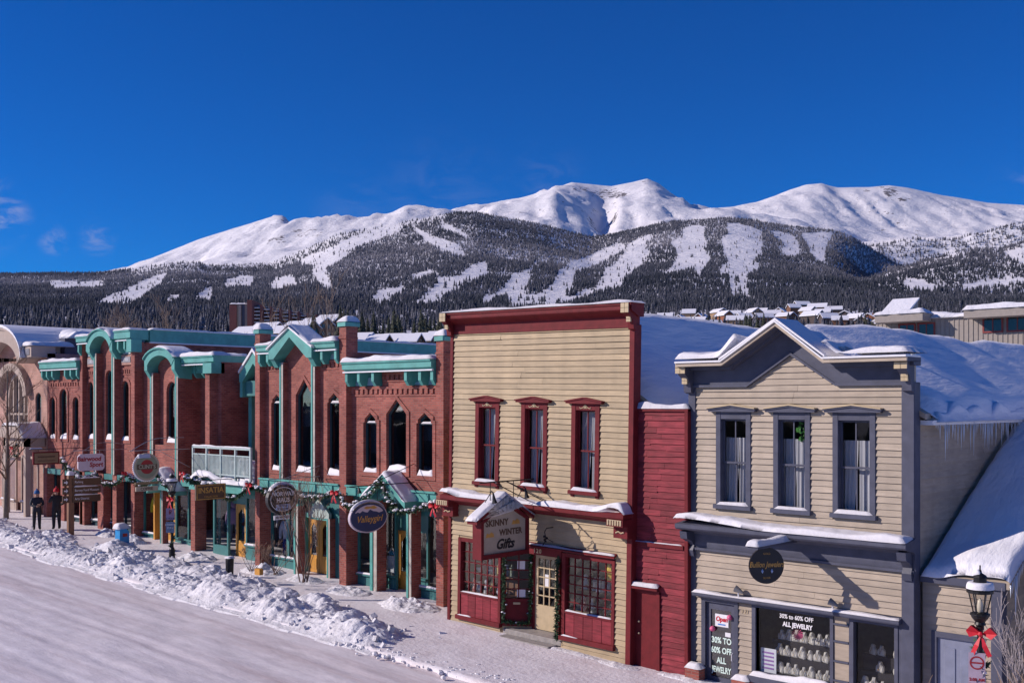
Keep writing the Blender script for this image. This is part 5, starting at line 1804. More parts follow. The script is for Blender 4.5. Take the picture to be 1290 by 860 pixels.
# ------------------------------------------------------------------ gabled timber building at the right edge
nb = thing('corner_house', 'cream clapboard gable wall with dark eave at the right picture edge', 'building', (-5.8, 24.6, -0.4))
m = MB().ext([(-6.9, -0.8), (-2.9, -0.8), (-2.9, 3.9), (-4.9, 6.3), (-6.9, 3.9)], 24.6, 34)
m.build('wall', CREAM2, nb)
clapboards(nb, CREAM2, -6.9, -2.9, -0.5, 6.2, 0.16, [], y=24.6, seed=33, joint=4, limits=lambda z: (-6.9, -2.9) if z < 3.9 else (-6.9 + (z - 3.9) / 1.2, -2.9 - (z - 3.9) / 1.2))
MB().ext([(-7.15, 3.55), (-4.9, 6.35), (-2.65, 3.55), (-2.6, 3.66), (-4.9, 6.5), (-7.2, 3.66)], 24.35, 34.2).build('eave', SLATE_D, nb)
MB().ext([(-7.2, 3.68), (-4.9, 6.52), (-2.6, 3.68), (-2.55, 3.9), (-4.9, 6.8), (-7.25, 3.9)], 24.4, 34.2).build('roof_snow', SNOW_ROOF, nb)

# ------------------------------------------------------------------ brick buildings with teal trim
PF, WF = 23.0, 23.25        # pier face and wall face


def outline(kind, x0, x1, z0, zs, za):
    xm = (x0 + x1) / 2
    if kind == 'point':
        return [(x0, z0), (x1, z0), (x1, zs), (xm, za), (x0, zs)]
    if kind == 'shoulder':
        d, e = 0.07, 0.13
        return [(x0, z0), (x1, z0), (x1, zs), (x1 - d, zs + 0.02), (x1 - d, zs + e), (xm, za), (x0 + d, zs + e), (x0 + d, zs + 0.02), (x0, zs)]
    r = (x1 - x0) / 2
    pts = [(x0, z0), (x1, z0)]
    for k in range(9):
        a = math.pi * k / 8
        pts.append((xm + r * math.cos(a), zs + r * math.sin(a) * (za - zs) / r))
    return pts


def grow(poly, d):
    xs_ = [p[0] for p in poly]; zs_ = [p[1] for p in poly]
    cx, cz = (min(xs_) + max(xs_)) / 2, (min(zs_) + max(zs_)) / 2
    sx = (max(xs_) - min(xs_) + 2 * d) / (max(xs_) - min(xs_))
    sz = (max(zs_) - min(zs_) + 2 * d) / (max(zs_) - min(zs_))
    return [(cx + (x - cx) * sx, cz + (z - cz) * sz) for x, z in poly]


FRAME_T = M('window_frame_teal', (0.02, 0.06, 0.075), 0.5)


def brick_window(root, poly, y, seed, transom=None, sur=True, deep=0.13):
    w = MB()
    inner = grow(poly, -0.055)
    w.panel(poly, [inner], y + deep - 0.05, y + deep + 0.03)
    win = w.build('window', FRAME_T, root)
    MB().ext(inner, y + deep, y + deep + 0.008).build('pane', GLASS_D, win)
    xs_ = [p[0] for p in poly]; z0 = min(p[1] for p in poly)
    if seed % 3 != 1:
        ztop_ = max(p[1] for p in poly); bh_ = (ztop_ - z0) * (0.30 + 0.12 * (seed % 4))
        curtain_or_reflection(win, min(xs_) + 0.03, max(xs_) - 0.03, ztop_ - 0.3 - bh_, ztop_ - 0.3, y + deep + 0.11, CURT_REFL, seed, 0.0)  # added pale sheet imitates whitish reflections in the pane
    if transom:
        MB().box(min(xs_) + 0.02, max(xs_) - 0.02, y + deep - 0.06, y + deep - 0.005, transom - 0.04, transom).build('transom', FRAME_T, win)
        snow_lump(min(xs_) + 0.25 * (max(xs_) - min(xs_)), max(xs_) - 0.01, y + deep - 0.14, y + deep - 0.01, transom, 0.07, seed, nx=8, ny=4, edge=0.05).build('transom_snow', SNOW, win, smooth=True)
    snow_lump(min(xs_) + 0.01, max(xs_) - 0.01, y - 0.02, y + deep - 0.03, z0, 0.20, seed, nx=12, ny=6, edge=0.10, rough=0.4).build('sill_snow', SNOW, win, smooth=True)
    if sur:
        s = MB(); s.panel(grow(poly, 0.14), [grow(poly, 0.0)], y - 0.035, y - 0.001)
        s.build('surround', BRICK, win)
    return win


def dentils(root, x0, x1, z, y, n, mat=None):
    m = MB()
    m.box(x0, x1, y - 0.05, y, z + 0.16, z + 0.24)
    m.box(x0, x1, y - 0.03, y, z - 0.08, z - 0.02)
    d = m.build('corbel_course', mat or BRICK, root)
    st = (x1 - x0) / n
    for k in range(n):
        MB().box(x0 + st * k, x0 + st * (k + 0.55), y - 0.045, y, z, z + 0.16).build('corbel', mat or BRICK, d)


def cap_snow(root, x0, x1, y0, y1, z, h, seed, **kw):
    return snow_lump(x0, x1, y0, y1, z, h, seed, edge=kw.pop('edge', 0.14), **kw).build('snow', SNOW, root, smooth=True)


def pillar(root, x0, x1, top, z0=None, y=PF, depth=0.5, seed=0):
    m = MB().box(x0, x1, y, y + depth, G(x0) - 0.3 if z0 is None else z0, top)
    p = m.build('pillar', BRICK, root)
    MB().bevbox(x0 - 0.06, x1 + 0.06, y - 0.06, y + depth + 0.06, top, top + 0.16, 0.03).build('cap', TEAL, p)
    MB().box(x0 - 0.025, x1 + 0.025, y - 0.025, y + depth, top - 0.42, top - 0.36).build('band', BRICK, p)
    snow_lump(x0 - 0.07, x1 + 0.07, y - 0.07, y + depth + 0.07, top + 0.16, 0.22, seed, nx=10, ny=10, edge=0.26).build('cap_snow', SNOW, p, smooth=True)
    return p


STRIPE = M('cream_stripe', (0.42, 0.38, 0.33), 0.7, 0.2)


def pilaster(root, x0, x1, z0, z1, y=23.05, back=23.35, capped=False):
    m = MB().box(x0, x1, y, back, z0, z1)
    p = m.build('pilaster', BRICK, root)
    w = (x1 - x0)
    MB().box(x0 + 0.01, x0 + w * 0.40, y - 0.03, y - 0.001, z0, z1).build('strip', TEAL, p)
    MB().box(x0 + w * 0.55, x1 - 0.01, y - 0.022, y - 0.001, z0, z1).build('strip', STRIPE, p)
    if capped:
        MB().ext([(x0 - 0.03, z1), (x1 + 0.03, z1), (x1 + 0.03, z1 + 0.08), ((x0 + x1) / 2, z1 + 0.22), (x0 - 0.03, z1 + 0.08)], y - 0.05, y + 0.2).build('cap', TEAL, p)
    return p


def beam(root, x0, x1, z0, z1, yf, yb, snow_h=0.10, seed=0, name='cornice'):
    m = MB()
    m.ext([(yb, z0), (yf + 0.10, z0), (yf + 0.10, z0 + 0.04), (yf, z0 + 0.07), (yf, z1 - 0.10), (yf - 0.05, z1 - 0.05), (yf - 0.05, z1), (yb, z1)], x0, x1, 'x')
    b = m.build(name, TEAL, root)
    MB().box(x0 - 0.005, x1 + 0.005, yf + 0.03, yf + 0.10, z0 - 0.045, z0).build('drip_edge', WHITE, b)
    if snow_h:
        snow_lump(x0 - 0.02, x1 + 0.02, yf - 0.07, yb, z1, snow_h, seed, edge=0.12, rough=0.35).build('cornice_snow', SNOW, b, smooth=True)
    return b


def post(root, x, z0, z1, yf, yb, w=0.13):
    m = MB(); m.ext([(yb, z0), (yf + 0.12, z0), (yf, z0 + 0.16), (yf, z1), (yb, z1)], x - w / 2, x + w / 2, 'x')
    return m.build('cornice_post', TEAL, root)


def hood(root, xc, hw, ze, za, yf, yb, th=0.20, seed=0, snow=True, right_snow=1.0):
    """small gabled timber hood"""
    m = MB()
    m.ext([(xc - hw, ze - th), (xc, za - th), (xc + hw, ze - th), (xc + hw, ze), (xc, za), (xc - hw, ze)], yf, yb)
    h = m.build('hood', TEAL, root)
    m = MB().ext([(xc - hw + 0.15, ze - 0.02), (xc + hw - 0.15, ze - 0.02), (xc, za - th - 0.03)], yf + 0.15, yf + 0.2)
    m.build('hood_panel', TEAL_D, h)
    if snow:
        sl = lambda x, y: ze + (za - ze) * (1 - abs(x - xc) / hw)
        s = snow_lump(xc - hw - 0.03, xc + hw + 0.03, yf - 0.05, yb, 0.0, 0.12, seed, nx=26, ny=14, edge=0.16, rough=0.4, freq=1.6, slope=sl)
        s.build('hood_snow', SNOW, h, smooth=True)
    return h


def oak_door(root, x0, x1, z0, z1, y, double=False, pointed=True):
    n = 2 if double else 1
    d = None
    for k in range(n):
        a, b = x0 + (x1 - x0) * k / n + 0.01, x0 + (x1 - x0) * (k + 1) / n - 0.01
        li = outline('point' if pointed else 'shoulder', a + 0.16, b - 0.16, z0 + 0.62, z1 - 0.38, z1 - 0.17) if pointed else outline('shoulder', a + 0.17, b - 0.17, z0 + 0.6, z1 - 0.4, z1 - 0.16)
        m = MB().panel([(a, z0), (b, z0), (b, z1), (a, z1)], [li], y, y + 0.05)
        m.box(a + 0.12, b - 0.12, y - 0.012, y, z0 + 0.12, z0 + 0.5)
        d = m.build('door', OAK, root)
        MB().ext(li, y + 0.02, y + 0.03).build('pane', GLASS_D, d)
        MB().tube([(b - 0.07, y, z0 + 0.95), (b - 0.07, y - 0.06, z0 + 1.0), (b - 0.07, y - 0.06, z0 + 1.2), (b - 0.07, y, z0 + 1.25)], 0.014, 6).build('handle', CREAMT, d)
    return d


def shop_pane(root, x0, x1, z0, z1, y, mat=None, kick=0.5, seed=0, sn=True):
    """glazed shopfront bay with a panelled base"""
    m = MB().panel([(x0, G(x0) - 0.2), (x1, G(x0) - 0.2), (x1, z1 + 0.15), (x0, z1 + 0.15)], [[(x0 + 0.08, z0), (x1 - 0.08, z0), (x1 - 0.08, z1), (x0 + 0.08, z1)]], y, y + 0.09)
    w = m.build('shop_window', mat or TEAL_D, root)
    MB().add([(x0 + 0.08, y + 0.05, z0), (x1 - 0.08, y + 0.052, z0), (x1 - 0.08, y + 0.05, z1), (x0 + 0.08, y + 0.052, z1)], [(0, 1, 2, 3)]).build('pane', SHOPG, w)
    MB().bevbox(x0 + 0.12, x1 - 0.12, y - 0.015, y, G(x0) + 0.1, z0 - 0.12, 0.008).build('base_panel', mat or TEAL_D, w)
    MB().box(x0 + 0.02, x1 - 0.02, y - 0.10, y, z0 - 0.06, z0).build('sill', mat or TEAL_D, w)
    if sn:
        snow_lump(x0 + 0.02, x1 - 0.02, y - 0.11, y, z0, 0.06, seed, nx=14, ny=5, edge=0.05, rough=0.4).build('sill_snow', SNOW, w, smooth=True)
    return w


def side_wall(m, x0, x1, y0, y1, z0, z1):
    m.box(x0, x1, y0, y1, z0, z1)


# ---- pointed-window building (right), two sections between three pillars
T3 = thing('pointed_window_brick_building', 'red brick shop building with pointed windows, teal gabled cornice and three tall piers', 'building', (-29.6, PF, 0.3))
w4 = [('shoulder', -34.05, -33.38, 4.22, 6.72, 7.04), ('point', -32.50, -31.52, 4.22, 7.00, 7.58), ('shoulder', -30.62, -29.90, 4.18, 6.72, 7.06)]
w5 = [('shoulder', -28.62, -27.92, 4.38, 6.05, 6.40), ('point', -27.42, -26.42, 4.45, 6.35, 6.84), ('shoulder', -25.92, -25.16, 4.38, 6.05, 6.40)]
pol4 = [outline(*w) for w in w4]
pol5 = [outline(*w) for w in w5]
m = MB()
m.panel([(-34.5, 3.55), (-29.66, 3.55), (-29.66, 8.25), (-31.25, 8.25), (-31.25, 8.55), (-32.28, 9.0), (-33.20, 8.55), (-33.20, 8.25), (-34.5, 8.25)], pol4, WF, WF + 0.3)
m.panel([(-29.3, 3.55), (-24.74, 3.55), (-24.74, 7.30), (-26.2, 7.30), (-26.2, 7.78), (-27.65, 7.78), (-27.65, 7.30), (-29.3, 7.30)], pol5, WF, WF + 0.3)
m.box(-24.72, -24.45, WF + 0.31, 44, 0, 7.6)
m.box(-34.75, -34.5, WF + 0.31, 28.6, 3.7, 8.2)
m.box(-34.7, -24.5, 43.8, 44, 0, 7.6)
m.build('wall', BRICK, T3)
MB().box(-34.7, -24.5, WF + 0.31, 43.9, 7.35, 7.45).build('roof', TANR, T3)
snow_lump(-34.4, -24.75, WF + 0.4, 43.5, 7.45, 0.25, 71, nx=40, ny=40, edge=0.5).build('roof_snow', SNOW_ROOF, T3, smooth=True)
m = MB().box(-34.5, -24.7, 27.0, 27.1, 0, 7.3).box(-34.5, -24.7, WF + 0.31, 27, 3.5, 3.6)
m.build('interior', INTER, T3)
for i, (x0, x1, top) in enumerate(((-34.79, -34.49, 9.33), (-29.66, -29.28, 9.35), (-24.75, -24.42, 8.66))):
    pillar(T3, x0, x1, top, seed=i + 1)
for i, p in enumerate(pol4):
    brick_window(T3, p, WF, 80 + i, transom=(6.72 if i != 1 else None))
for i, p in enumerate(pol5):
    brick_window(T3, p, WF, 90 + i, transom=(6.05 if i != 1 else None))
dentils(T3, -34.48, -33.26, 7.98, WF, 6)
dentils(T3, -31.05, -29.67, 7.98, WF, 6)
dentils(T3, -29.27, -24.76, 7.02, WF, 18)
dentils(T3, -27.62, -26.23, 7.5, WF, 6)
pilaster(T3, -33.26, -33.03, 3.9, 8.2)
pilaster(T3, -31.33, -31.09, 3.9, 8.2)
# cornice of the left section: level wings and a projecting gable
beam(T3, -34.47, -33.35, 8.58, 8.86, 22.82, WF + 0.4, 0.10, 3)
beam(T3, -31.0, -29.68, 8.58, 8.86, 22.82, WF + 0.4, 0.12, 4)
for x in (-34.40, -33.86, -30.55, -29.76):
    post(T3, x, 8.08, 8.56, 22.9, WF + 0.25)
snow_lump(-34.4, -33.4, WF - 0.02, WF + 0.3, 8.25, 0.16, 5, edge=0.1).build('ledge_snow', SNOW, T3, smooth=True)
snow_lump(-30.95, -29.7, WF - 0.02, WF + 0.3, 8.25, 0.22, 6, edge=0.1).build('ledge_snow', SNOW, T3, smooth=True)
m = MB()
GA, GE = 9.42, 8.62
m.ext([(-33.55, GE - 0.30), (-33.25, GE - 0.30), (-32.25, GA - 0.33), (-31.22, GE - 0.30), (-30.92, GE - 0.30), (-30.92, GE + 0.05), (-32.25, GA + 0.02), (-33.55, GE + 0.05)], 22.75, WF + 0.3)
gb_ = m.build('gable', TEAL, T3)
m = MB().ext([(-33.62, GE + 0.04), (-32.25, GA + 0.0), (-30.85, GE + 0.04), (-30.85, GE + 0.10), (-32.25, GA + 0.07), (-33.62, GE + 0.10)], 22.68, WF + 0.3)
m.build('gable_edge', WHITE, gb_)
snow_lump(-33.62, -30.85, 22.67, WF + 0.4, 0.05, 0.06, 8, nx=36, ny=12, edge=0.1, slope=lambda x, y: GE + 0.06 + (GA - GE) * max(0, 1 - abs(x + 32.25) / 1.37)).build('gable_snow', SNOW, gb_, smooth=True)
for x0, x1 in ((-33.52, -33.28), (-31.2, -30.95)):
    m = MB(); m.ext([(WF, 8.02), (23.0, 8.02), (22.76, 8.38), (22.76, 8.66), (WF, 8.66)], x0, x1, 'x'); m.build('gable_bracket', TEAL, T3)
# cornice of the right section
beam(T3, -29.26, -24.77, 7.78, 8.10, 22.80, WF + 0.5, 0.15, 7)
for x in (-29.15, -28.50, -27.75, -26.10, -25.42, -24.85):
    post(T3, x, 7.28, 7.76, 22.9, WF + 0.25)
snow_lump(-29.1, -27.75, WF - 0.02, WF + 0.3, 7.30, 0.20, 5, edge=0.1, rough=0.5).build('ledge_snow', SNOW, T3, smooth=True)
snow_lump(-26.1, -24.8, WF - 0.02, WF + 0.3, 7.30, 0.24, 6, edge=0.1, rough=0.5).build('ledge_snow', SNOW, T3, smooth=True)
# teal belt over the shops
for x0, x1 in ((-34.5, -29.66), (-29.28, -24.75)):
    MB().box(x0, x1, 23.0, WF + 0.05, 3.55, 3.86).build('belt', TEAL, T3)
    n = 5
    for k in range(n):
        a = x0 + (x1 - x0) * (k + 0.15) / n
        MB().bevbox(a, a + (x1 - x0) / n * 0.5, 22.95, 23.0, 3.58, 3.83, 0.015).build('belt_panel', TEAL, T3)
    MB().box(x0, x1, 22.93, 23.0, 3.86, 3.92).build('belt_moulding', TEAL, T3)
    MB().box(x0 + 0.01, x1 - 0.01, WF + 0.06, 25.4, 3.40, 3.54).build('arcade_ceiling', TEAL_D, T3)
# shop fronts: left section
GY = 23.5
shop_pane(T3, -34.49, -33.4, 0.95, 3.05, GY, seed=1)
shop_pane(T3, -33.4, -32.50, 0.95, 3.05, GY, seed=2)
pilaster(T3, -32.33, -32.06, 0.2, 3.0, 23.02, 23.3, True)
oak_door(T3, -32.42, -31.08, G(-32) + 0.12, 2.52, 23.72, double=True)
m = MB().box(-32.5, -32.43, 23.6, 23.9, 0.2, 2.7).box(-31.07, -30.98, 23.6, 23.9, 0.2, 2.7).box(-32.5, -30.98, 23.62, 23.9, 2.53, 2.72)
m.build('door_frame', TEAL, T3)
MB().ext([(-31.95, 2.60), (-30.72, 2.60), (-30.72, 2.78), (-31.33, 3.28), (-31.95, 2.78)], 23.36, 23.48).build('pediment', M('pale_green_paint', (0.36, 0.44, 0.40), 0.6), T3)
MB().box(-31.93, -30.75, 23.40, 23.6, 2.52, 2.60).build('pediment_soffit', TEAL, T3)
pilaster(T3, -30.85, -30.66, 0.2, 2.6, 23.38, 23.6)
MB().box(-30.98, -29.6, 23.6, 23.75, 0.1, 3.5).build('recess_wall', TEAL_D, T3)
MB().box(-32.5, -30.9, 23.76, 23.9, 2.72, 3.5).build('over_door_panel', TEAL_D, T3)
# right section
shop_pane(T3, -29.28, -28.1, 0.85, 3.05, GY, seed=3)
pilaster(T3, -28.08, -27.72, 0.1, 3.5, 23.08, 23.48)
shop_pane(T3, -28.3, -27.50, 0.9, 3.0, 23.72, seed=4, sn=False)
oak_door(T3, -27.72, -26.95, G(-27) + 0.1, 2.4, 23.98)
MB().box(-27.76, -26.2, 24.0, 24.1, 2.42, 3.5).build('over_door_panel', TEAL_D, T3)
shop_pane(T3, -26.93, -26.2, 0.9, 2.4, 23.98, seed=14, sn=False)
pilaster(T3, -26.24, -25.99, 0.1, 3.5, 23.08, 23.48)
shop_pane(T3, -26.2, -24.75, 0.75, 3.05, GY, seed=5)
h_ = hood(T3, -26.75, 1.08, 3.60, 4.42, 22.5, WF, 0.24, 77)

# ---- middle building: arched bay, recessed terrace with balustrade
T2 = thing('terrace_brick_building', 'red brick building with an arched teal bay and a snowy first-floor balcony', 'building', (-39.3, PF, 0.6))
pb = outline('round', -41.75, -40.92, 5.05, 7.20, 7.62)
m = MB()
m.panel([(-42.75, 3.4), (-40.35, 3.4), (-40.35, 8.35), (-41.5, 8.75), (-42.75, 8.35)], [pb], WF, WF + 0.3)
pc = outline('round', -39.75, -39.1, 4.7, 6.75, 7.05)
m.panel([(-40.5, 3.4), (-38.3, 3.4), (-38.3, 8.3), (-40.5, 8.3)], [pc], 24.0, 24.3)
m.box(-40.62, -40.36, WF + 0.02, 24.0, 3.4, 8.3)
m.box(-38.32, -38.0, 23.0, 24.3, 3.4, 8.2)
m.box(-38.0, -37.7, 23.35, 29.0, 3.4, 8.35)
m.box(-37.7, -34.5, 28.7, 29.0, 3.4, 8.35)
m.box(-44.1, -42.7, 23.4, 23.7, 3.4, 8.35)
m.build('wall', BRICK, T2)
MB().box(-44.0, -37.8, 24.35, 43.0, 8.15, 8.25).box(-37.8, -34.6, 29.0, 43.0, 8.15, 8.25).build('roof', TANR, T2)
snow_lump(-43.8, -37.8, 24.4, 42.5, 8.25, 0.28, 72, nx=40, ny=40, edge=0.5).build('roof_snow', SNOW_ROOF, T2, smooth=True)
snow_lump(-37.8, -34.6, 29.0, 42.5, 8.25, 0.30, 73, nx=30, ny=30, edge=0.4).build('roof_snow', SNOW_ROOF, T2, smooth=True)
MB().lathe([(0.22, 0), (0.22, 0.18), (0.34, 0.20), (0.34, 0.30), (0.2, 0.42)], (-39.6, 27.0, 8.4), 10).build('vent', WHITE, T2)
MB().box(-43.9, -34.7, 27.2, 27.3, 0.2, 3.5).box(-43.9, -34.7, 24.2, 27.2, 3.3, 3.42).build('interior', INTER, T2)
brick_window(T2, pb, WF, 101)
brick_window(T2, pc, 24.0, 102, sur=False)
pilaster(T2, -42.62, -42.36, 3.5, 8.0, 22.95, 23.3)
pilaster(T2, -40.55, -40.32, 3.5, 8.0, 22.95, 23.3)
MB().box(-42.7, -40.3, 23.0, 23.26, 3.4, 4.95).build('apron', BRICK, T2)


def arch_canopy(root, x0, x1, zsp, ztop, yf, yb, th=0.30, n=14, seed=0):
    """segmental arched teal canopy with a thick front face"""
    xc, hw = (x0 + x1) / 2, (x1 - x0) / 2
    top, bot = [], []
    for k in range(n + 1):
        a = math.pi * (0.12 + 0.76 * k / n)
        c = (math.cos(a) / math.cos(math.pi * 0.12))
        s_ = (math.sin(a) - math.sin(math.pi * 0.12)) / (1 - math.sin(math.pi * 0.12))
        top.append((xc - hw * c, zsp + (ztop - zsp) * s_))
        bot.append((xc - (hw - th * 0.8) * c, zsp - th * 0.9 + (ztop - zsp) * s_))
    m = MB().ext(top + bot[::-1], yf, yb)
    a_ = m.build('arch', TEAL, root)
    e = MB().ext([(x, z + 0.005) for x, z in top] + [(x, z + 0.07) for x, z in top[::-1]], yf - 0.07, yb)
    e.build('arch_edge', TEAL, a_)
    zz = lambda x, y: float(np.interp(x, [p[0] for p in top], [p[1] for p in top])) + 0.07
    snow_lump(x0 - 0.04, x1 + 0.04, yf - 0.08, yb + 0.3, 0, 0.07, seed, nx=30, ny=10, edge=0.1, slope=zz).build('arch_snow', SNOW, a_, smooth=True)
    for s0 in (x0, x1 - 0.24):
        b = MB(); b.ext([(yb, zsp - 0.85), (yf + 0.25, zsp - 0.80), (yf + 0.02, zsp - 0.45), (yf + 0.02, zsp + 0.02), (yb, zsp + 0.02)], s0, s0 + 0.24, 'x')
        b.build('arch_bracket', TEAL, root)
    return a_


arch_canopy(T2, -42.75, -40.25, 8.55, 8.98, 22.72, WF + 0.3, 0.30, seed=31)
b_ = MB().box(-40.25, -38.36, 23.55, 24.3, 7.95, 8.30); bo = b_.build('cornice', TEAL, T2)
beam(T2, -40.2, -37.72, 8.30, 8.62, 23.0, 24.6, 0.14, 32)
MB().box(-38.34, -37.70, 22.9, 23.5, 7.9, 8.31).build('cornice_block', TEAL, T2)
for x in (-40.0, -39.4, -38.8):
    post(T2, x, 7.75, 8.28, 23.5, 24.1)
snow_lump(-37.95, -34.6, 28.6, 29.1, 8.36, 0.12, 33, edge=0.1, nx=30).build('parapet_snow', SNOW, T2, smooth=True)
# gabled portico on the terrace
m = MB()
pxc, phw = -36.30, 0.98
m.ext([(pxc - phw, 7.55), (pxc - phw + 0.22, 7.55), (pxc, 8.28), (pxc + phw - 0.22, 7.55), (pxc + phw, 7.55), (pxc + phw, 7.85), (pxc, 8.72), (pxc - phw, 7.85)], 23.9, 24.3)
pt = m.build('portico_gable', TEAL, T2)
MB().box(pxc - phw + 0.02, pxc - phw + 0.20, 23.92, 24.25, 6.95, 7.55).build('portico_drop', TEAL, pt)
MB().box(pxc + phw - 0.20, pxc + phw - 0.02, 23.92, 24.25, 6.95, 7.55).build('portico_drop', TEAL, pt)
MB().box(pxc - phw + 0.2, pxc + phw - 0.2, 24.05, 24.2, 7.0, 7.6).build('portico_beam', TEAL_D, pt)
MB().ext([(pxc - phw, 7.9), (pxc, 8.75), (pxc + phw, 7.9), (pxc + phw, 8.0), (pxc, 8.88), (pxc - phw, 8.0)], 23.85, 27.5).build('portico_snow', SNOW, pt)
MB().box(pxc - phw + 0.05, pxc - phw + 0.28, 24.3, 24.55, 3.8, 7.6).build('portico_column', TEAL, T2)
MB().ext([(pxc - phw + 0.1, 7.6), (pxc + phw - 0.1, 7.6), (pxc, 8.4)], 24.32, 27.4).build('portico_roof', TEAL_D, T2)
# terrace floor and balustrade
MB().box(-39.04, -34.8, 22.78, 28.7, 3.42, 3.72).build('terrace_floor', TEAL, T2)
RAILW = M('pale_green_rail', (0.42, 0.52, 0.50), 0.5)
rl = MB().box(-39.02, -34.82, 22.82, 22.90, 4.92, 5.0).box(-39.02, -34.82, 22.83, 22.89, 4.66, 4.70).box(-39.02, -34.82, 22.83, 22.89, 3.90, 3.95).build('handrail', RAILW, T2)
for k in range(46):
    x = -38.98 + 4.12 * k / 45
    MB().box(x - 0.016, x + 0.016, 22.845, 22.875, 3.95, 4.66).build('baluster', RAILW, rl)
for k in range(5):
    x = -38.98 + 4.12 * k / 4
    MB().box(x - 0.035, x + 0.035, 22.815, 22.905, 3.72, 5.02).build('newel', RAILW, rl)
snow_lump(-39.02, -34.82, 22.81, 22.91, 5.0, 0.05, 34, edge=0.05, rough=0.5, nx=50, ny=6).build('rail_snow', SNOW, rl, smooth=True)
snow_lump(-38.2, -34.84, 22.92, 23.9, 3.72, 0.75, 35, edge=0.5, rough=0.35, nx=40, ny=20).build('terrace_snow', SNOW, T2, smooth=True)
snow_lump(-39.1, -34.8, 22.55, 22.82, 3.60, 0.20, 36, edge=0.15, rough=0.6, nx=50, ny=10, slope=lambda x, y: 0.25 * sstep(-38.9, -38.2, x) * (1 - sstep(-37.6, -36.6, x))).build('belt_snow', SNOW, T2, smooth=True)
# ground floor
for x0, x1 in ((-39.38, -39.06), ):
    MB().box(x0, x1, 22.98, 23.5, G(x0) - 0.3, 3.5).build('pillar', BRICK, T2)
MB().box(-39.05, -34.8, 22.7, 23.1, 3.25, 3.56).build('belt', TEAL, T2)
MB().box(-44.1, -39.05, 23.0, 23.26, 3.30, 3.55).build('belt', TEAL, T2)
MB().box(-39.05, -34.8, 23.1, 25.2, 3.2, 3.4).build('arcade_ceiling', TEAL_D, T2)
# angled bay window: left splay and front
yb0, yb1 = 23.35, 24.2
f = MB()
for (xa, ya, xb, yb) in ((-38.9, 24.0, -38.25, 23.35), (-38.25, 23.35, -37.15, 23.35)):
    L = math.hypot(xb - xa, yb - ya); ux, uy = (xb - xa) / L, (yb - ya) / L
    def tr(u, d, z): return (xa + ux * u - uy * d, ya + uy * u + ux * d, z)
    def bx(u0, u1, d0, d1, z0, z1):
        q = [tr(u0, d0, z0), tr(u1, d0, z0), tr(u1, d1, z0), tr(u0, d1, z0), tr(u0, d0, z1), tr(u1, d0, z1), tr(u1, d1, z1), tr(u0, d1, z1)]
        f.add(q, [(0, 3, 2, 1), (4, 5, 6, 7), (0, 1, 5, 4), (1, 2, 6, 5), (2, 3, 7, 6), (3, 0, 4, 7)])
    bx(0, 0.09, -0.03, 0.07, 0.3, 3.2); bx(L - 0.09, L, -0.03, 0.07, 0.3, 3.2); bx(0.09, L - 0.09, -0.03, 0.07, 0.3, 1.05); bx(0.09, L - 0.09, -0.03, 0.07, 3.0, 3.2)
bay = f.build('bay_window', TEAL_D, T2)
for (xa, ya, xb, yb) in ((-38.9, 24.0, -38.25, 23.35), (-38.25, 23.35, -37.15, 23.35)):
    MB().add([(xa, ya + 0.02, 1.05), (xb, yb + 0.02, 1.05), (xb, yb + 0.02, 3.0), (xa, ya + 0.02, 3.0)], [(0, 1, 2, 3)]).build('pane', SHOPG, bay)
oak_door(T2, -37.08, -36.28, G(-36.7) + 0.12, 2.72, 23.62)
MB().box(-37.14, -36.22, 23.55, 23.75, 2.74, 3.2).build('over_door_panel', TEAL_D, T2)
shop_pane(T2, -36.2, -34.8, 1.2, 3.0, 23.5, seed=8)
# shops left of the pillar
shop_pane(T2, -44.1, -42.95, 1.05, 3.1, 23.42, seed=9)
pilaster(T2, -41.76, -41.56, 0.4, 3.2, 22.95, 23.2)
MB().box(-43.0, -42.9, 23.3, 23.7, 0.4, 3.3).build('recess_side', OAK, T2)
oak_door(T2, -42.85, -41.85, G(-42) + 0.1, 2.75, 23.68)
MB().box(-42.9, -41.7, 23.70, 23.8, 2.76, 3.4).build('over_door_panel', TEAL_D, T2)
shop_pane(T2, -41.8, -40.7, 1.0, 3.0, 23.66, seed=10, sn=False)
shop_pane(T2, -40.7, -39.4, 1.0, 3.0, 23.6, seed=13, sn=False)
hood(T2, -41.05, 0.98, 3.12, 3.90, 22.45, 23.2, 0.2, 78)

# ---- round-arched building with the tall tower bay and long side wall
T1 = thing('round_arch_brick_building', 'tall red brick building with round-arched windows, teal arched parapet and long shaded side wall', 'building', (-48.7, PF, 0.9))
wt = [('round', -49.02, -48.45, 5.05, 7.42, 7.72), ('round', -47.25, -46.52, 5.05, 7.85, 8.22), ('round', -45.74, -45.04, 5.05, 7.36, 7.72)]
wl_ = [('round', -53.15, -52.50, 4.98, 6.72, 7.02), ('round', -52.02, -51.22, 4.98, 7.05, 7.42), ('round', -50.60, -49.96, 4.98, 6.72, 7.02)]
pt_ = [outline(*w) for w in wt]
pl_ = [outline(*w) for w in wl_]
m = MB()
m.panel([(-49.3, 3.4), (-44.13, 3.4), (-44.13, 9.35), (-45.4, 9.35), (-45.5, 9.55), (-46.9, 9.9), (-47.9, 9.55), (-48.0, 9.35), (-49.3, 9.35)], pt_, WF, WF + 0.3)
m.panel([(-53.4, 3.4), (-49.3, 3.4), (-49.3, 8.0), (-50.9, 8.0), (-50.9, 8.3), (-52.0, 8.3), (-52.0, 8.0), (-53.4, 8.0)], pl_, WF, WF + 0.3)
m.box(-44.43, -44.13, WF + 0.31, 46, 0, 9.40)
m.box(-53.4, -53.1, WF + 0.31, 46, 0, 8.0)
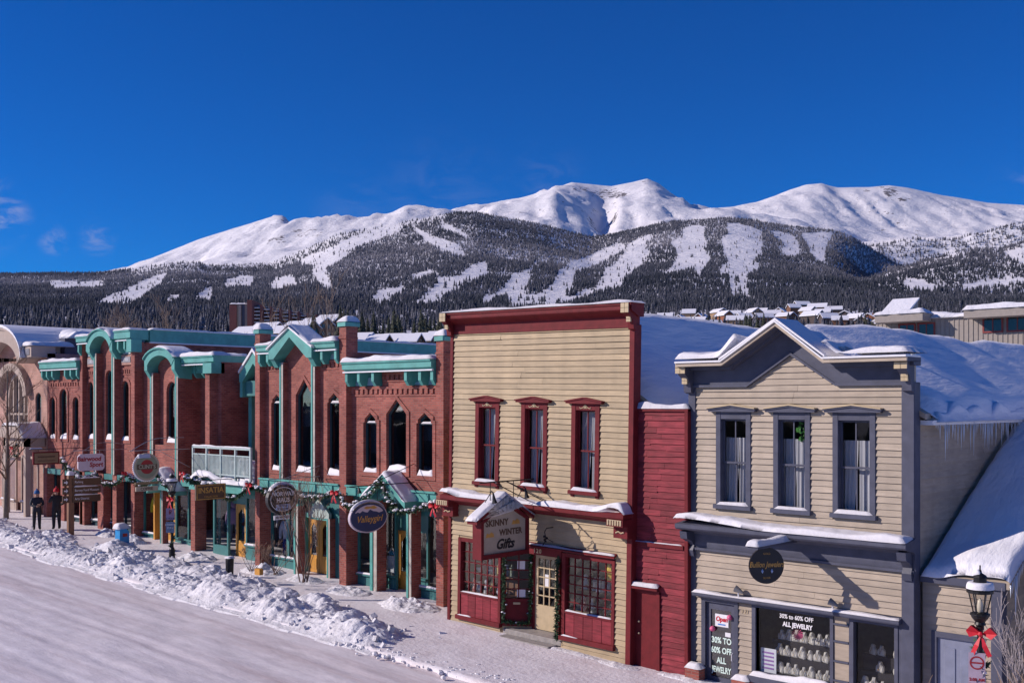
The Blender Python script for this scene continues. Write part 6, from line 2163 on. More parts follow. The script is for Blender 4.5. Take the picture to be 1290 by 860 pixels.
m.box(-53.3, -44.2, 45.7, 46, 0, 9.4)
m.box(-49.42, -49.12, WF + 0.31, 46, 7.5, 9.4)
m.build('wall', BRICK, T1)
MB().box(-49.1, -44.45, WF + 0.31, 45.6, 9.2, 9.3).box(-53.1, -49.45, WF + 0.31, 45.6, 7.8, 7.9).build('roof', TANR, T1)
snow_lump(-49.1, -44.5, WF + 0.4, 45.5, 9.3, 0.3, 74, nx=24, ny=50, edge=0.4).build('roof_snow', SNOW_ROOF, T1, smooth=True)
snow_lump(-53.1, -49.45, WF + 0.4, 45.5, 7.9, 0.3, 75, nx=24, ny=50, edge=0.4).build('roof_snow', SNOW_ROOF, T1, smooth=True)
MB().box(-53, -44.4, 27.2, 27.3, 0.4, 9).box(-53, -44.4, 24.2, 27.2, 3.3, 3.42).build('interior', INTER, T1)
for i, p in enumerate(pt_):
    brick_window(T1, p, WF, 110 + i)
for i, p in enumerate(pl_):
    brick_window(T1, p, WF, 120 + i)
for (x0, x1) in ((-49.34, -49.10), ):
    MB().box(x0, x1, PF, WF + 0.2, G(x0) - 0.3, 9.5).build('pier', BRICK, T1)
MB().box(-44.42, -44.10, PF, WF + 0.2, G(-44) - 0.3, 9.4).build('pier', BRICK, T1)
pilaster(T1, -47.80, -47.55, 3.5, 9.0, 22.95, 23.4)
pilaster(T1, -46.08, -45.82, 3.5, 9.0, 22.95, 23.4)
for x0, x1 in ((-48.98, -48.10), (-45.66, -44.72)):
    dentils(T1, x0, x1, 8.05, WF, 5)
    pq = MB().box(x0 + 0.02, x1 - 0.02, WF - 0.08, WF, 8.42, 8.86).build('plaque_frame', BRICK_P, T1)
    MB().box(x0 + 0.08, x1 - 0.06, WF - 0.10, WF - 0.081, 8.53, 8.78).build('plaque', M('grey_plaque', (0.25, 0.24, 0.26), 0.6), pq)
lettering('1881', T1, WHITE, (-48.53, WF - 0.105, 8.65), size=0.2)
lettering('1984', T1, WHITE, (-45.17, WF - 0.105, 8.65), size=0.2)
dentils(T1, -53.1, -49.36, 7.55, WF, 14)
beam(T1, -49.3, -47.75, 9.50, 9.82, 22.78, WF + 0.4, 0.10, 41)
beam(T1, -45.55, -44.08, 9.50, 9.92, 22.78, WF + 0.4, 0.10, 42)
MB().box(-44.45, -44.02, 22.8, 23.3, 8.95, 9.5).build('cornice_block', TEAL, T1)
for x in (-49.2, -48.35, -45.35, -44.75):
    post(T1, x, 8.95, 9.48, 22.85, WF + 0.2)
snow_lump(-48.95, -48.0, WF - 0.1, WF + 0.2, 8.9, 0.22, 43, edge=0.1).build('ledge_snow', SNOW, T1, smooth=True)
snow_lump(-45.5, -44.5, WF - 0.1, WF + 0.2, 8.9, 0.22, 44, edge=0.1).build('ledge_snow', SNOW, T1, smooth=True)
arch_canopy(T1, -48.05, -45.65, 9.50, 10.02, 22.72, WF + 0.3, 0.30, seed=45)
# long side parapet
MB().box(-44.5, -44.05, WF + 0.45, 46, 9.42, 9.95).build('side_parapet', TEAL, T1)
MB().box(-44.53, -44.0, WF + 0.45, 46, 9.36, 9.42).build('side_drip_edge', WHITE, T1)
snow_lump(-44.55, -44.0, WF + 0.45, 46, 9.95, 0.10, 46, nx=8, ny=100, edge=0.1, rough=0.3).build('side_snow', SNOW, T1, smooth=True)
beam(T1, -53.4, -49.36, 8.35, 8.72, 22.82, WF + 0.4, 0.14, 47)
for x in (-53.3, -52.75, -52.15, -50.75, -50.15, -49.5):
    post(T1, x, 7.85, 8.33, 22.9, WF + 0.2)
snow_lump(-53.2, -52.1, WF - 0.05, WF + 0.3, 8.0, 0.2, 48, edge=0.1, rough=0.5).build('ledge_snow', SNOW, T1, smooth=True)
snow_lump(-50.8, -49.5, WF - 0.05, WF + 0.3, 8.0, 0.2, 49, edge=0.1, rough=0.5).build('ledge_snow', SNOW, T1, smooth=True)
for x0, x1 in ((-46.12, -45.75), (-47.56, -47.0), (-49.4, -48.9), (-51.4, -51.0), (-53.3, -52.95)):
    MB().box(x0, x1, PF, 23.35, G(x0) - 0.3, 3.5).build('pillar', BRICK, T1)
MB().box(-53.4, -44.1, 23.02, 23.3, 3.25, 3.5).build('belt', TEAL_D, T1)
xs_ = [-53.0, -51.4, -49.4, -47.56, -46.12, -44.5]
for k, (a, b) in enumerate(((-52.95, -51.4), (-51.0, -49.4), (-48.9, -47.56), (-47.0, -46.12), (-45.75, -44.5))):
    shop_pane(T1, a, b, 1.25, 3.15, 23.38, FRAME_T, seed=11 + k)

# ---- tan stone building with the big arched gable at the left edge
TA = thing('arched_stone_building', 'pinkish tan brick building with broad arched gable and tall arched window at the left edge', 'building', (-57.5, PF, 1.1))
pa = outline('round', -58.4, -55.75, 4.6, 7.1, 8.35)
pb2 = outline('round', -54.85, -54.15, 4.9, 6.95, 7.25)
arc = []
for k in range(13):
    a = math.pi * k / 12
    arc.append((-57.3 - 2.6 * math.cos(math.pi - a) * -1, 8.9 + 1.35 * math.sin(a)))
m = MB().panel([(-64, 0.4), (-53.45, 0.4), (-53.45, 9.2), (-54.7, 9.2)] + arc + [(-60.5, 9.2), (-64, 9.2)], [pa, pb2], WF, WF + 0.4)
m.box(-53.75, -53.45, WF + 0.41, 46, 0, 9.2)
m.build('wall', BRICK_P, TA)
# arched window with stone mullions
w = MB().panel(pa, [grow(pa, -0.16)], WF + 0.05, WF + 0.3)
aw = w.build('arched_window', STONE, TA)
for x in (-57.75, -57.07, -56.4):
    MB().box(x - 0.05, x + 0.05, WF + 0.08, WF + 0.25, 4.6, 8.1).build('mullion', STONE, aw)
MB().box(-58.3, -55.85, WF + 0.1, WF + 0.22, 6.1, 6.2).build('transom', STONE, aw)
MB().ext(grow(pa, -0.1), WF + 0.26, WF + 0.28).build('pane', GLASS_D, aw)
snow_lump(-58.4, -55.75, WF - 0.1, WF + 0.1, 4.6, 0.16, 61, edge=0.1).build('sill_snow', SNOW, aw, smooth=True)
brick_window(TA, pb2, WF, 130, sur=False)
MB().box(-53.5, -51, 27, 27.1, 0.4, 9).box(-63.8, -53.8, 26.5, 26.6, 0.5, 9).build('interior', INTER, TA)
# arched gable band
def arcpts(r, h, z0, n=20, xc=-57.3):
    return [(xc + r * math.cos(math.pi * k / n), z0 + h * math.sin(math.pi * k / n)) for k in range(n + 1)]
o_, i_ = arcpts(3.0, 1.55, 8.95), arcpts(2.35, 1.15, 8.72)
m = MB().ext(o_ + i_[::-1], 22.35, WF + 0.3); ga = m.build('arched_gable', STONE, TA)
o2, i2 = arcpts(3.12, 1.66, 8.96), arcpts(3.0, 1.55, 8.96)
MB().ext(o2 + i2[::-1], 22.25, WF + 0.3).build('gable_edge', STONE, ga)
s2 = arcpts(3.14, 1.80, 8.98)
MB().ext(s2 + arcpts(3.10, 1.66, 8.98)[::-1], 22.2, 46).build('roof_snow', SNOW_ROOF, TA)
o3, i3 = arcpts(2.0, 1.7, 7.1), arcpts(1.62, 1.36, 7.05)
MB().ext(o3 + i3[::-1], 22.95, WF + 0.05).build('window_arch', STONE, TA)
MB().box(-54.75, -53.45, 22.45, WF + 0.4, 9.0, 9.55).build('cornice', STONE, TA)
MB().box(-54.45, -53.65, 22.42, 22.45, 9.1, 9.42).build('cornice_panel', M('grey_panel', (0.2, 0.2, 0.23), 0.6), TA)
snow_lump(-54.9, -53.35, 22.35, 24.6, 9.56, 0.22, 62, edge=0.2).build('cornice_snow', SNOW, TA, smooth=True)
MB().box(-54.1, -53.6, 24.2, 45, 9.2, 10.0).build('side_parapet', SLATE_D, TA)
snow_lump(-56.5, -53.3, 24.4, 45.5, 10.0, 0.5, 63, nx=30, ny=60, edge=1.2).build('side_snow', SNOW_ROOF, TA, smooth=True)
MB().box(-64, -53.5, 23.7, 45.8, 8.9, 9.05).build('roof', TANR, TA)
# oriel at street level with snow roof
m = MB()
for x in (-56.2, -53.75):
    m.box(x - 0.12, x + 0.12, 22.25, 22.5, G(x) - 0.2, 5.0)
m.box(-56.32, -53.63, 22.25, 23.2, 4.55, 5.0)
orl = m.build('porch', STONE, TA)
MB().ext([(-56.5, 5.0), (-53.45, 5.0), (-54.1, 5.55), (-55.9, 5.55)], 22.0, 23.3).build('porch_roof', STONE, orl)
snow_lump(-56.5, -53.45, 22.0, 23.25, 4.98, 0.14, 64, edge=0.15, slope=lambda x, y: 0.62 * min(1, (x + 56.5) / 0.6, (-53.45 - x) / 0.65)).build('porch_snow', SNOW, orl, smooth=True)
for k, (a, b) in enumerate(((-58.4, -56.6), (-56.0, -54.0))):
    shop_pane(TA, a, b, 1.7, 3.9, 23.0, STONE, seed=21 + k)

# ------------------------------------------------------------------ hanging shop signs (boards stand at right angles to the fronts)
SIGN_TAN = M('sign_tan', (0.42, 0.36, 0.27), 0.6, 0.08)
SIGN_BROWN = M('sign_brown', (0.10, 0.055, 0.03), 0.6, 0.15)
SIGN_WOOD = M('sign_wood', (0.24, 0.17, 0.09), 0.6, 0.2, stretch=(1, 1, 5))
SIGN_BLACK = M('sign_black', (0.012, 0.012, 0.016), 0.45)
SIGN_NAVY = M('sign_navy', (0.008, 0.03, 0.11), 0.4)
SIGN_LILAC = M('sign_lilac', (0.55, 0.48, 0.54), 0.6, 0.06)
SIGN_RED = M('sign_red', (0.30, 0.012, 0.018), 0.5)
SIGN_GOLD = M('sign_gold', (0.55, 0.30, 0.07), 0.4)
SIGN_BLUEW = M('sign_pale_blue', (0.35, 0.48, 0.72), 0.5)
SIGN_WHITE = M('sign_white', (0.68, 0.68, 0.70), 0.5)
SIGN_GREEN = M('sign_sage', (0.24, 0.26, 0.18), 0.6)


def ellipse(cy, cz, a, b, n=36):
    return [(cy + a * math.cos(2 * math.pi * k / n), cz + b * math.sin(2 * math.pi * k / n)) for k in range(n)]


def stext(t, parent, mat, x, y, z, size, **kw):
    return lettering(t, parent, mat, (x, y, z), R(90), size=size, **kw)


def bracket_arm(parent, x, y0, y1, z, zt, mat=BLACK, r=0.018):
    m = MB()
    m.tube([(x, y0 - 0.06, z), (x, y1, z)], r, 6)
    m.tube([(x, y0 + 0.25 * (y1 - y0), z), (x, y1, zt)], r * 0.7, 6)
    m.tube([(x, y1 - 0.03, z - 0.1), (x, y1 - 0.03, zt + 0.1)], r, 6)
    return m.build('bracket', mat, parent)


# gift shop sign: house-shaped board
sx = -19.75
gsn = thing('hanging_sign', 'house-shaped cream sign reading Skinny Winter Gifts with red frame', 'sign', (sx, 20.75, 2.6))
out = [(19.80, 2.62), (21.66, 2.62), (21.66, 3.62), (20.73, 4.14), (19.80, 3.62)]
inn = [(19.90, 2.74), (21.56, 2.74), (21.56, 3.57), (20.73, 4.03), (19.90, 3.57)]
m = MB()
n = 5
m.add([(sx + 0.16, y, z) for y, z in out] + [(sx + 0.16, y, z) for y, z in inn] + [(sx - 0.16, y, z) for y, z in out] + [(sx - 0.16, y, z) for y, z in inn],
      [(i, (i + 1) % n, n + (i + 1) % n, n + i) for i in range(n)] + [(2 * n + i, 3 * n + i, 3 * n + (i + 1) % n, 2 * n + (i + 1) % n) for i in range(n)] +
      [(i, 2 * n + i, 2 * n + (i + 1) % n, (i + 1) % n) for i in range(n)] + [(n + i, n + (i + 1) % n, 3 * n + (i + 1) % n, 3 * n + i) for i in range(n)])
m.build('frame', RED, gsn)
MB().ext(inn, sx - 0.10, sx + 0.10, 'x').build('board', SIGN_TAN, gsn)
MB().ext([(19.62, 3.56), (20.73, 4.18), (21.84, 3.56), (21.84, 3.64), (20.73, 4.27), (19.62, 3.64)], sx - 0.18, sx + 0.18, 'x').build('roof', RED, gsn)
snow_lump(sx - 0.20, sx + 0.20, 19.58, 21.88, 0.02, 0.08, 91, nx=10, ny=40, edge=0.08, slope=lambda x, y: 3.64 + 0.62 * (1 - abs(y - 20.73) / 1.13)).build('roof_snow', SNOW, gsn, smooth=True)
stext('SKINNY', gsn, SIGN_BROWN, sx + 0.105, 20.45, 3.54, 0.235, bold=0.008, space=1.05)
stext('WINTER', gsn, SIGN_BROWN, sx + 0.105, 20.98, 3.27, 0.225, bold=0.008, space=1.05)
stext('Gifts', gsn, SIGN_BLACK, sx + 0.105, 20.75, 2.96, 0.36, bold=0.012, shear=0.35)
for (y, z) in ((21.18, 3.52), (20.18, 3.24)):
    MB().ext([(y - 0.16, z - 0.06), (y + 0.16, z - 0.06), (y + 0.14, z + 0.03), (y + 0.05, z + 0.08), (y - 0.03, z + 0.02), (y - 0.10, z + 0.06)], sx + 0.10, sx + 0.106, 'x').build('cabin_motif', SIGN_GOLD, gsn)
m = MB()
m.tube([(sx, 19.9, 4.62), (sx, 22.02, 4.62)], 0.02, 6)
m.tube([(sx, 20.4, 4.62), (sx, 22.02, 3.95)], 0.014, 6)
m.tube([(sx - 0.3, 22.0, 4.3), (sx, 20.9, 4.62), (sx + 0.5, 22.0, 4.0)], 0.014, 6)
m.tube([(sx, 20.3, 4.62), (sx, 20.3, 4.05)], 0.012, 5)
m.tube([(sx, 21.2, 4.62), (sx, 21.2, 4.0)], 0.012, 5)
m.build('bracket', BLACK, gsn)
for y, z in ((20.1, 4.0), (21.35, 4.05)):
    m = MB().tube([(sx + 0.2, y, z + 0.35), (sx + 0.24, y, z + 0.42), (sx + 0.30, y, z + 0.36), (sx + 0.34, y, z + 0.18), (sx + 0.36, y, z + 0.10)], [0.012, 0.012, 0.02, 0.05, 0.075], 8)
    m.tube([(sx + 0.2, y, z + 0.35), (sx, y, z + 0.1)], 0.012, 5)
    m.build('spot_lamp', BLACK, gsn)

# small wrought bracket with grapes left of the door
t = thing('wrought_bracket', 'small wrought iron vine bracket on the cream wall above the shop door', 'bracket', (-19.0, 21.9, 2.9))
MB().tube([(-19.0, 21.97, 3.35), (-19.0, 21.7, 3.35), (-19.0, 21.62, 3.25), (-19.0, 21.66, 3.12)], 0.014, 6).tube([(-19.0, 21.97, 2.95), (-19.0, 21.7, 3.08), (-19.0, 21.55, 2.9)], 0.012, 6).build('scroll', BLACK, t)
m = MB()
for k in range(12):
    m.lathe([(0.005, -0.03), (0.03, 0), (0.005, 0.03)], (-19.0 + rnd.uniform(-.04, .04), 21.66 + rnd.uniform(-.05, .05), 3.05 + rnd.uniform(-.1, .1)), 6)
m.build('grapes', BLACK, t)

# jewellery sign: round black board under a snowy arm
jx = -11.98
js = thing('hanging_sign', 'round black sign with gold script Bullion Jewelers under a snowy arm', 'sign', (jx, 21.0, 2.7))
MB().box(jx - 0.13, jx + 0.13, 20.42, JY - 0.1, 3.56, 3.62).build('arm', SLATE, js)
snow_lump(jx - 0.15, jx + 0.15, 20.38, 21.9, 3.62, 0.13, 95, nx=10, ny=30, edge=0.12).build('arm_snow', SNOW, js, smooth=True)
rot = Matrix.Rotation(R(-38), 4, 'Z')
ctr = Vector((jx, 21.0, 3.15))


def rotm(mb):
    mb.v = [tuple(ctr + rot @ (Vector(p) - ctr)) for p in mb.v]
    return mb


rotm(MB().ext(ellipse(ctr.y, ctr.z, 0.40, 0.40), jx - 0.025, jx + 0.025, 'x')).build('board', SIGN_BLACK, js)
# the board is turned: its lettering turns with it
for txt, dz, sz, kw in (('Bullion Jewelers', 0.02, 0.17, dict(bold=0.003, shear=0.3, sx=0.72)), ('GOLD', 0.26, 0.06, {}), ('SILVER', -0.27, 0.06, {})):
    sxx = kw.pop('sx', 1.0)
    me = text_mesh(txt, size=sz, **kw); me.materials.append(SIGN_GOLD)
    off = rot @ Vector((0.032, 0, 0))
    inst(me, 'lettering', js, ctr + off + Vector((0, 0, dz)), (R(90), 0, R(90 - 38)), (sxx, 1, 1))
for dy_ in (-0.1, 0.12):
    p = ctr + rot @ Vector((0.03, dy_, -0.12))
    MB().lathe([(0.002, -0.05), (0.03, 0), (0.002, 0.05)], tuple(p), 6).build('gem_motif', SIGN_BLUEW, js)
MB().tube([(jx, 20.85, 3.56), (jx, 20.85, 3.5)], 0.008, 5).tube([(jx, 21.15, 3.56), (jx, 21.15, 3.5)], 0.008, 5).build('hangers', BLACK, js)

# oval navy sign
vx = -26.0
vsn = thing('hanging_sign', 'oval navy sign with snowy peaks and gold script beside the gabled hood', 'sign', (vx, 21.27, 2.7))
E_ = ellipse(21.27, 3.17, 0.70, 0.44)
MB().ext(ellipse(21.27, 3.17, 0.74, 0.48), vx - 0.05, vx + 0.05, 'x').build('rim', SIGN_LILAC, vsn)
MB().ext(E_, vx - 0.07, vx + 0.07, 'x').build('board', SIGN_NAVY, vsn)
top = [(21.27 + 0.62 * math.cos(a), 3.17 + 0.39 * math.sin(a)) for a in np.linspace(0.15 * math.pi, 0.85 * math.pi, 14)]
low = [(20.72, 3.33), (20.82, 3.36), (20.90, 3.33), (21.0, 3.39), (21.1, 3.35), (21.2, 3.33), (21.30, 3.42), (21.42, 3.36), (21.55, 3.34), (21.66, 3.30), (21.78, 3.32)]
MB().ext(top + low, vx + 0.07, vx + 0.076, 'x').build('peak_motif', SIGN_LILAC, vsn)
MB().ext([(21.05, 3.47), (21.15, 3.52), (21.3, 3.50), (21.45, 3.53), (21.6, 3.45), (21.45, 3.42), (21.3, 3.45), (21.15, 3.43)], vx + 0.076, vx + 0.080, 'x').build('sun_motif', SIGN_GOLD, vsn)
stext('Valleygirl', vsn, SIGN_GOLD, vx + 0.075, 21.27, 3.12, 0.28, shear=0.3, bold=0.002)
snow_lump(vx - 0.07, vx + 0.07, 20.6, 21.9, 0.0, 0.07, 97, nx=6, ny=30, edge=0.05, slope=lambda x, y: 3.18 + 0.47 * math.sqrt(max(0.02, 1 - ((y - 21.27) / 0.74) ** 2))).build('snow', SNOW, vsn, smooth=True)
m = MB().tube([(vx, 20.55, 4.15), (vx, 23.2, 4.15)], 0.018, 6).tube([(vx, 21.3, 4.15), (vx, 23.2, 4.75)], 0.012, 6).tube([(vx, 20.9, 4.15), (vx, 20.9, 3.6)], 0.01, 5).tube([(vx, 21.65, 4.15), (vx, 21.65, 3.6)], 0.01, 5)
m.build('bracket', BLACK, vsn)
MB().tube([(vx, 20.9, 4.12), (vx + 0.04, 20.9, 4.02), (vx + 0.05, 20.9, 3.93)], [0.015, 0.05, 0.08], 8).build('spot_lamp', BLACK, vsn)
MB().tube([(vx, 21.9, 4.12), (vx + 0.04, 21.9, 4.02), (vx + 0.05, 21.9, 3.93)], [0.015, 0.05, 0.08], 8).build('spot_lamp', BLACK, vsn)

# oval black sign
nx_ = -30.9
ns = thing('hanging_sign', 'oval black and white Norway Haus sign with a small plate below', 'sign', (nx_, 21.5, 2.75))
MB().ext(ellipse(21.5, 3.42, 0.62, 0.52), nx_ - 0.08, nx_ + 0.08, 'x').build('board', SIGN_BLACK, ns)
a_, b_ = ellipse(21.5, 3.42, 0.52, 0.42), ellipse(21.5, 3.42, 0.495, 0.395)
m = MB(); k_ = len(a_)
m.add([(nx_ + 0.083, y, z) for y, z in a_] + [(nx_ + 0.083, y, z) for y, z in b_] + [(nx_ + 0.075, y, z) for y, z in a_] + [(nx_ + 0.075, y, z) for y, z in b_],
      [(i, (i + 1) % k_, k_ + (i + 1) % k_, k_ + i) for i in range(k_)] + [(i, 2 * k_ + i, 2 * k_ + (i + 1) % k_, (i + 1) % k_) for i in range(k_)] + [(k_ + i, k_ + (i + 1) % k_, 3 * k_ + (i + 1) % k_, 3 * k_ + i) for i in range(k_)])
m.build('ring', SIGN_WHITE, ns)
MB().box(nx_ + 0.08, nx_ + 0.086, 21.2, 21.8, 3.05, 3.25).build('panel', SIGN_BLUEW, ns)
stext('NORWAY', ns, SIGN_WHITE, nx_ + 0.084, 21.5, 3.60, 0.20, bold=0.006)
stext('HAUS', ns, SIGN_WHITE, nx_ + 0.084, 21.5, 3.39, 0.21, bold=0.006)
stext('Ski Shop', ns, SIGN_NAVY, nx_ + 0.088, 21.5, 3.20, 0.10, bold=0.003)
stext('& Snowboard', ns, SIGN_NAVY, nx_ + 0.088, 21.5, 3.10, 0.085, bold=0.003)
MB().box(nx_ - 0.02, nx_ + 0.02, 21.18, 21.82, 2.72, 2.87).build('plate', SIGN_WHITE, ns)
stext('SKI RENTALS', ns, SIGN_BROWN, nx_ + 0.023, 21.5, 2.795, 0.09, bold=0.002)
snow_lump(nx_ - 0.09, nx_ + 0.09, 21.0, 22.0, 0.0, 0.06, 98, nx=6, ny=26, edge=0.05, slope=lambda x, y: 3.43 + 0.51 * math.sqrt(max(0.02, 1 - ((y - 21.5) / 0.62) ** 2))).build('snow', SNOW, ns, smooth=True)
MB().tube([(nx_, 20.95, 4.12), (nx_, 23.1, 4.12)], 0.016, 6).tube([(nx_, 21.6, 4.12), (nx_, 23.1, 4.5)], 0.012, 6).tube([(nx_, 21.2, 4.12), (nx_, 21.2, 3.9)], 0.01, 5).tube([(nx_, 21.8, 4.12), (nx_, 21.8, 3.88)], 0.01, 5).build('bracket', M('pale_iron', (0.35, 0.36, 0.38), 0.4, metal=0.5), ns)

# dark carved sign under the balcony
fx = -35.5
fs = thing('hanging_sign', 'dark brown rectangular sign with gold capitals under the balcony garland', 'sign', (fx, 21.5, 3.1))
MB().box(fx - 0.05, fx + 0.05, 20.9, 22.15, 3.12, 3.70).build('board', SIGN_BROWN, fs)
fr = MB()
for (y0, y1, z0, z1) in ((20.93, 22.12, 3.14, 3.165), (20.93, 22.12, 3.655, 3.68), (20.93, 20.955, 3.165, 3.655), (22.095, 22.12, 3.165, 3.655)):
    fr.box(fx + 0.048, fx + 0.058, y0, y1, z0, z1)
fr.build('border', SIGN_GOLD, fs)
stext('INSATIA', fs, SIGN_GOLD, fx + 0.055, 21.52, 3.47, 0.29, bold=0.004)
stext('COLLECTION', fs, SIGN_GOLD, fx + 0.055, 21.52, 3.24, 0.09)
MB().tube([(fx, 20.9, 3.85), (fx, 23.0, 3.85)], 0.016, 6).tube([(fx, 21.1, 3.85), (fx, 21.1, 3.7)], 0.01, 5).tube([(fx, 21.95, 3.85), (fx, 21.95, 3.7)], 0.01, 5).build('bracket', BLACK, fs)

# round gear-like sign
cx_ = -39.5
cs = thing('hanging_sign', "round sage and gold sign reading Clint's with two small boards below", 'sign', (cx_, 21.1, 3.35))
MB().ext(ellipse(21.1, 4.20, 0.54, 0.54), cx_ - 0.05, cx_ + 0.05, 'x').build('board', SIGN_TAN, cs)
MB().ext(ellipse(21.1, 4.20, 0.46, 0.46), cx_ + 0.05, cx_ + 0.056, 'x').build('ring', SIGN_GREEN, cs)
MB().ext(ellipse(21.1, 4.20, 0.28, 0.28), cx_ + 0.056, cx_ + 0.062, 'x').build('disc', SIGN_RED, cs)
MB().box(cx_ + 0.056, cx_ + 0.066, 20.68, 21.52, 4.10, 4.30).build('name_band', SIGN_BROWN, cs)
stext("CLINT'S", cs, SIGN_TAN, cx_ + 0.07, 21.1, 4.20, 0.21, bold=0.005)
m = MB()
for k in range(22):
    a = math.pi * (0.75 + 0.95 * k / 21)
    m.lathe([(0.02, -0.04), (0.05, 0), (0.02, 0.035)], (cx_, 21.1 + 0.55 * math.cos(a), 4.2 + 0.55 * math.sin(a)), 6)
m.build('snow_rim', SNOW, cs)
snow_lump(cx_ - 0.06, cx_ + 0.12, 20.7, 21.25, 4.55, 0.16, 99, nx=6, ny=12, edge=0.08).build('snow', SNOW, cs, smooth=True)
MB().box(cx_ - 0.03, cx_ + 0.03, 20.62, 21.6, 3.50, 3.60).build('lower_board', SIGN_WOOD, cs)
MB().box(cx_ - 0.03, cx_ + 0.03, 20.65, 21.58, 3.24, 3.42).build('lower_board', SIGN_TAN, cs)
stext('COFFEE', cs, SIGN_BROWN, cx_ + 0.033, 21.1, 3.33, 0.15, bold=0.003)
m = MB().tube([(cx_, 20.4, 4.85), (cx_, 23.0, 4.85)], 0.018, 6)
m.tube([(cx_, 20.5 + 0.0, 4.87)] + [(cx_, 20.5 + 0.16 * k, 4.87 + 0.45 * math.sin(min(1.57, 0.2 * k))) for k in range(1, 15)], 0.015, 6)
m.tube([(cx_, 21.6, 4.85), (cx_, 23.0, 4.1)], 0.012, 6)
m.build('bracket', M('pale_iron', (0.35, 0.36, 0.38)), cs)

# lilac ski shop sign and tan board further left
bx_ = -45.0
b1 = thing('hanging_sign', 'lilac board with red script lettering above the brown direction boards', 'sign', (bx_, 21.45, 3.75))
oc = [(20.98, 3.80), (21.95, 3.80), (22.05, 3.90), (22.05, 4.42), (21.95, 4.52), (20.98, 4.52), (20.88, 4.42), (20.88, 3.90)]
MB().ext(oc, bx_ - 0.05, bx_ + 0.05, 'x').build('board', SIGN_LILAC, b1)
stext('Bairwood', b1, SIGN_RED, bx_ + 0.054, 21.36, 4.30, 0.27, bold=0.009, shear=0.1)
stext('Sport', b1, SIGN_RED, bx_ + 0.054, 21.68, 4.05, 0.27, bold=0.009, shear=0.1)
m = MB().tube([(bx_, 20.7, 4.68), (bx_, 23.1, 4.68)], 0.016, 6).tube([(bx_, 21.2, 4.70), (bx_, 21.6, 4.95), (bx_, 22.2, 5.02), (bx_, 23.0, 4.9)], 0.012, 6).tube([(bx_, 21.1, 4.68), (bx_, 21.1, 4.5)], 0.01, 5).tube([(bx_, 21.85, 4.68), (bx_, 21.85, 4.5)], 0.01, 5)
m.build('bracket', M('pale_iron', (0.35, 0.36, 0.38)), b1)
tx_ = -49.0
b2 = thing('hanging_sign', 'weathered tan wooden board with dark red frame near the left edge', 'sign', (tx_, 21.25, 3.9))
MB().box(tx_ - 0.05, tx_ + 0.05, 20.65, 21.85, 3.92, 4.50).build('frame', RED, b2)
MB().box(tx_ + 0.05, tx_ + 0.06, 20.71, 21.79, 3.98, 4.44).build('board', SIGN_WOOD, b2)
for z, h in ((4.27, 0.07), (4.09, 0.04)):
    MB().box(tx_ + 0.06, tx_ + 0.064, 20.85, 21.65, z - h / 2, z + h / 2).build('worn_lettering', SIGN_BROWN, b2)
MB().tube([(tx_, 20.5, 4.62), (tx_, 23.1, 4.62)], 0.016, 6).tube([(tx_, 20.9, 4.62), (tx_, 20.9, 4.5)], 0.01, 5).tube([(tx_, 21.6, 4.62), (tx_, 21.6, 4.5)], 0.01, 5).build('bracket', BLACK, b2)
snow_lump(tx_ - 0.03, tx_ + 0.03, 20.5, 21.1, 4.635, 0.06, 96, nx=4, ny=10, edge=0.03).build('snow', SNOW, b2, smooth=True)

# wayfinding post
wx, wy = -46.3, 21.15
wp = thing('direction_post', 'thick wooden direction post with three brown boards of white lettering', 'sign post', (wx, wy, G(wx)))
MB().bevbox(wx - 0.12, wx + 0.12, wy - 0.12, wy + 0.12, G(wx), 3.55, 0.03).build('post', POSTW, wp)
snow_lump(wx - 0.14, wx + 0.14, wy - 0.14, wy + 0.14, 3.55, 0.14, 94, nx=8, ny=8, edge=0.1).build('snow', SNOW, wp, smooth=True)
for k, (txt, dx) in enumerate((('Parking', 0.0), ('Barney Ford Museum', 0.0), ('Arts District', 0.0))):
    z = 3.25 - 0.37 * k
    MB().box(wx + 0.12, wx + 0.17, wy + 0.02, wy + 1.30, z - 0.15, z + 0.15).build('board', SIGN_BROWN, wp)
    lettering(txt, wp, SIGN_WHITE, (wx + 0.175, wy + 0.12, z), R(90), size=0.15, align='LEFT', sx=0.85)
    snow_lump(wx + 0.10, wx + 0.20, wy + 0.1, wy + 1.2, z + 0.15, 0.05, 92 + k, nx=4, ny=18, edge=0.04, rough=0.6).build('board_snow', SNOW, wp, smooth=True)
    MB().box(wx + 0.12, wx + 0.17, wy - 0.42, wy - 0.14, z - 0.15, z + 0.15).build('arrow_board', SIGN_BROWN, wp)
    MB().ext([(wy - 0.36, z - 0.03), (wy - 0.26, z - 0.03), (wy - 0.26, z - 0.09), (wy - 0.18, z), (wy - 0.26, z + 0.09), (wy - 0.26, z + 0.03), (wy - 0.36, z + 0.03)], wx + 0.17, wx + 0.176, 'x').build('arrow', SIGN_WHITE, wp)

# ------------------------------------------------------------------ street lamps
LAMPG = glass_mat('lamp_glass', (0.85, 0.83, 0.78), 0.06)


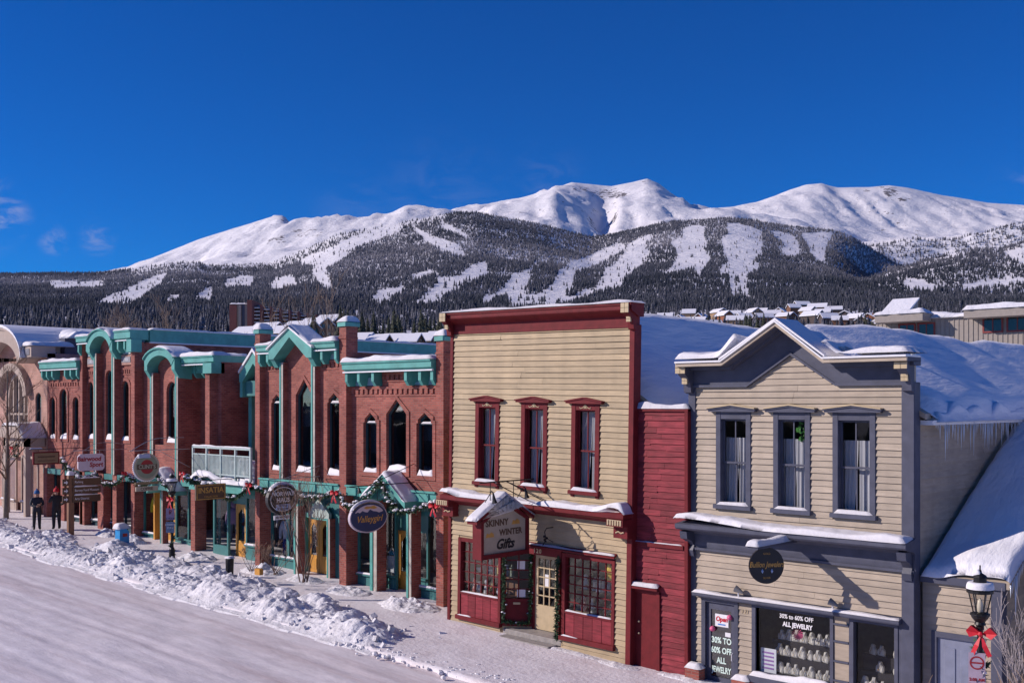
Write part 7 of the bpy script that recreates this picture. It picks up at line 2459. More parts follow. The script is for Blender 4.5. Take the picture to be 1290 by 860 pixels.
def lamp(x, y, top, label, seed, plates):
    g = G(x) + 0.05
    t = thing('street_lamp', label, 'street lamp', (x, y, g), 'black street lamps with red bows')
    h = top
    MB().lathe([(0.17, 0), (0.17, 0.12), (0.12, 0.2), (0.10, 0.55), (0.065, 0.62), (0.05, 0.9), (0.045, h - g - 1.05), (0.06, h - g - 1.03), (0.06, h - g - 0.98)], (x, y, g), 12).build('pole', BLACK, t, smooth=False)
    z = h - 0.98
    MB().lathe([(0.05, 0), (0.09, 0.03), (0.075, 0.07), (0.13, 0.14), (0.14, 0.17), (0.155, 0.18), (0.155, 0.205), (0.12, 0.22)], (x, y, z), 12).build('collar', BLACK, t)
    head = MB()
    n = 6
    r0, r1, z0, z1 = 0.10, 0.170, z + 0.21, z + 0.53
    for k in range(n):
        a = 2 * math.pi * (k + 0.25) / n
        head.tube([(x + r0 * math.cos(a), y + r0 * math.sin(a), z0), (x + r1 * math.cos(a), y + r1 * math.sin(a), z1)], 0.011, 5)
    head.build('cage', BLACK, t)
    for k in range(n):
        a, b = 2 * math.pi * (k + 0.25) / n, 2 * math.pi * (k + 1.25) / n
        MB().add([(x + r0 * math.cos(a), y + r0 * math.sin(a), z0), (x + r0 * math.cos(b), y + r0 * math.sin(b), z0), (x + r1 * math.cos(b), y + r1 * math.sin(b), z1), (x + r1 * math.cos(a), y + r1 * math.sin(a), z1)], [(0, 1, 2, 3)]).build('pane', LAMPG, t)
    MB().lathe([(0.02, 0), (0.045, 0.03), (0.05, 0.12), (0.035, 0.2), (0.01, 0.24)], (x, y, z0), 10).build('bulb', M('frosted_bulb', (0.75, 0.72, 0.62), 0.3), t, smooth=True)
    MB().lathe([(0.17, 0), (0.205, 0.01), (0.205, 0.055), (0.185, 0.07), (0.16, 0.13), (0.11, 0.17), (0.10, 0.18), (0.10, 0.25), (0.112, 0.255), (0.09, 0.29), (0.04, 0.32), (0.02, 0.33), (0.025, 0.36), (0.012, 0.38), (0.012, 0.45)], (x, y, z1), 14).build('roof', BLACK, t)
    s = MB()
    v, f = [], []
    N, rows = 20, 5
    for j in range(rows + 1):
        for k in range(N):
            a = 2 * math.pi * k / N
            r = 0.205 - (0.205 - 0.11) * j / rows
            zz = 0.06 + 0.12 * j / rows
            puff = 0.055 * math.sin(math.pi * min(1, (j + 0.35) / rows)) * (1 + 0.35 * mn.noise(Vector((math.cos(a) * 2, math.sin(a) * 2, seed))))
            v.append((x + (r + puff * 0.5) * math.cos(a), y + (r + puff * 0.5) * math.sin(a), z1 + zz + puff))
    for j in range(rows):
        for k in range(N):
            f.append((j * N + k, j * N + (k + 1) % N, (j + 1) * N + (k + 1) % N, (j + 1) * N + k))
    MB().add(v, f).build('cap_snow', SNOW, t, smooth=True)
    snow_lump(x - 0.08, x + 0.02, y - 0.07, y + 0.07, z1 + 0.29, 0.07, seed, nx=6, ny=6, edge=0.05).build('finial_snow', SNOW, t, smooth=True)
    bow(t, (x + 0.06, y - 0.10, z - 0.10), 0.24)
    gpts = []
    for k in range(26):
        a = k * 0.9
        zz = g + 0.3 + (z - g - 0.55) * k / 25
        gpts.append((x + 0.07 * math.cos(a), y + 0.07 * math.sin(a), zz))
    gr, sn = fir_rope(gpts, 0.13, 90, 0.12, seed=seed)
    me = gr.mesh('fir_wrap', OFF[t], fix=False); me.materials.append(GREEN)
    o = bpy.data.objects.new('fir_wrap', me); COL.objects.link(o); o.parent = t
    if sn.v:
        sn.build('fir_snow', SNOW, t)
    return t, z


lp, lz = lamp(-6.27, 17.75, 4.10, 'large near street lamp with snowy cap and red bow at the lower right', 3, None)
# parking plates face the traffic: turned towards the camera
def plates(t, x, y, z, rz, spec, s=1.0):
    for (dz, w, h, mat, lines) in spec:
        m = MB().box(-w / 2, w / 2, -0.012, 0.0, -h / 2, h / 2)
        me = m.mesh('parking_plate'); me.materials.append(mat)
        inst(me, 'parking_plate', t, (x, y, z + dz), (0, 0, rz))
        for (txt, lz_, size, lm) in lines:
            tm = text_mesh(txt, size=size, bold=0.002); tm.materials.append(lm)
            fw = Vector((math.sin(rz), -math.cos(rz), 0)) * 0.014
            inst(tm, 'lettering', t, Vector((x, y, z + dz + lz_)) + fw, (R(90), 0, rz))


PLATE = M('plate_mauve', (0.42, 0.33, 0.40), 0.5)
PLATEW = M('plate_white', (0.55, 0.5, 0.53), 0.5)
plates(lp, -6.28, 17.64, 2.42, R(20), [(0.0, 0.25, 0.58, PLATE, [('2:00 AM', -0.14, 0.066, SIGN_RED), ('TO 6:00 AM', -0.22, 0.046, SIGN_RED)]),
                                       (-0.54, 0.25, 0.46, PLATEW, [('NO', 0.16, 0.06, SIGN_RED), ('PARKING', 0.07, 0.05, SIGN_RED), ('8 AM TO', -0.04, 0.05, SIGN_RED), ('6 PM', -0.14, 0.05, SIGN_RED)])])
k_ = 24
m = MB()
ro, ri = 0.108, 0.085
m.add([(r * math.cos(2 * math.pi * i / k_), -0.016, r * math.sin(2 * math.pi * i / k_)) for r in (ro, ri) for i in range(k_)], [(i, (i + 1) % k_, k_ + (i + 1) % k_, k_ + i) for i in range(k_)])
m.box(-0.098, 0.098, -0.0165, -0.0155, -0.012, 0.012)
me = m.mesh('no_parking_ring', fix=False); me.materials.append(SIGN_RED)
inst(me, 'no_parking_ring', lp, (-6.28, 17.64, 2.55), (0, 0, R(20)))
lp2, lz2 = lamp(-37.35, 21.0, 4.12, 'distant street lamp with red bow and purple parking plate beside the balcony', 4, None)
PURP = M('plate_purple', (0.30, 0.22, 0.33), 0.5)
BLUP = M('plate_blue', (0.17, 0.22, 0.32), 0.5)
plates(lp2, -37.30, 20.9, 2.50, R(50), [(0.0, 0.32, 0.45, PURP, [('P', 0.06, 0.24, SIGN_RED), ('2 HOUR', -0.17, 0.09, SIGN_NAVY)]), (-0.5, 0.32, 0.42, BLUP, [('LOADING', 0.1, 0.08, SIGN_WHITE), ('ZONE', -0.02, 0.09, SIGN_WHITE)])])

# ------------------------------------------------------------------ garland swags along the brick arcade
def swag(a, b, sag, label, seed, r=0.15, bows=(), dens=130, snow=0.34):
    pts = []
    for k in range(15):
        t = k / 14
        p = Vector(a) * (1 - t) + Vector(b) * t
        p.z -= sag * 4 * t * (1 - t)
        pts.append(p)
    return fir_thing('garland', label, 'garland', pts, r, dens, snow, seed, bows, group='snowy fir garlands along the brick shops')


gy = 22.78
swag((-24.55, gy, 3.62), (-26.0, 22.3, 3.28), 0.12, 'snowy garland swag from the gift shop corner to the gabled hood', 61, bows=((-24.5, gy - 0.12, 3.5),))
swag((-26.0, 22.42, 3.30), (-26.75, 22.4, 4.22), 0.06, 'snowy garland climbing the right side of the gabled hood', 62)
swag((-26.75, 22.4, 4.22), (-27.8, 22.42, 3.40), 0.06, 'snowy garland climbing the left side of the gabled hood', 63)
swag((-27.8, 22.3, 3.42), (-29.45, gy, 3.66), 0.30, 'snowy garland swag between the gabled hood and the middle pier', 64, bows=((-29.45, gy - 0.15, 3.62),))
swag((-29.5, gy, 3.66), (-31.9, gy, 3.40), 0.14, 'snowy garland swag above the double oak doors', 65)
swag((-31.9, gy, 3.40), (-34.6, gy, 3.60), 0.16, 'snowy garland swag behind the oval black sign', 66, bows=((-34.65, gy - 0.15, 3.62),))
swag((-34.7, 22.6, 3.55), (-36.8, 22.5, 3.38), 0.42, 'snowy garland swag hanging below the balcony', 67)
swag((-36.8, 22.5, 3.42), (-39.2, 22.6, 3.75), 0.05, 'thick snowy garland over the dark carved sign', 68, r=0.24, bows=((-39.2, 22.5, 3.85),))
swag((-40.2, 22.35, 3.30), (-41.15, 22.3, 3.85), 0.04, 'garland along the right side of the small hood', 69)
swag((-41.15, 22.3, 3.85), (-42.2, 22.35, 3.25), 0.04, 'garland along the left side of the small hood', 70)
swag((-42.3, gy, 3.25), (-44.3, gy, 3.62), 0.25, 'garland swag behind the round sign', 71, bows=((-44.3, gy - 0.15, 3.62),))
swag((-44.4, gy, 3.6), (-47.4, gy, 3.35), 0.42, 'garland swag right of the direction post', 72)
swag((-47.4, gy, 3.4), (-50.4, 22.6, 4.05), 0.45, 'garland swag behind the weathered tan board', 73, r=0.2)
m = MB()
fir_thing('wreath', 'small fir wreath with red bow on the stone porch', 'wreath', [(-54.6 + 0.28 * math.cos(a), 22.2, 4.35 + 0.3 * math.sin(a)) for a in np.linspace(0, 6.28, 14)], 0.13, 120, 0.1, 74, bows=((-54.95, 22.1, 4.45),))

# ------------------------------------------------------------------ people (one continuous body each)
def skin_figure(name, joints, edges, radii, parent, mats, mat_of, sub=2):
    me = bpy.data.meshes.new(name)
    keys = list(joints)
    me.from_pydata([joints[k] for k in keys], [(keys.index(a), keys.index(b)) for a, b in edges], [])
    ob = bpy.data.objects.new(name, me)
    COL.objects.link(ob)
    ob.modifiers.new('skin', 'SKIN').use_smooth_shade = True
    for i, k in enumerate(keys):
        sv = me.skin_vertices[0].data[i]
        r = radii[k]
        sv.radius = r if isinstance(r, tuple) else (r, r)
        sv.use_root = (k == 'pelvis')
    ob.modifiers.new('sub', 'SUBSURF').levels = sub
    ob.modifiers['sub'].render_levels = sub
    dg = bpy.context.evaluated_depsgraph_get()
    m2 = bpy.data.meshes.new_from_object(ob.evaluated_get(dg))
    bpy.data.objects.remove(ob)
    m2.name = name
    m2.materials.clear()
    for mm in mats:
        m2.materials.append(mm)
    for p in m2.polygons:
        p.material_index = mat_of(p.center)
        p.use_smooth = True
    o = bpy.data.objects.new(name, m2)
    COL.objects.link(o)
    o.parent = parent
    return o


SKIN = M('skin_tone', (0.48, 0.28, 0.20), 0.6)
JACK1 = M('navy_jacket', (0.012, 0.016, 0.03), 0.7, 0.3)
JACK2 = M('black_jacket', (0.014, 0.012, 0.016), 0.7, 0.3)
PANT = M('dark_trousers', (0.013, 0.015, 0.022), 0.8, 0.3)
BOOT = M('black_boot', (0.01, 0.01, 0.01), 0.5)
HAIR = M('brown_hair', (0.05, 0.03, 0.02), 0.7)
EDG = [('pelvis', 'waist'), ('waist', 'chest'), ('chest', 'neck'), ('neck', 'chin'), ('chin', 'head'), ('head', 'crown'),
       ('chest', 'shl'), ('shl', 'ell'), ('ell', 'wrl'), ('wrl', 'hal'), ('chest', 'shr'), ('shr', 'elr'), ('elr', 'wrr'), ('wrr', 'har'),
       ('pelvis', 'hil'), ('hil', 'knl'), ('knl', 'anl'), ('anl', 'tol'), ('pelvis', 'hir'), ('hir', 'knr'), ('knr', 'anr'), ('anr', 'tor')]
RAD = dict(pelvis=(0.17, 0.14), waist=(0.17, 0.135), chest=(0.19, 0.14), neck=0.065, chin=0.075, head=(0.085, 0.1), crown=0.06, shl=0.085, ell=0.062, wrl=0.048, hal=0.04,
           shr=0.085, elr=0.062, wrr=0.048, har=0.04, hil=0.115, knl=0.085, anl=0.065, tol=0.05, hir=0.115, knr=0.085, anr=0.065, tor=0.05)


def fingers(parent, hand, wrist, mat):
    d = (Vector(hand) - Vector(wrist)).normalized()
    s = d.cross(Vector((0, 0, 1)))
    s = s.normalized() if s.length > 0.1 else Vector((1, 0, 0))
    u = s.cross(d)
    m = MB()
    for k, (o_, L) in enumerate(((-0.03, 0.065), (-0.01, 0.078), (0.01, 0.074), (0.03, 0.058))):
        b = Vector(hand) + s * o_ + d * 0.03
        m.tube([b - d * 0.03, b + d * L * 0.5 + u * 0.003, b + d * L * 0.85 - u * 0.022], [0.010, 0.009, 0.006], 6)
    b = Vector(hand) + s * 0.035 - d * 0.01
    m.tube([b - s * 0.02, b + s * 0.02 + d * 0.02, b + s * 0.022 + d * 0.05], [0.011, 0.010, 0.007], 6)
    me = m.mesh('fingers', smooth=True); me.materials.append(mat)
    o = bpy.data.objects.new('fingers', me); COL.objects.link(o); o.parent = parent
    return o


def person(label, loc, rz, pose, jacket, hat_mat, hat, scale=1.0):
    t = thing('person', label, 'person', loc)
    J = dict(pelvis=(0, 0, 0.95), waist=(0, 0.0, 1.10), chest=(0, 0.0, 1.36), neck=(0, 0.0, 1.50), chin=(0, -0.015, 1.57), head=(0, -0.02, 1.66), crown=(0, -0.005, 1.74),
             shl=(0.20, 0, 1.42), ell=(0.27, 0.02, 1.15), wrl=(0.25, -0.12, 0.95), hal=(0.24, -0.16, 0.88), shr=(-0.20, 0, 1.42), elr=(-0.27, 0.02, 1.15), wrr=(-0.25, -0.12, 0.95), har=(-0.24, -0.16, 0.88),
             hil=(0.10, 0, 0.90), knl=(0.11, -0.02, 0.50), anl=(0.12, 0.02, 0.10), tol=(0.13, -0.13, 0.05), hir=(-0.10, 0, 0.90), knr=(-0.11, -0.02, 0.50), anr=(-0.12, 0.02, 0.10), tor=(-0.13, -0.13, 0.05))
    J.update(pose)
    hz = J['chin'][2] - 0.05
    wl3, wr3 = Vector(J['wrl']), Vector(J['wrr'])
    hands = (Vector(J['hal']), Vector(J['har']))

    def which(c):
        if c.z > hz:
            return 0
        if any((c - h_).length < 0.07 for h_ in hands):
            return 0
        if c.z > 0.86 or (abs(c.x) > 0.2 and c.z > 0.7):
            return 1
        return 3 if c.z < 0.14 else 2

    body = skin_figure('body', J, EDG, RAD, t, [SKIN, jacket, PANT, BOOT], which)
    h = Vector(J['head'])
    f = MB()   # face: nose, brow, ears, mouth
    f.tube([h + Vector((0, -0.085, 0.03)), h + Vector((0, -0.115, -0.01)), h + Vector((0, -0.09, -0.025))], [0.01, 0.017, 0.012], 6)
    for sg in (-1, 1):
        f.lathe([(0.005, -0.03), (0.016, 0), (0.005, 0.03)], h + Vector((sg * 0.098, 0.01, 0)), 6)
    me = f.mesh('face'); me.materials.append(SKIN)
    o = bpy.data.objects.new('face', me); COL.objects.link(o); o.parent = t
    e = MB()
    for sg in (-1, 1):
        e.lathe([(0.002, -0.01), (0.012, 0), (0.002, 0.01)], h + Vector((sg * 0.035, -0.092, 0.02)), 6)
    e.tube([h + Vector((-0.025, -0.088, -0.055)), h + Vector((0, -0.095, -0.058)), h + Vector((0.025, -0.088, -0.055))], 0.006, 5)
    me = e.mesh('eyes_mouth'); me.materials.append(HAIR)
    o = bpy.data.objects.new('eyes_mouth', me); COL.objects.link(o); o.parent = t
    hm = MB().lathe([(0.122, -0.015), (0.13, 0.0), (0.13, 0.045), (0.122, 0.05), (0.118, 0.09), (0.085, 0.14), (0.03, 0.165)] if hat == 'beanie' else [(0.12, -0.05), (0.13, 0.02), (0.125, 0.08), (0.09, 0.14), (0.02, 0.165)], h + Vector((0, 0.0, 0.025)), 14)
    if hat == 'beanie':
        hm.lathe([(0.01, 0), (0.035, 0.02), (0.035, 0.05), (0.01, 0.07)], h + Vector((0, 0, 0.185)), 8)
    me = hm.mesh('hat', smooth=True); me.materials.append(hat_mat)
    o = bpy.data.objects.new('hat', me); COL.objects.link(o); o.parent = t
    fingers(t, J['hal'], J['wrl'], SKIN)
    fingers(t, J['har'], J['wrr'], SKIN)
    t.rotation_euler = (0, 0, rz)
    t.scale = (scale,) * 3
    return t


# facing +y is -local... local front is -Y
person('person in dark clothes and blue knitted hat with forearms raised in front', (-48.8, 20.75, G(-48.8) + 0.10), R(75),
       dict(ell=(0.27, -0.03, 1.15), wrl=(0.12, -0.24, 1.16), hal=(0.06, -0.30, 1.18), elr=(-0.27, -0.03, 1.15), wrr=(-0.08, -0.26, 1.10), har=(0.0, -0.31, 1.10)), JACK1, M('blue_hat', (0.02, 0.12, 0.32), 0.8), 'beanie', 0.98)
person('person in black jacket and red knitted hat holding a phone to the face', (-48.35, 21.45, G(-48.35) + 0.10), R(-100),
       dict(ell=(0.28, -0.10, 1.20), wrl=(0.14, -0.18, 1.44), hal=(0.11, -0.15, 1.53), elr=(-0.30, -0.02, 1.14), wrr=(-0.18, -0.20, 1.05), har=(-0.13, -0.25, 1.03), head=(0, -0.035, 1.65), crown=(0, -0.03, 1.735)), JACK2, M('red_hat', (0.45, 0.01, 0.02), 0.8), 'beanie', 1.03)

# ------------------------------------------------------------------ shop-window figures
YEL = M('yellow_parka', (0.62, 0.55, 0.02), 0.6, 0.15)
GREYT = M('grey_ski_trousers', (0.10, 0.12, 0.16), 0.8)
def mannequin(label, loc, rz, top, legs, sc=1.0, hood_=True):
    t = thing('mannequin', label, 'mannequin', loc)
    J = dict(pelvis=(0, 0, 0.95), waist=(0, 0.0, 1.10), chest=(0, 0.0, 1.36), neck=(0, 0.0, 1.50), chin=(0, -0.015, 1.57), head=(0, -0.02, 1.66), crown=(0, -0.005, 1.74),
             shl=(0.22, 0, 1.40), ell=(0.31, 0.02, 1.12), wrl=(0.30, -0.06, 0.88), hal=(0.29, -0.08, 0.80), shr=(-0.22, 0, 1.40), elr=(-0.31, 0.02, 1.12), wrr=(-0.30, -0.06, 0.88), har=(-0.29, -0.08, 0.80),
             hil=(0.11, 0, 0.90), knl=(0.13, -0.02, 0.50), anl=(0.14, 0.02, 0.10), tol=(0.15, -0.12, 0.05), hir=(-0.11, 0, 0.90), knr=(-0.13, -0.02, 0.50), anr=(-0.14, 0.02, 0.10), tor=(-0.15, -0.12, 0.05))
    Rr = dict(RAD); Rr.update(chest=(0.23, 0.17), waist=(0.22, 0.16), pelvis=(0.20, 0.16), shl=0.11, shr=0.11, ell=0.085, elr=0.085, wrl=0.065, wrr=0.065)
    skin_figure('body', J, EDG, Rr, t, [top, legs], lambda c: 0 if (c.z > 0.82 or abs(c.x) > 0.24) else 1)
    if hood_:
        me = MB().lathe([(0.10, -0.14), (0.15, -0.08), (0.15, 0.06), (0.10, 0.13), (0.02, 0.15)], (0, 0.02, 1.66), 12).mesh('hood', smooth=True)
        me.materials.append(top); o = bpy.data.objects.new('hood', me); COL.objects.link(o); o.parent = t
    t.rotation_euler = (0, 0, rz); t.scale = (sc,) * 3
    return t


mannequin('mannequin in bright yellow parka and grey trousers in the window under the round sign', (-43.62, 23.90, 1.10), R(40), YEL, GREYT)
mannequin('mannequin in blue ski trousers and white jacket behind the window left of the oak doors', (-34.0, 23.95, 0.75), R(30), M('white_jacket', (0.5, 0.48, 0.52), 0.7), M('blue_trousers', (0.01, 0.03, 0.2), 0.7))
mannequin('mannequin in green jacket in the window beside the double oak doors', (-33.0, 23.95, 0.75), R(25), M('green_jacket', (0.10, 0.26, 0.16), 0.7), GREYT)
mannequin('mannequin in plum coat in the teal bay window', (-37.8, 24.0, 1.05), R(40), M('plum_coat', (0.22, 0.14, 0.24), 0.7), GREYT, 0.95)
mannequin('mannequin in pale coat in the window right of the single oak door', (-35.5, 24.2, 1.1), R(30), M('pale_coat', (0.45, 0.42, 0.44), 0.7), GREYT, 0.95)


def bag(label, c, col, s=1.0):
    t = thing('shopping_bag', label, 'bag', c)
    x, y, z = c
    MB().ext([(x - 0.17 * s, z), (x + 0.17 * s, z), (x + 0.20 * s, z + 0.42 * s), (x - 0.20 * s, z + 0.42 * s)], y - 0.08, y + 0.08).build('body', WHITE, t)
    m = MB()
    for k in range(14):
        a = rnd.uniform(0, 6.28)
        m.lathe([(0.02, -0.05), (0.07, 0), (0.01, 0.09)], (x + 0.12 * s * math.cos(a), y + 0.05 * math.sin(a), z + 0.45 * s + rnd.uniform(0, 0.08)), 5)
    m.build('tissue', M('cyan_tissue', (0.02, 0.35, 0.55), 0.7), t)
    MB().tube([(x - 0.1 * s, y - 0.08, z + 0.4 * s), (x - 0.06 * s, y - 0.08, z + 0.62 * s), (x + 0.06 * s, y - 0.08, z + 0.62 * s), (x + 0.1 * s, y - 0.08, z + 0.4 * s)], 0.012, 5).build('handle', WHITE, t)


bag('white shopping bag with cyan tissue in the window nearest the gift shop', (-25.3, 23.95, 0.8), 0, 1.25)
bag('white shopping bag with cyan tissue in the recessed window behind the navy oval sign', (-27.95, 24.0, 0.95), 0, 1.3)
bag('small white bag with cyan tissue behind the window left of the gabled hood', (-28.6, 24.0, 0.9), 0, 1.0)
for i, (x, w_, z1) in enumerate(((-25.75, 0.10, 2.7), (-25.55, 0.08, 2.5))):
    MB().box(x - w_ / 2, x + w_ / 2, 24.2, 24.3, 0.3, z1).solo('display_stand', OAK, ('taller' if i == 0 else 'shorter') + ' yellow wood display stand behind the window nearest the gift shop', 'display stand', (x, 24.25, 0.3))

# ------------------------------------------------------------------ bins, box, small street things
t = thing('litter_bin', 'short dark litter bin half sunk in snow in front of the black oval sign', 'bin', (-33.2, 20.9, G(-33.2) + 0.1))
MB().lathe([(0.13, 0), (0.145, 0.6), (0.145, 0.66), (0.12, 0.68)], (-33.2, 20.9, G(-33.2) + 0.1), 12).build('body', BLACK, t)
snow_lump(-33.34, -33.06, 20.76, 21.04, G(-33.2) + 0.78, 0.08, 5, nx=8, ny=8, edge=0.12).build('snow', SNOW, t, smooth=True)
t = thing('newspaper_box', 'bright blue newspaper box with red label half buried in snow', 'newspaper box', (-41.0, 20.9, G(-41) + 0.4))
zb = G(-41) + 0.12
MB().ext([(20.68, zb), (21.08, zb), (21.08, zb + 0.75), (20.96, zb + 0.86), (20.68, zb + 0.86)], -41.25, -40.85, 'x').build('body', M('box_blue', (0.01, 0.24, 0.55), 0.4), t)
MB().box(-40.849, -40.842, 20.80, 21.0, zb + 0.55, zb + 0.68).build('label_plate', SIGN_RED, t)
snow_lump(-41.35, -40.85, 20.6, 21.15, zb + 0.86, 0.22, 5, nx=10, ny=10, edge=0.2).build('snow', SNOW, t, smooth=True)
MB().box(-31.5, -31.2, 20.8, 20.95, G(-31) + 0.45, G(-31) + 0.66).solo('planter_box', OAK, 'small yellow wooden planter edge poking out of the snow bank', 'planter', (-31.35, 20.85, G(-31) + 0.5))

# ------------------------------------------------------------------ bare shrubs and aspens
def branch(m, p, d, L, r, depth, rr, spread=0.55, up=0.15, n=3, minr=0.004):
    q = p
    pts, rad = [tuple(p)], [r]
    dd = d.copy()
    for k in range(n):
        dd = (dd + Vector((rr.gauss(0, 1), rr.gauss(0, 1), rr.gauss(0, 1))) * 0.10 + Vector((0, 0, up * 0.3))).normalized()
        q = q + dd * L / n
        pts.append(tuple(q)); rad.append(max(minr, r * (1 - 0.45 * (k + 1) / n)))
    m.tube(pts, rad, 5 if r > 0.02 else 4 if r > 0.008 else 3)
    if depth > 0:
        for k in range(rr.randint(2, 4)):
            t = rr.uniform(0.35, 1.0)
            i = min(n - 1, int(t * n))
            base = Vector(pts[i]) * (1 - (t * n - i)) + Vector(pts[i + 1]) * (t * n - i)
            s = Vector((rr.gauss(0, 1), rr.gauss(0, 1), rr.gauss(0, 0.5))).normalized()
            nd = (dd + s * spread + Vector((0, 0, up))).normalized()
            branch(m, base, nd, L * rr.uniform(0.5, 0.75), max(minr, rad[i] * 0.6), depth - 1, rr, spread, up, n, minr)


def shrub(label, base, h, stems, seed, spread=0.5, mat=TWIG, r=0.022, name='bare_shrub', cat='shrub', depth=3):
    rr = random.Random(seed)
    t = thing(name, label, cat, base)
    s, tw = MB(), MB()
    for k in range(stems):
        a = rr.uniform(0, 6.28)
        d = Vector((math.cos(a) * spread, math.sin(a) * spread, 1)).normalized()
        b = Vector(base) + Vector((rr.uniform(-.12, .12), rr.uniform(-.12, .12), -0.1))
        L = h * rr.uniform(0.45, 0.65)
        e = b + d * L * 0.5
        s.tube([tuple(b), tuple(b + d * L * 0.25 + Vector((rr.uniform(-.03, .03), 0, 0))), tuple(e)], [r, r * 0.85, r * 0.7], 6)
        branch(tw, e, d, L * 0.8, r * 0.7, depth, rr, 0.5, 0.22)
    s.build('stem', mat, t)
    tw.build('twigs', mat, t)['kind'] = 'stuff'
    return t


shrub('leafless multi-stemmed shrub growing from the snow bank before the oak doors', (-28.3, 20.55, G(-28.3) + 0.75), 2.9, 10, 5, 0.22, r=0.018)
shrub('low leafless bush in the snow left of the taller shrub', (-30.3, 20.8, G(-30) + 0.7), 1.1, 7, 6, 0.8, r=0.015)
shrub('low leafless bush in the snow near the yellow planter', (-31.9, 20.9, G(-32) + 0.6), 0.9, 6, 16, 0.8, r=0.013)
shrub('dry bushy stems beside the extension at the lower right corner', (-5.75, 19.6, G(-5.75)), 2.6, 14, 7, 0.45, M('dry_straw', (0.32, 0.22, 0.14), 0.9), 0.02)
shrub('dry leafy shrub at the foot of the near street lamp', (-7.05, 18.1, G(-7)), 1.9, 10, 8, 0.5, M('dry_straw', (0.32, 0.22, 0.14)), 0.016)
shrub('frosted bare shrub top beside the icicles at the right edge', (-6.6, 22.0, G(-6)), 3.0, 9, 9, 0.4, M('frosted_twig', (0.34, 0.30, 0.30), 0.9), 0.02)


def aspen(label, base, h, r, seed, name='bare_aspen', group=None, depth=3, mat=None, nb=16, spread=0.35):
    rr = random.Random(seed)
    t = thing(name, label, 'tree', base, group)
    b = Vector(base)
    tr_, cr = MB(), MB()
    pts, rad = [], []
    off = Vector((0, 0, 0))
    for k in range(9):
        off = off + Vector((rr.gauss(0, 0.02) * h * 0.12, rr.gauss(0, 0.02) * h * 0.12, 0))
        pts.append(b + off + Vector((0, 0, h * k / 8 - 0.2))); rad.append(r * (1 - 0.85 * k / 8))
    tr_.tube(pts, rad, 8)
    for k in range(nb):
        u = rr.uniform(0.25, 0.97)
        i = min(7, int(u * 8)); p = pts[i] * (1 - (u * 8 - i)) + pts[i + 1] * (u * 8 - i)
        a = rr.uniform(0, 6.28)
        d = Vector((math.cos(a) * spread, math.sin(a) * spread, 0.55)).normalized()
        branch(cr, p, d, h * 0.26 * (1.15 - u * 0.6), max(0.006, r * 0.36 * (1.1 - u)), depth, rr, 0.5, 0.2, 3, 0.006 if depth > 2 else 0.015)
    tr_.build('trunk', mat or BARK, t, smooth=True)
    cr.build('crown', TWIG, t)
    return t


aspen('slender bare aspen standing in the snow at the left picture edge', (-53.6, 21.3, G(-53.6) + 0.1), 7.4, 0.14, 31, spread=0.8, nb=22)
ASP = M('tan_aspen_twig', (0.26, 0.18, 0.125), 0.9, 0.2)
TW0 = TWIG
TWIG = ASP
k = 0
for (px, z, h) in ((112, 120, 8.5), (122, 128, 10.5), (134, 118, 9), (141, 132, 12), (150, 122, 10), (158, 140, 13), (166, 125, 10.5), (200, 130, 9), (207, 126, 11), (212, 138, 13.5), (219, 124, 9), (226, 133, 9.5), (30, 135, 9), (18, 142, 9),
                   (343, 120, 12.0), (363, 150, 15), (390, 118, 12.5), (411, 110, 13), (411.5, 140, 13), (303, 130, 9)):
    X, Y = place(px, z)
    sd_ = {0: 'left', 1: 'middle', 2: 'right'}
    where = 'behind the round-arched brick building' if px < 175 and px > 100 else ('behind the long teal parapet' if px < 235 and px > 100 else ('behind the far-left snowy roof' if px < 100 else 'rising behind the gabled teal cornice'))
    aspen('leafless tan aspen %s' % where, (X, Y, 1.5 if z > 130 else 2.0), h * 1.12 + 1.5, 0.10 if px < 240 else 0.07, 200 + k, group='aspens ' + where, depth=2, mat=M('tan_aspen_bark', (0.33, 0.27, 0.21), 0.9), nb=26 if px < 240 else 10, spread=0.4 if px < 240 else 0.25)
    k += 1
TWIG = TW0

# ------------------------------------------------------------------ background buildings
def zt(px, py, z):
    """height of the line of sight at distance z"""
    return EYE + (HYP - py) / FPX * z


# modern building at the upper right
MY = 70.0
SID = M('grey_beige_siding', (0.30, 0.265, 0.235), 0.75, 0.1)
mb_ = thing('siding_building', 'modern grey-beige building with vertical siding and red-framed windows behind the roofs', 'building', (-24, MY, 2))
MB().box(-31.6, -12, MY, MY + 12, 0, 12.25).build('wall', SID, mb_)
for i in range(64):
    x = -31.5 + 0.3 * i
    MB().box(x, x + 0.05, MY - 0.04, MY, 6.0, 12.2).build('batten', SID, mb_)
RW = M('red_window_frame', (0.22, 0.03, 0.025), 0.5)
for (x0, x1, z0, z1) in ((-30.0, -28.85, 11.0, 12.0), (-28.7, -27.55, 10.85, 12.0), (-24.55, -23.3, 11.15, 12.15), (-23.1, -21.8, 11.15, 12.15), (-21.6, -20.3, 11.15, 12.15)):
    w = MB().panel([(x0, z0), (x1, z0), (x1, z1), (x0, z1)], [[(x0 + .1, z0 + .1), (x1 - .1, z0 + .1), (x1 - .1, z1 - .1), (x0 + .1, z1 - .1)]], MY - 0.10, MY - 0.045).build('window', RW, mb_)
    MB().box(x0 + .1, x1 - .1, MY - 0.07, MY - 0.06, z0 + .1, z1 - .1).build('pane', M('dark_pane', (0.02, 0.03, 0.035), 0.08), w)
    MB().box((x0 + x1) / 2 - .03, (x0 + x1) / 2 + .03, MY - 0.09, MY - 0.072, z0 + .1, z1 - .1).build('mullion', RW, w)
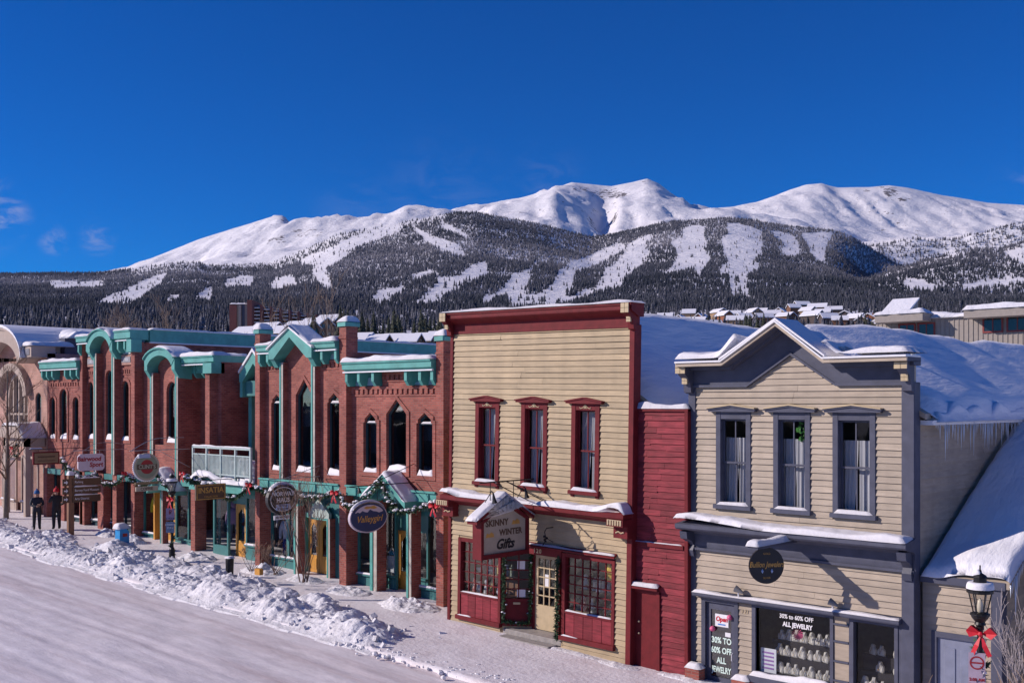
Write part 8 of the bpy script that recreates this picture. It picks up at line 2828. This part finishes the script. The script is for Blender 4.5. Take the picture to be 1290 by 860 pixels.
for (x0, x1) in ((-31.0, -28.0 + 0.2), (-25.2, -19.5)):
    MB().box(x0, x1, MY - 1.5, MY - 0.05, 12.05, 12.55).build('window_hood', SID, mb_)
    snow_lump(x0 - .1, x1 + .1, MY - 1.6, MY + 0.2, 12.55, 0.3, 3, nx=24, ny=8, edge=0.4).build('hood_snow', SNOW_ROOF, mb_, smooth=True)
snow_lump(-31.9, -11.8, MY - 0.3, MY + 12, 12.25, 0.4, 6, nx=60, ny=14, edge=0.5).build('roof_snow', SNOW_ROOF, mb_, smooth=True)
MB().ext([(MY + 4.0, 12.3), (MY + 7.0, 12.3), (MY + 7.0, 14.2)], -33.4, -31.6, 'x').build('roof_light', SID, mb_)
MB().ext([(MY + 3.9, 12.4), (MY + 7.0, 14.25), (MY + 7.1, 14.4), (MY + 3.8, 12.6)], -33.5, -31.5, 'x').build('roof_light_snow', SNOW_ROOF, mb_)
MB().box(-33.4, -31.601, MY + 4, MY + 7, 0, 12.299).build('rear_wing', SID, mb_)

# brick condominium tower far behind
def local_frame(px, z, rz=0.0):
    X, Y = place(px, z)
    return X, Y


CONDO = M('condo_brick', (0.20, 0.065, 0.05), 0.85, 0.15)
CONDO_G = M('condo_concrete', (0.26, 0.22, 0.19), 0.85, 0.12)
Z_ = 420.0
X0, Y0 = place(303, Z_)
ct = thing('brick_tower_block', 'dark red brick apartment tower with stepped balconies rising behind the teal parapet', 'building', (X0, Y0, 10))
c_, s_ = math.cos(PSI), math.sin(PSI)
ct.rotation_euler = (0, 0, PSI)
OFF[ct] = Vector((0, 0, 0))
sc = Z_ / FPX
def pm(px): return (px - 303) * sc
def pz(py): return EYE + (HYP - py) * sc - 10
MB().box(pm(289), pm(298), 0, 14, -12, pz(384)).build('tower', CONDO, ct)
MB().box(pm(298), pm(301), 0.5, 14, -12, pz(383)).build('shaft', CONDO_G, ct)
MB().box(pm(301), pm(304), -0.5, 14, -12, pz(384)).build('shaft', CONDO_G, ct)
MB().box(pm(304), pm(308), 0.5, 14, -12, pz(382)).build('shaft', SLATE_D, ct)
MB().box(pm(308), pm(312), 0.5, 14, -12, pz(381)).build('shaft', CONDO_G, ct)
MB().box(pm(312), pm(318), -0.8, 14, -12, pz(378)).build('tower', CONDO, ct)
snow_lump(pm(289), pm(318), 0, 14, pz(383), 0.6, 3, nx=20, ny=10, edge=1.0).build('tower_snow', SNOW_ROOF, ct, smooth=True)
for k in range(7):
    p0, p1 = 318 + 9.6 * k, 318 + 9.6 * (k + 1)
    yo = 3.0 + 3.5 * k
    top = 384 + 1.1 * k
    wg = MB().box(pm(p0), pm(p1) - 0.1, yo + 2, yo + 14, -12, pz(top)).build('wing', CONDO, ct)
    MB().box(pm(p1) - 0.6, pm(p1), yo - 0.6, yo + 2, -12, pz(top - 0.8)).build('party_wall', CONDO, ct)
    for fl in range(5):
        zz = pz(top + 3 + 4.6 * fl)
        MB().box(pm(p0), pm(p1) - 0.65, yo, yo + 2, zz - 0.12, zz).build('balcony', WHITE, wg)
        MB().box(pm(p0), pm(p1) - 0.65, yo, yo + 0.12, zz, zz + 0.35).build('balcony_rail', WHITE, wg)
        MB().box(pm(p0) + 0.4, pm(p1) - 1.0, yo + 1.93, yo + 1.97, zz + 0.05, zz + 1.0).build('window', M('dark_pane', (0.02, 0.03, 0.035)), wg)
    snow_lump(pm(p0), pm(p1), yo + 2, yo + 14, pz(top), 0.3, 4 + k, nx=8, ny=8, edge=0.8).build('roof_snow', SNOW_ROOF, wg, smooth=True)


# chalets and condominium roofs
WALLS = [M('chalet_brown', (0.16, 0.075, 0.04), 0.8, 0.2), M('chalet_tan', (0.30, 0.20, 0.12), 0.8, 0.15), M('chalet_dark', (0.07, 0.05, 0.045), 0.8, 0.2), M('chalet_rust', (0.25, 0.09, 0.045), 0.8, 0.15)]
WNAMES = ['brown', 'tan', 'dark timber', 'rust red']


def house(name, label, px, z, base, w, d, h, rise, rz, wall, group, seed, chim=False, over=0.6, snow=0.45):
    X, Y = place(px, z)
    t = thing(name, label, 'house', (X, Y, base), group)
    OFF[t] = Vector((0, 0, 0))
    MB().ext([(-w / 2, -9), (w / 2, -9), (w / 2, h), (0, h + rise), (-w / 2, h)], -d / 2, d / 2).build('wall', wall, t)
    ov = over
    sl = rise / (w / 2)
    m = MB().ext([(-w / 2 - ov, h - ov * sl), (0, h + rise), (w / 2 + ov, h - ov * sl), (w / 2 + ov, h - ov * sl + 0.2), (0, h + rise + 0.2), (-w / 2 - ov, h - ov * sl + 0.2)], -d / 2 - ov, d / 2 + ov)
    rf = m.build('roof', WALLS[2], t)
    m = MB().ext([(-w / 2 - ov, h - ov * sl + 0.21), (0, h + rise + 0.21), (w / 2 + ov, h - ov * sl + 0.21), (w / 2 + ov, h - ov * sl + 0.21 + snow), (0, h + rise + 0.21 + snow), (-w / 2 - ov, h - ov * sl + 0.21 + snow)], -d / 2 - ov, d / 2 + ov)
    m.build('roof_snow', SNOW_ROOF, rf)
    rr = random.Random(seed)
    if chim:
        MB().box(w * 0.15, w * 0.15 + 1.0, -0.5, 0.5, h, h + rise + 1.2).build('chimney', WALLS[3], rf)
    for k in range(2):
        zz = 0.8 + 2.4 * k
        if zz + 1.2 < h + rise * 0.5:
            for xx in (-w * 0.25, w * 0.18):
                MB().box(xx - 0.6, xx + 0.6, -d / 2 - 0.06, -d / 2 - 0.01, zz, zz + 1.2).build('window', M('dark_pane', (0.02, 0.03, 0.035)), t)
    t.rotation_euler = (0, 0, rz)
    return t


# snowy condominium row just behind the brick roofs
for i, (px, py, z, w, d) in enumerate(((316, 413, 330, 7, 9), (338, 408, 350, 6, 9), (358, 412, 320, 7, 10), (380, 406, 330, 7, 9), (399, 402, 345, 7, 8), (417, 398, 360, 7, 8))):
    house('condominium', 'snow-roofed condominium %s behind the gabled teal cornice' % ('nearest the red tower', 'second from the red tower', 'in the middle of the row', 'just right of the gable apex', 'second from the tall brick pier', 'highest and nearest the tall brick pier')[i],
          px, z, zt(px, py, z) - 6.2, w, d, 4.2, 2.0, PSI + R(62), WALLS[2 if i % 2 else 0], 'condominiums behind the brick roofs', 300 + i, over=0.5, snow=0.35)
for i, (px, py, z, w, d) in enumerate(((456, 421, 290, 6, 6), (478, 423, 280, 5, 5), (497, 422, 285, 5, 5), (518, 422, 280, 5, 5), (536, 421, 285, 5, 5), (553, 419, 290, 6, 5))):
    house('low_house', 'low snow-roofed house %s above the right teal parapet' % ('farthest left', 'second from the left', 'third from the left', 'third from the right', 'second from the right', 'nearest the cream gift shop')[i],
          px, z, zt(px, py, z) - 5.4, w, d, 3.6, 1.8, PSI + R(70), WALLS[(i + 1) % 4], 'low roofs behind the right teal parapet', 320 + i, over=0.5, snow=0.3)
# hillside village
rv = random.Random(8)
vill = []
for (px, py, z) in ((812, 398, 900), (826, 401, 860), (838, 396, 980), (848, 403, 840), (858, 399, 930), (868, 392, 1060), (876, 404, 830), (884, 398, 930), (897, 406, 800), (905, 391, 1050), (912, 395, 960), (921, 393, 1020), (930, 400, 900), (938, 396, 980), (949, 392, 1050),
                    (956, 390, 1080), (962, 397, 950), (973, 393, 1000), (983, 391, 1050), (990, 396, 960), (1000, 386, 1120), (1010, 383, 1160), (1018, 389, 1060), (1024, 396, 930), (1030, 385, 1130), (1037, 392, 990), (1044, 398, 900), (1050, 388, 1080), (1058, 401, 860), (1066, 395, 940), (1078, 398, 900), (1088, 402, 840), (1096, 398, 880)):
    vill.append((px, py, z))
for i, (px, py, z) in enumerate(vill):
    k = rv.randrange(4)
    h0 = float(hill(np.array([px]), np.array([float(z)]))[0])
    top = zt(px, py, z)
    w, d = rv.uniform(8, 12), rv.uniform(11, 19)
    house('chalet', 'small %s chalet with thick snow on its roof in the hillside village' % WNAMES[k], px, z, top - 4.5, w, d, rv.uniform(2.2, 3.4), rv.uniform(2.6, 3.8), PSI + R(rv.choice((20, 40, 65, 75, 100, -30))), WALLS[k], '%s chalets in the hillside village' % WNAMES[k], 400 + i, chim=rv.random() < 0.4, over=0.9, snow=0.7)

# single pines between the roofs and the village
ctm = tree_template(6, 8, 0.3)
pv, pf = ctm
pine_me = []
for s0 in range(3):
    rp_ = random.Random(60 + s0)
    mm = MB()
    for tier in range(9):
        z0 = 0.10 + 0.88 * tier / 9
        r = 0.5 * (1 - tier / 9) ** 0.9 + 0.04
        for kk in range(9 - tier // 2):
            a = 2 * math.pi * (kk + rp_.random()) / (9 - tier // 2)
            L = r * rp_.uniform(0.75, 1.15)
            ca, sa = math.cos(a), math.sin(a)
            ww = L * 0.42
            mm.add([(0.02 * ca, 0.02 * sa, z0 + 0.07), (L * 0.6 * ca - ww * sa, L * 0.6 * sa + ww * ca, z0), (L * ca, L * sa, z0 - 0.05), (L * 0.6 * ca + ww * sa, L * 0.6 * sa - ww * ca, z0), (L * 0.55 * ca, L * 0.55 * sa, z0 + 0.05)], [(0, 1, 4), (0, 4, 3), (1, 2, 4), (4, 2, 3)])
    mm.add([(0.03, 0, 0.95), (-0.03, 0.03, 0.95), (-0.03, -0.03, 0.95), (0, 0, 1.03)], [(0, 1, 3), (1, 2, 3), (2, 0, 3)])
    me = mm.mesh('crown', fix=False); me.materials.append(M('near_pine', (0.040, 0.046, 0.026), 0.9, 0.45, 3.0))
    pine_me.append(me)
trk = MB().lathe([(0.035, -0.1), (0.025, 0.3), (0.008, 0.95)], (0, 0, 0), 6).mesh('trunk'); trk.materials.append(BARK)
rp_ = random.Random(77)
pts_ = [(rp_.uniform(432, 562), rp_.uniform(330, 700)) for _ in range(46)] + [(rp_.uniform(1085, 1290), rp_.uniform(420, 800)) for _ in range(16)] + [(rp_.uniform(806, 985), rp_.uniform(600, 800)) for _ in range(26)] + [(rp_.uniform(395, 440), rp_.uniform(260, 500)) for _ in range(10)]
for i, (px, z) in enumerate(pts_):
    X, Y = place(px, z)
    h0 = float(hill(np.array([px]), np.array([z]))[0])
    ph = rp_.uniform(9, 16)
    where = 'behind the pointed-window brick building' if px < 600 else ('among the village roofs' if px < 1000 else 'behind the grey-beige siding building')
    t = thing('pine_tree', 'dark pine tree %s' % where, 'tree', (X, Y, h0 - 0.3), 'pines ' + where)
    for nm, me in (('crown', pine_me[i % 3]), ('trunk', trk)):
        o = bpy.data.objects.new(nm, me); COL.objects.link(o); o.parent = t
    wv = ph * rp_.uniform(0.36, 0.5)
    t.scale = (wv, wv, ph)
    t.rotation_euler = (0, 0, rp_.uniform(0, 6.28))

# ------------------------------------------------------------------ unseen low row added behind the camera to darken pane reflections
ops = MB()
rw_ = random.Random(4)
x = -120.0
while x < 45:
    w = rw_.uniform(8, 14)
    hh = rw_.uniform(3.4, 5.6)
    ops.box(x, x + w - 0.6, -26, -14 - rw_.uniform(0, 0.8), G(x) - 1, G(x) + hh)
    x += w
o = ops.build('reflection_frontage', M('reflection_front_brown', (0.10, 0.085, 0.07), 0.8, 0.5, 0.6), None)
o['kind'] = 'structure'

# ------------------------------------------------------------------ thin blue air between the street and the mountains
hz = bpy.data.materials.new('thin_air'); hz.use_nodes = True
n_, l_ = hz.node_tree.nodes, hz.node_tree.links
n_.remove(n_['Principled BSDF'])
pv_ = n_.new('ShaderNodeVolumePrincipled')
pv_.inputs['Color'].default_value = (0.55, 0.70, 1.0, 1)
pv_.inputs['Density'].default_value = 0.65e-5
l_.new(pv_.outputs[0], n_['Material Output'].inputs['Volume'])
hb = MB().box(-14000, 9000, -4100, 14000, -12, 1900)
me = hb.mesh('haze'); me.materials.append(hz)
ho = bpy.data.objects.new('haze', me); COL.objects.link(ho)
ho['kind'], ho['label'], ho['category'] = 'stuff', 'thin bluish mountain air fading the far slopes', 'haze'
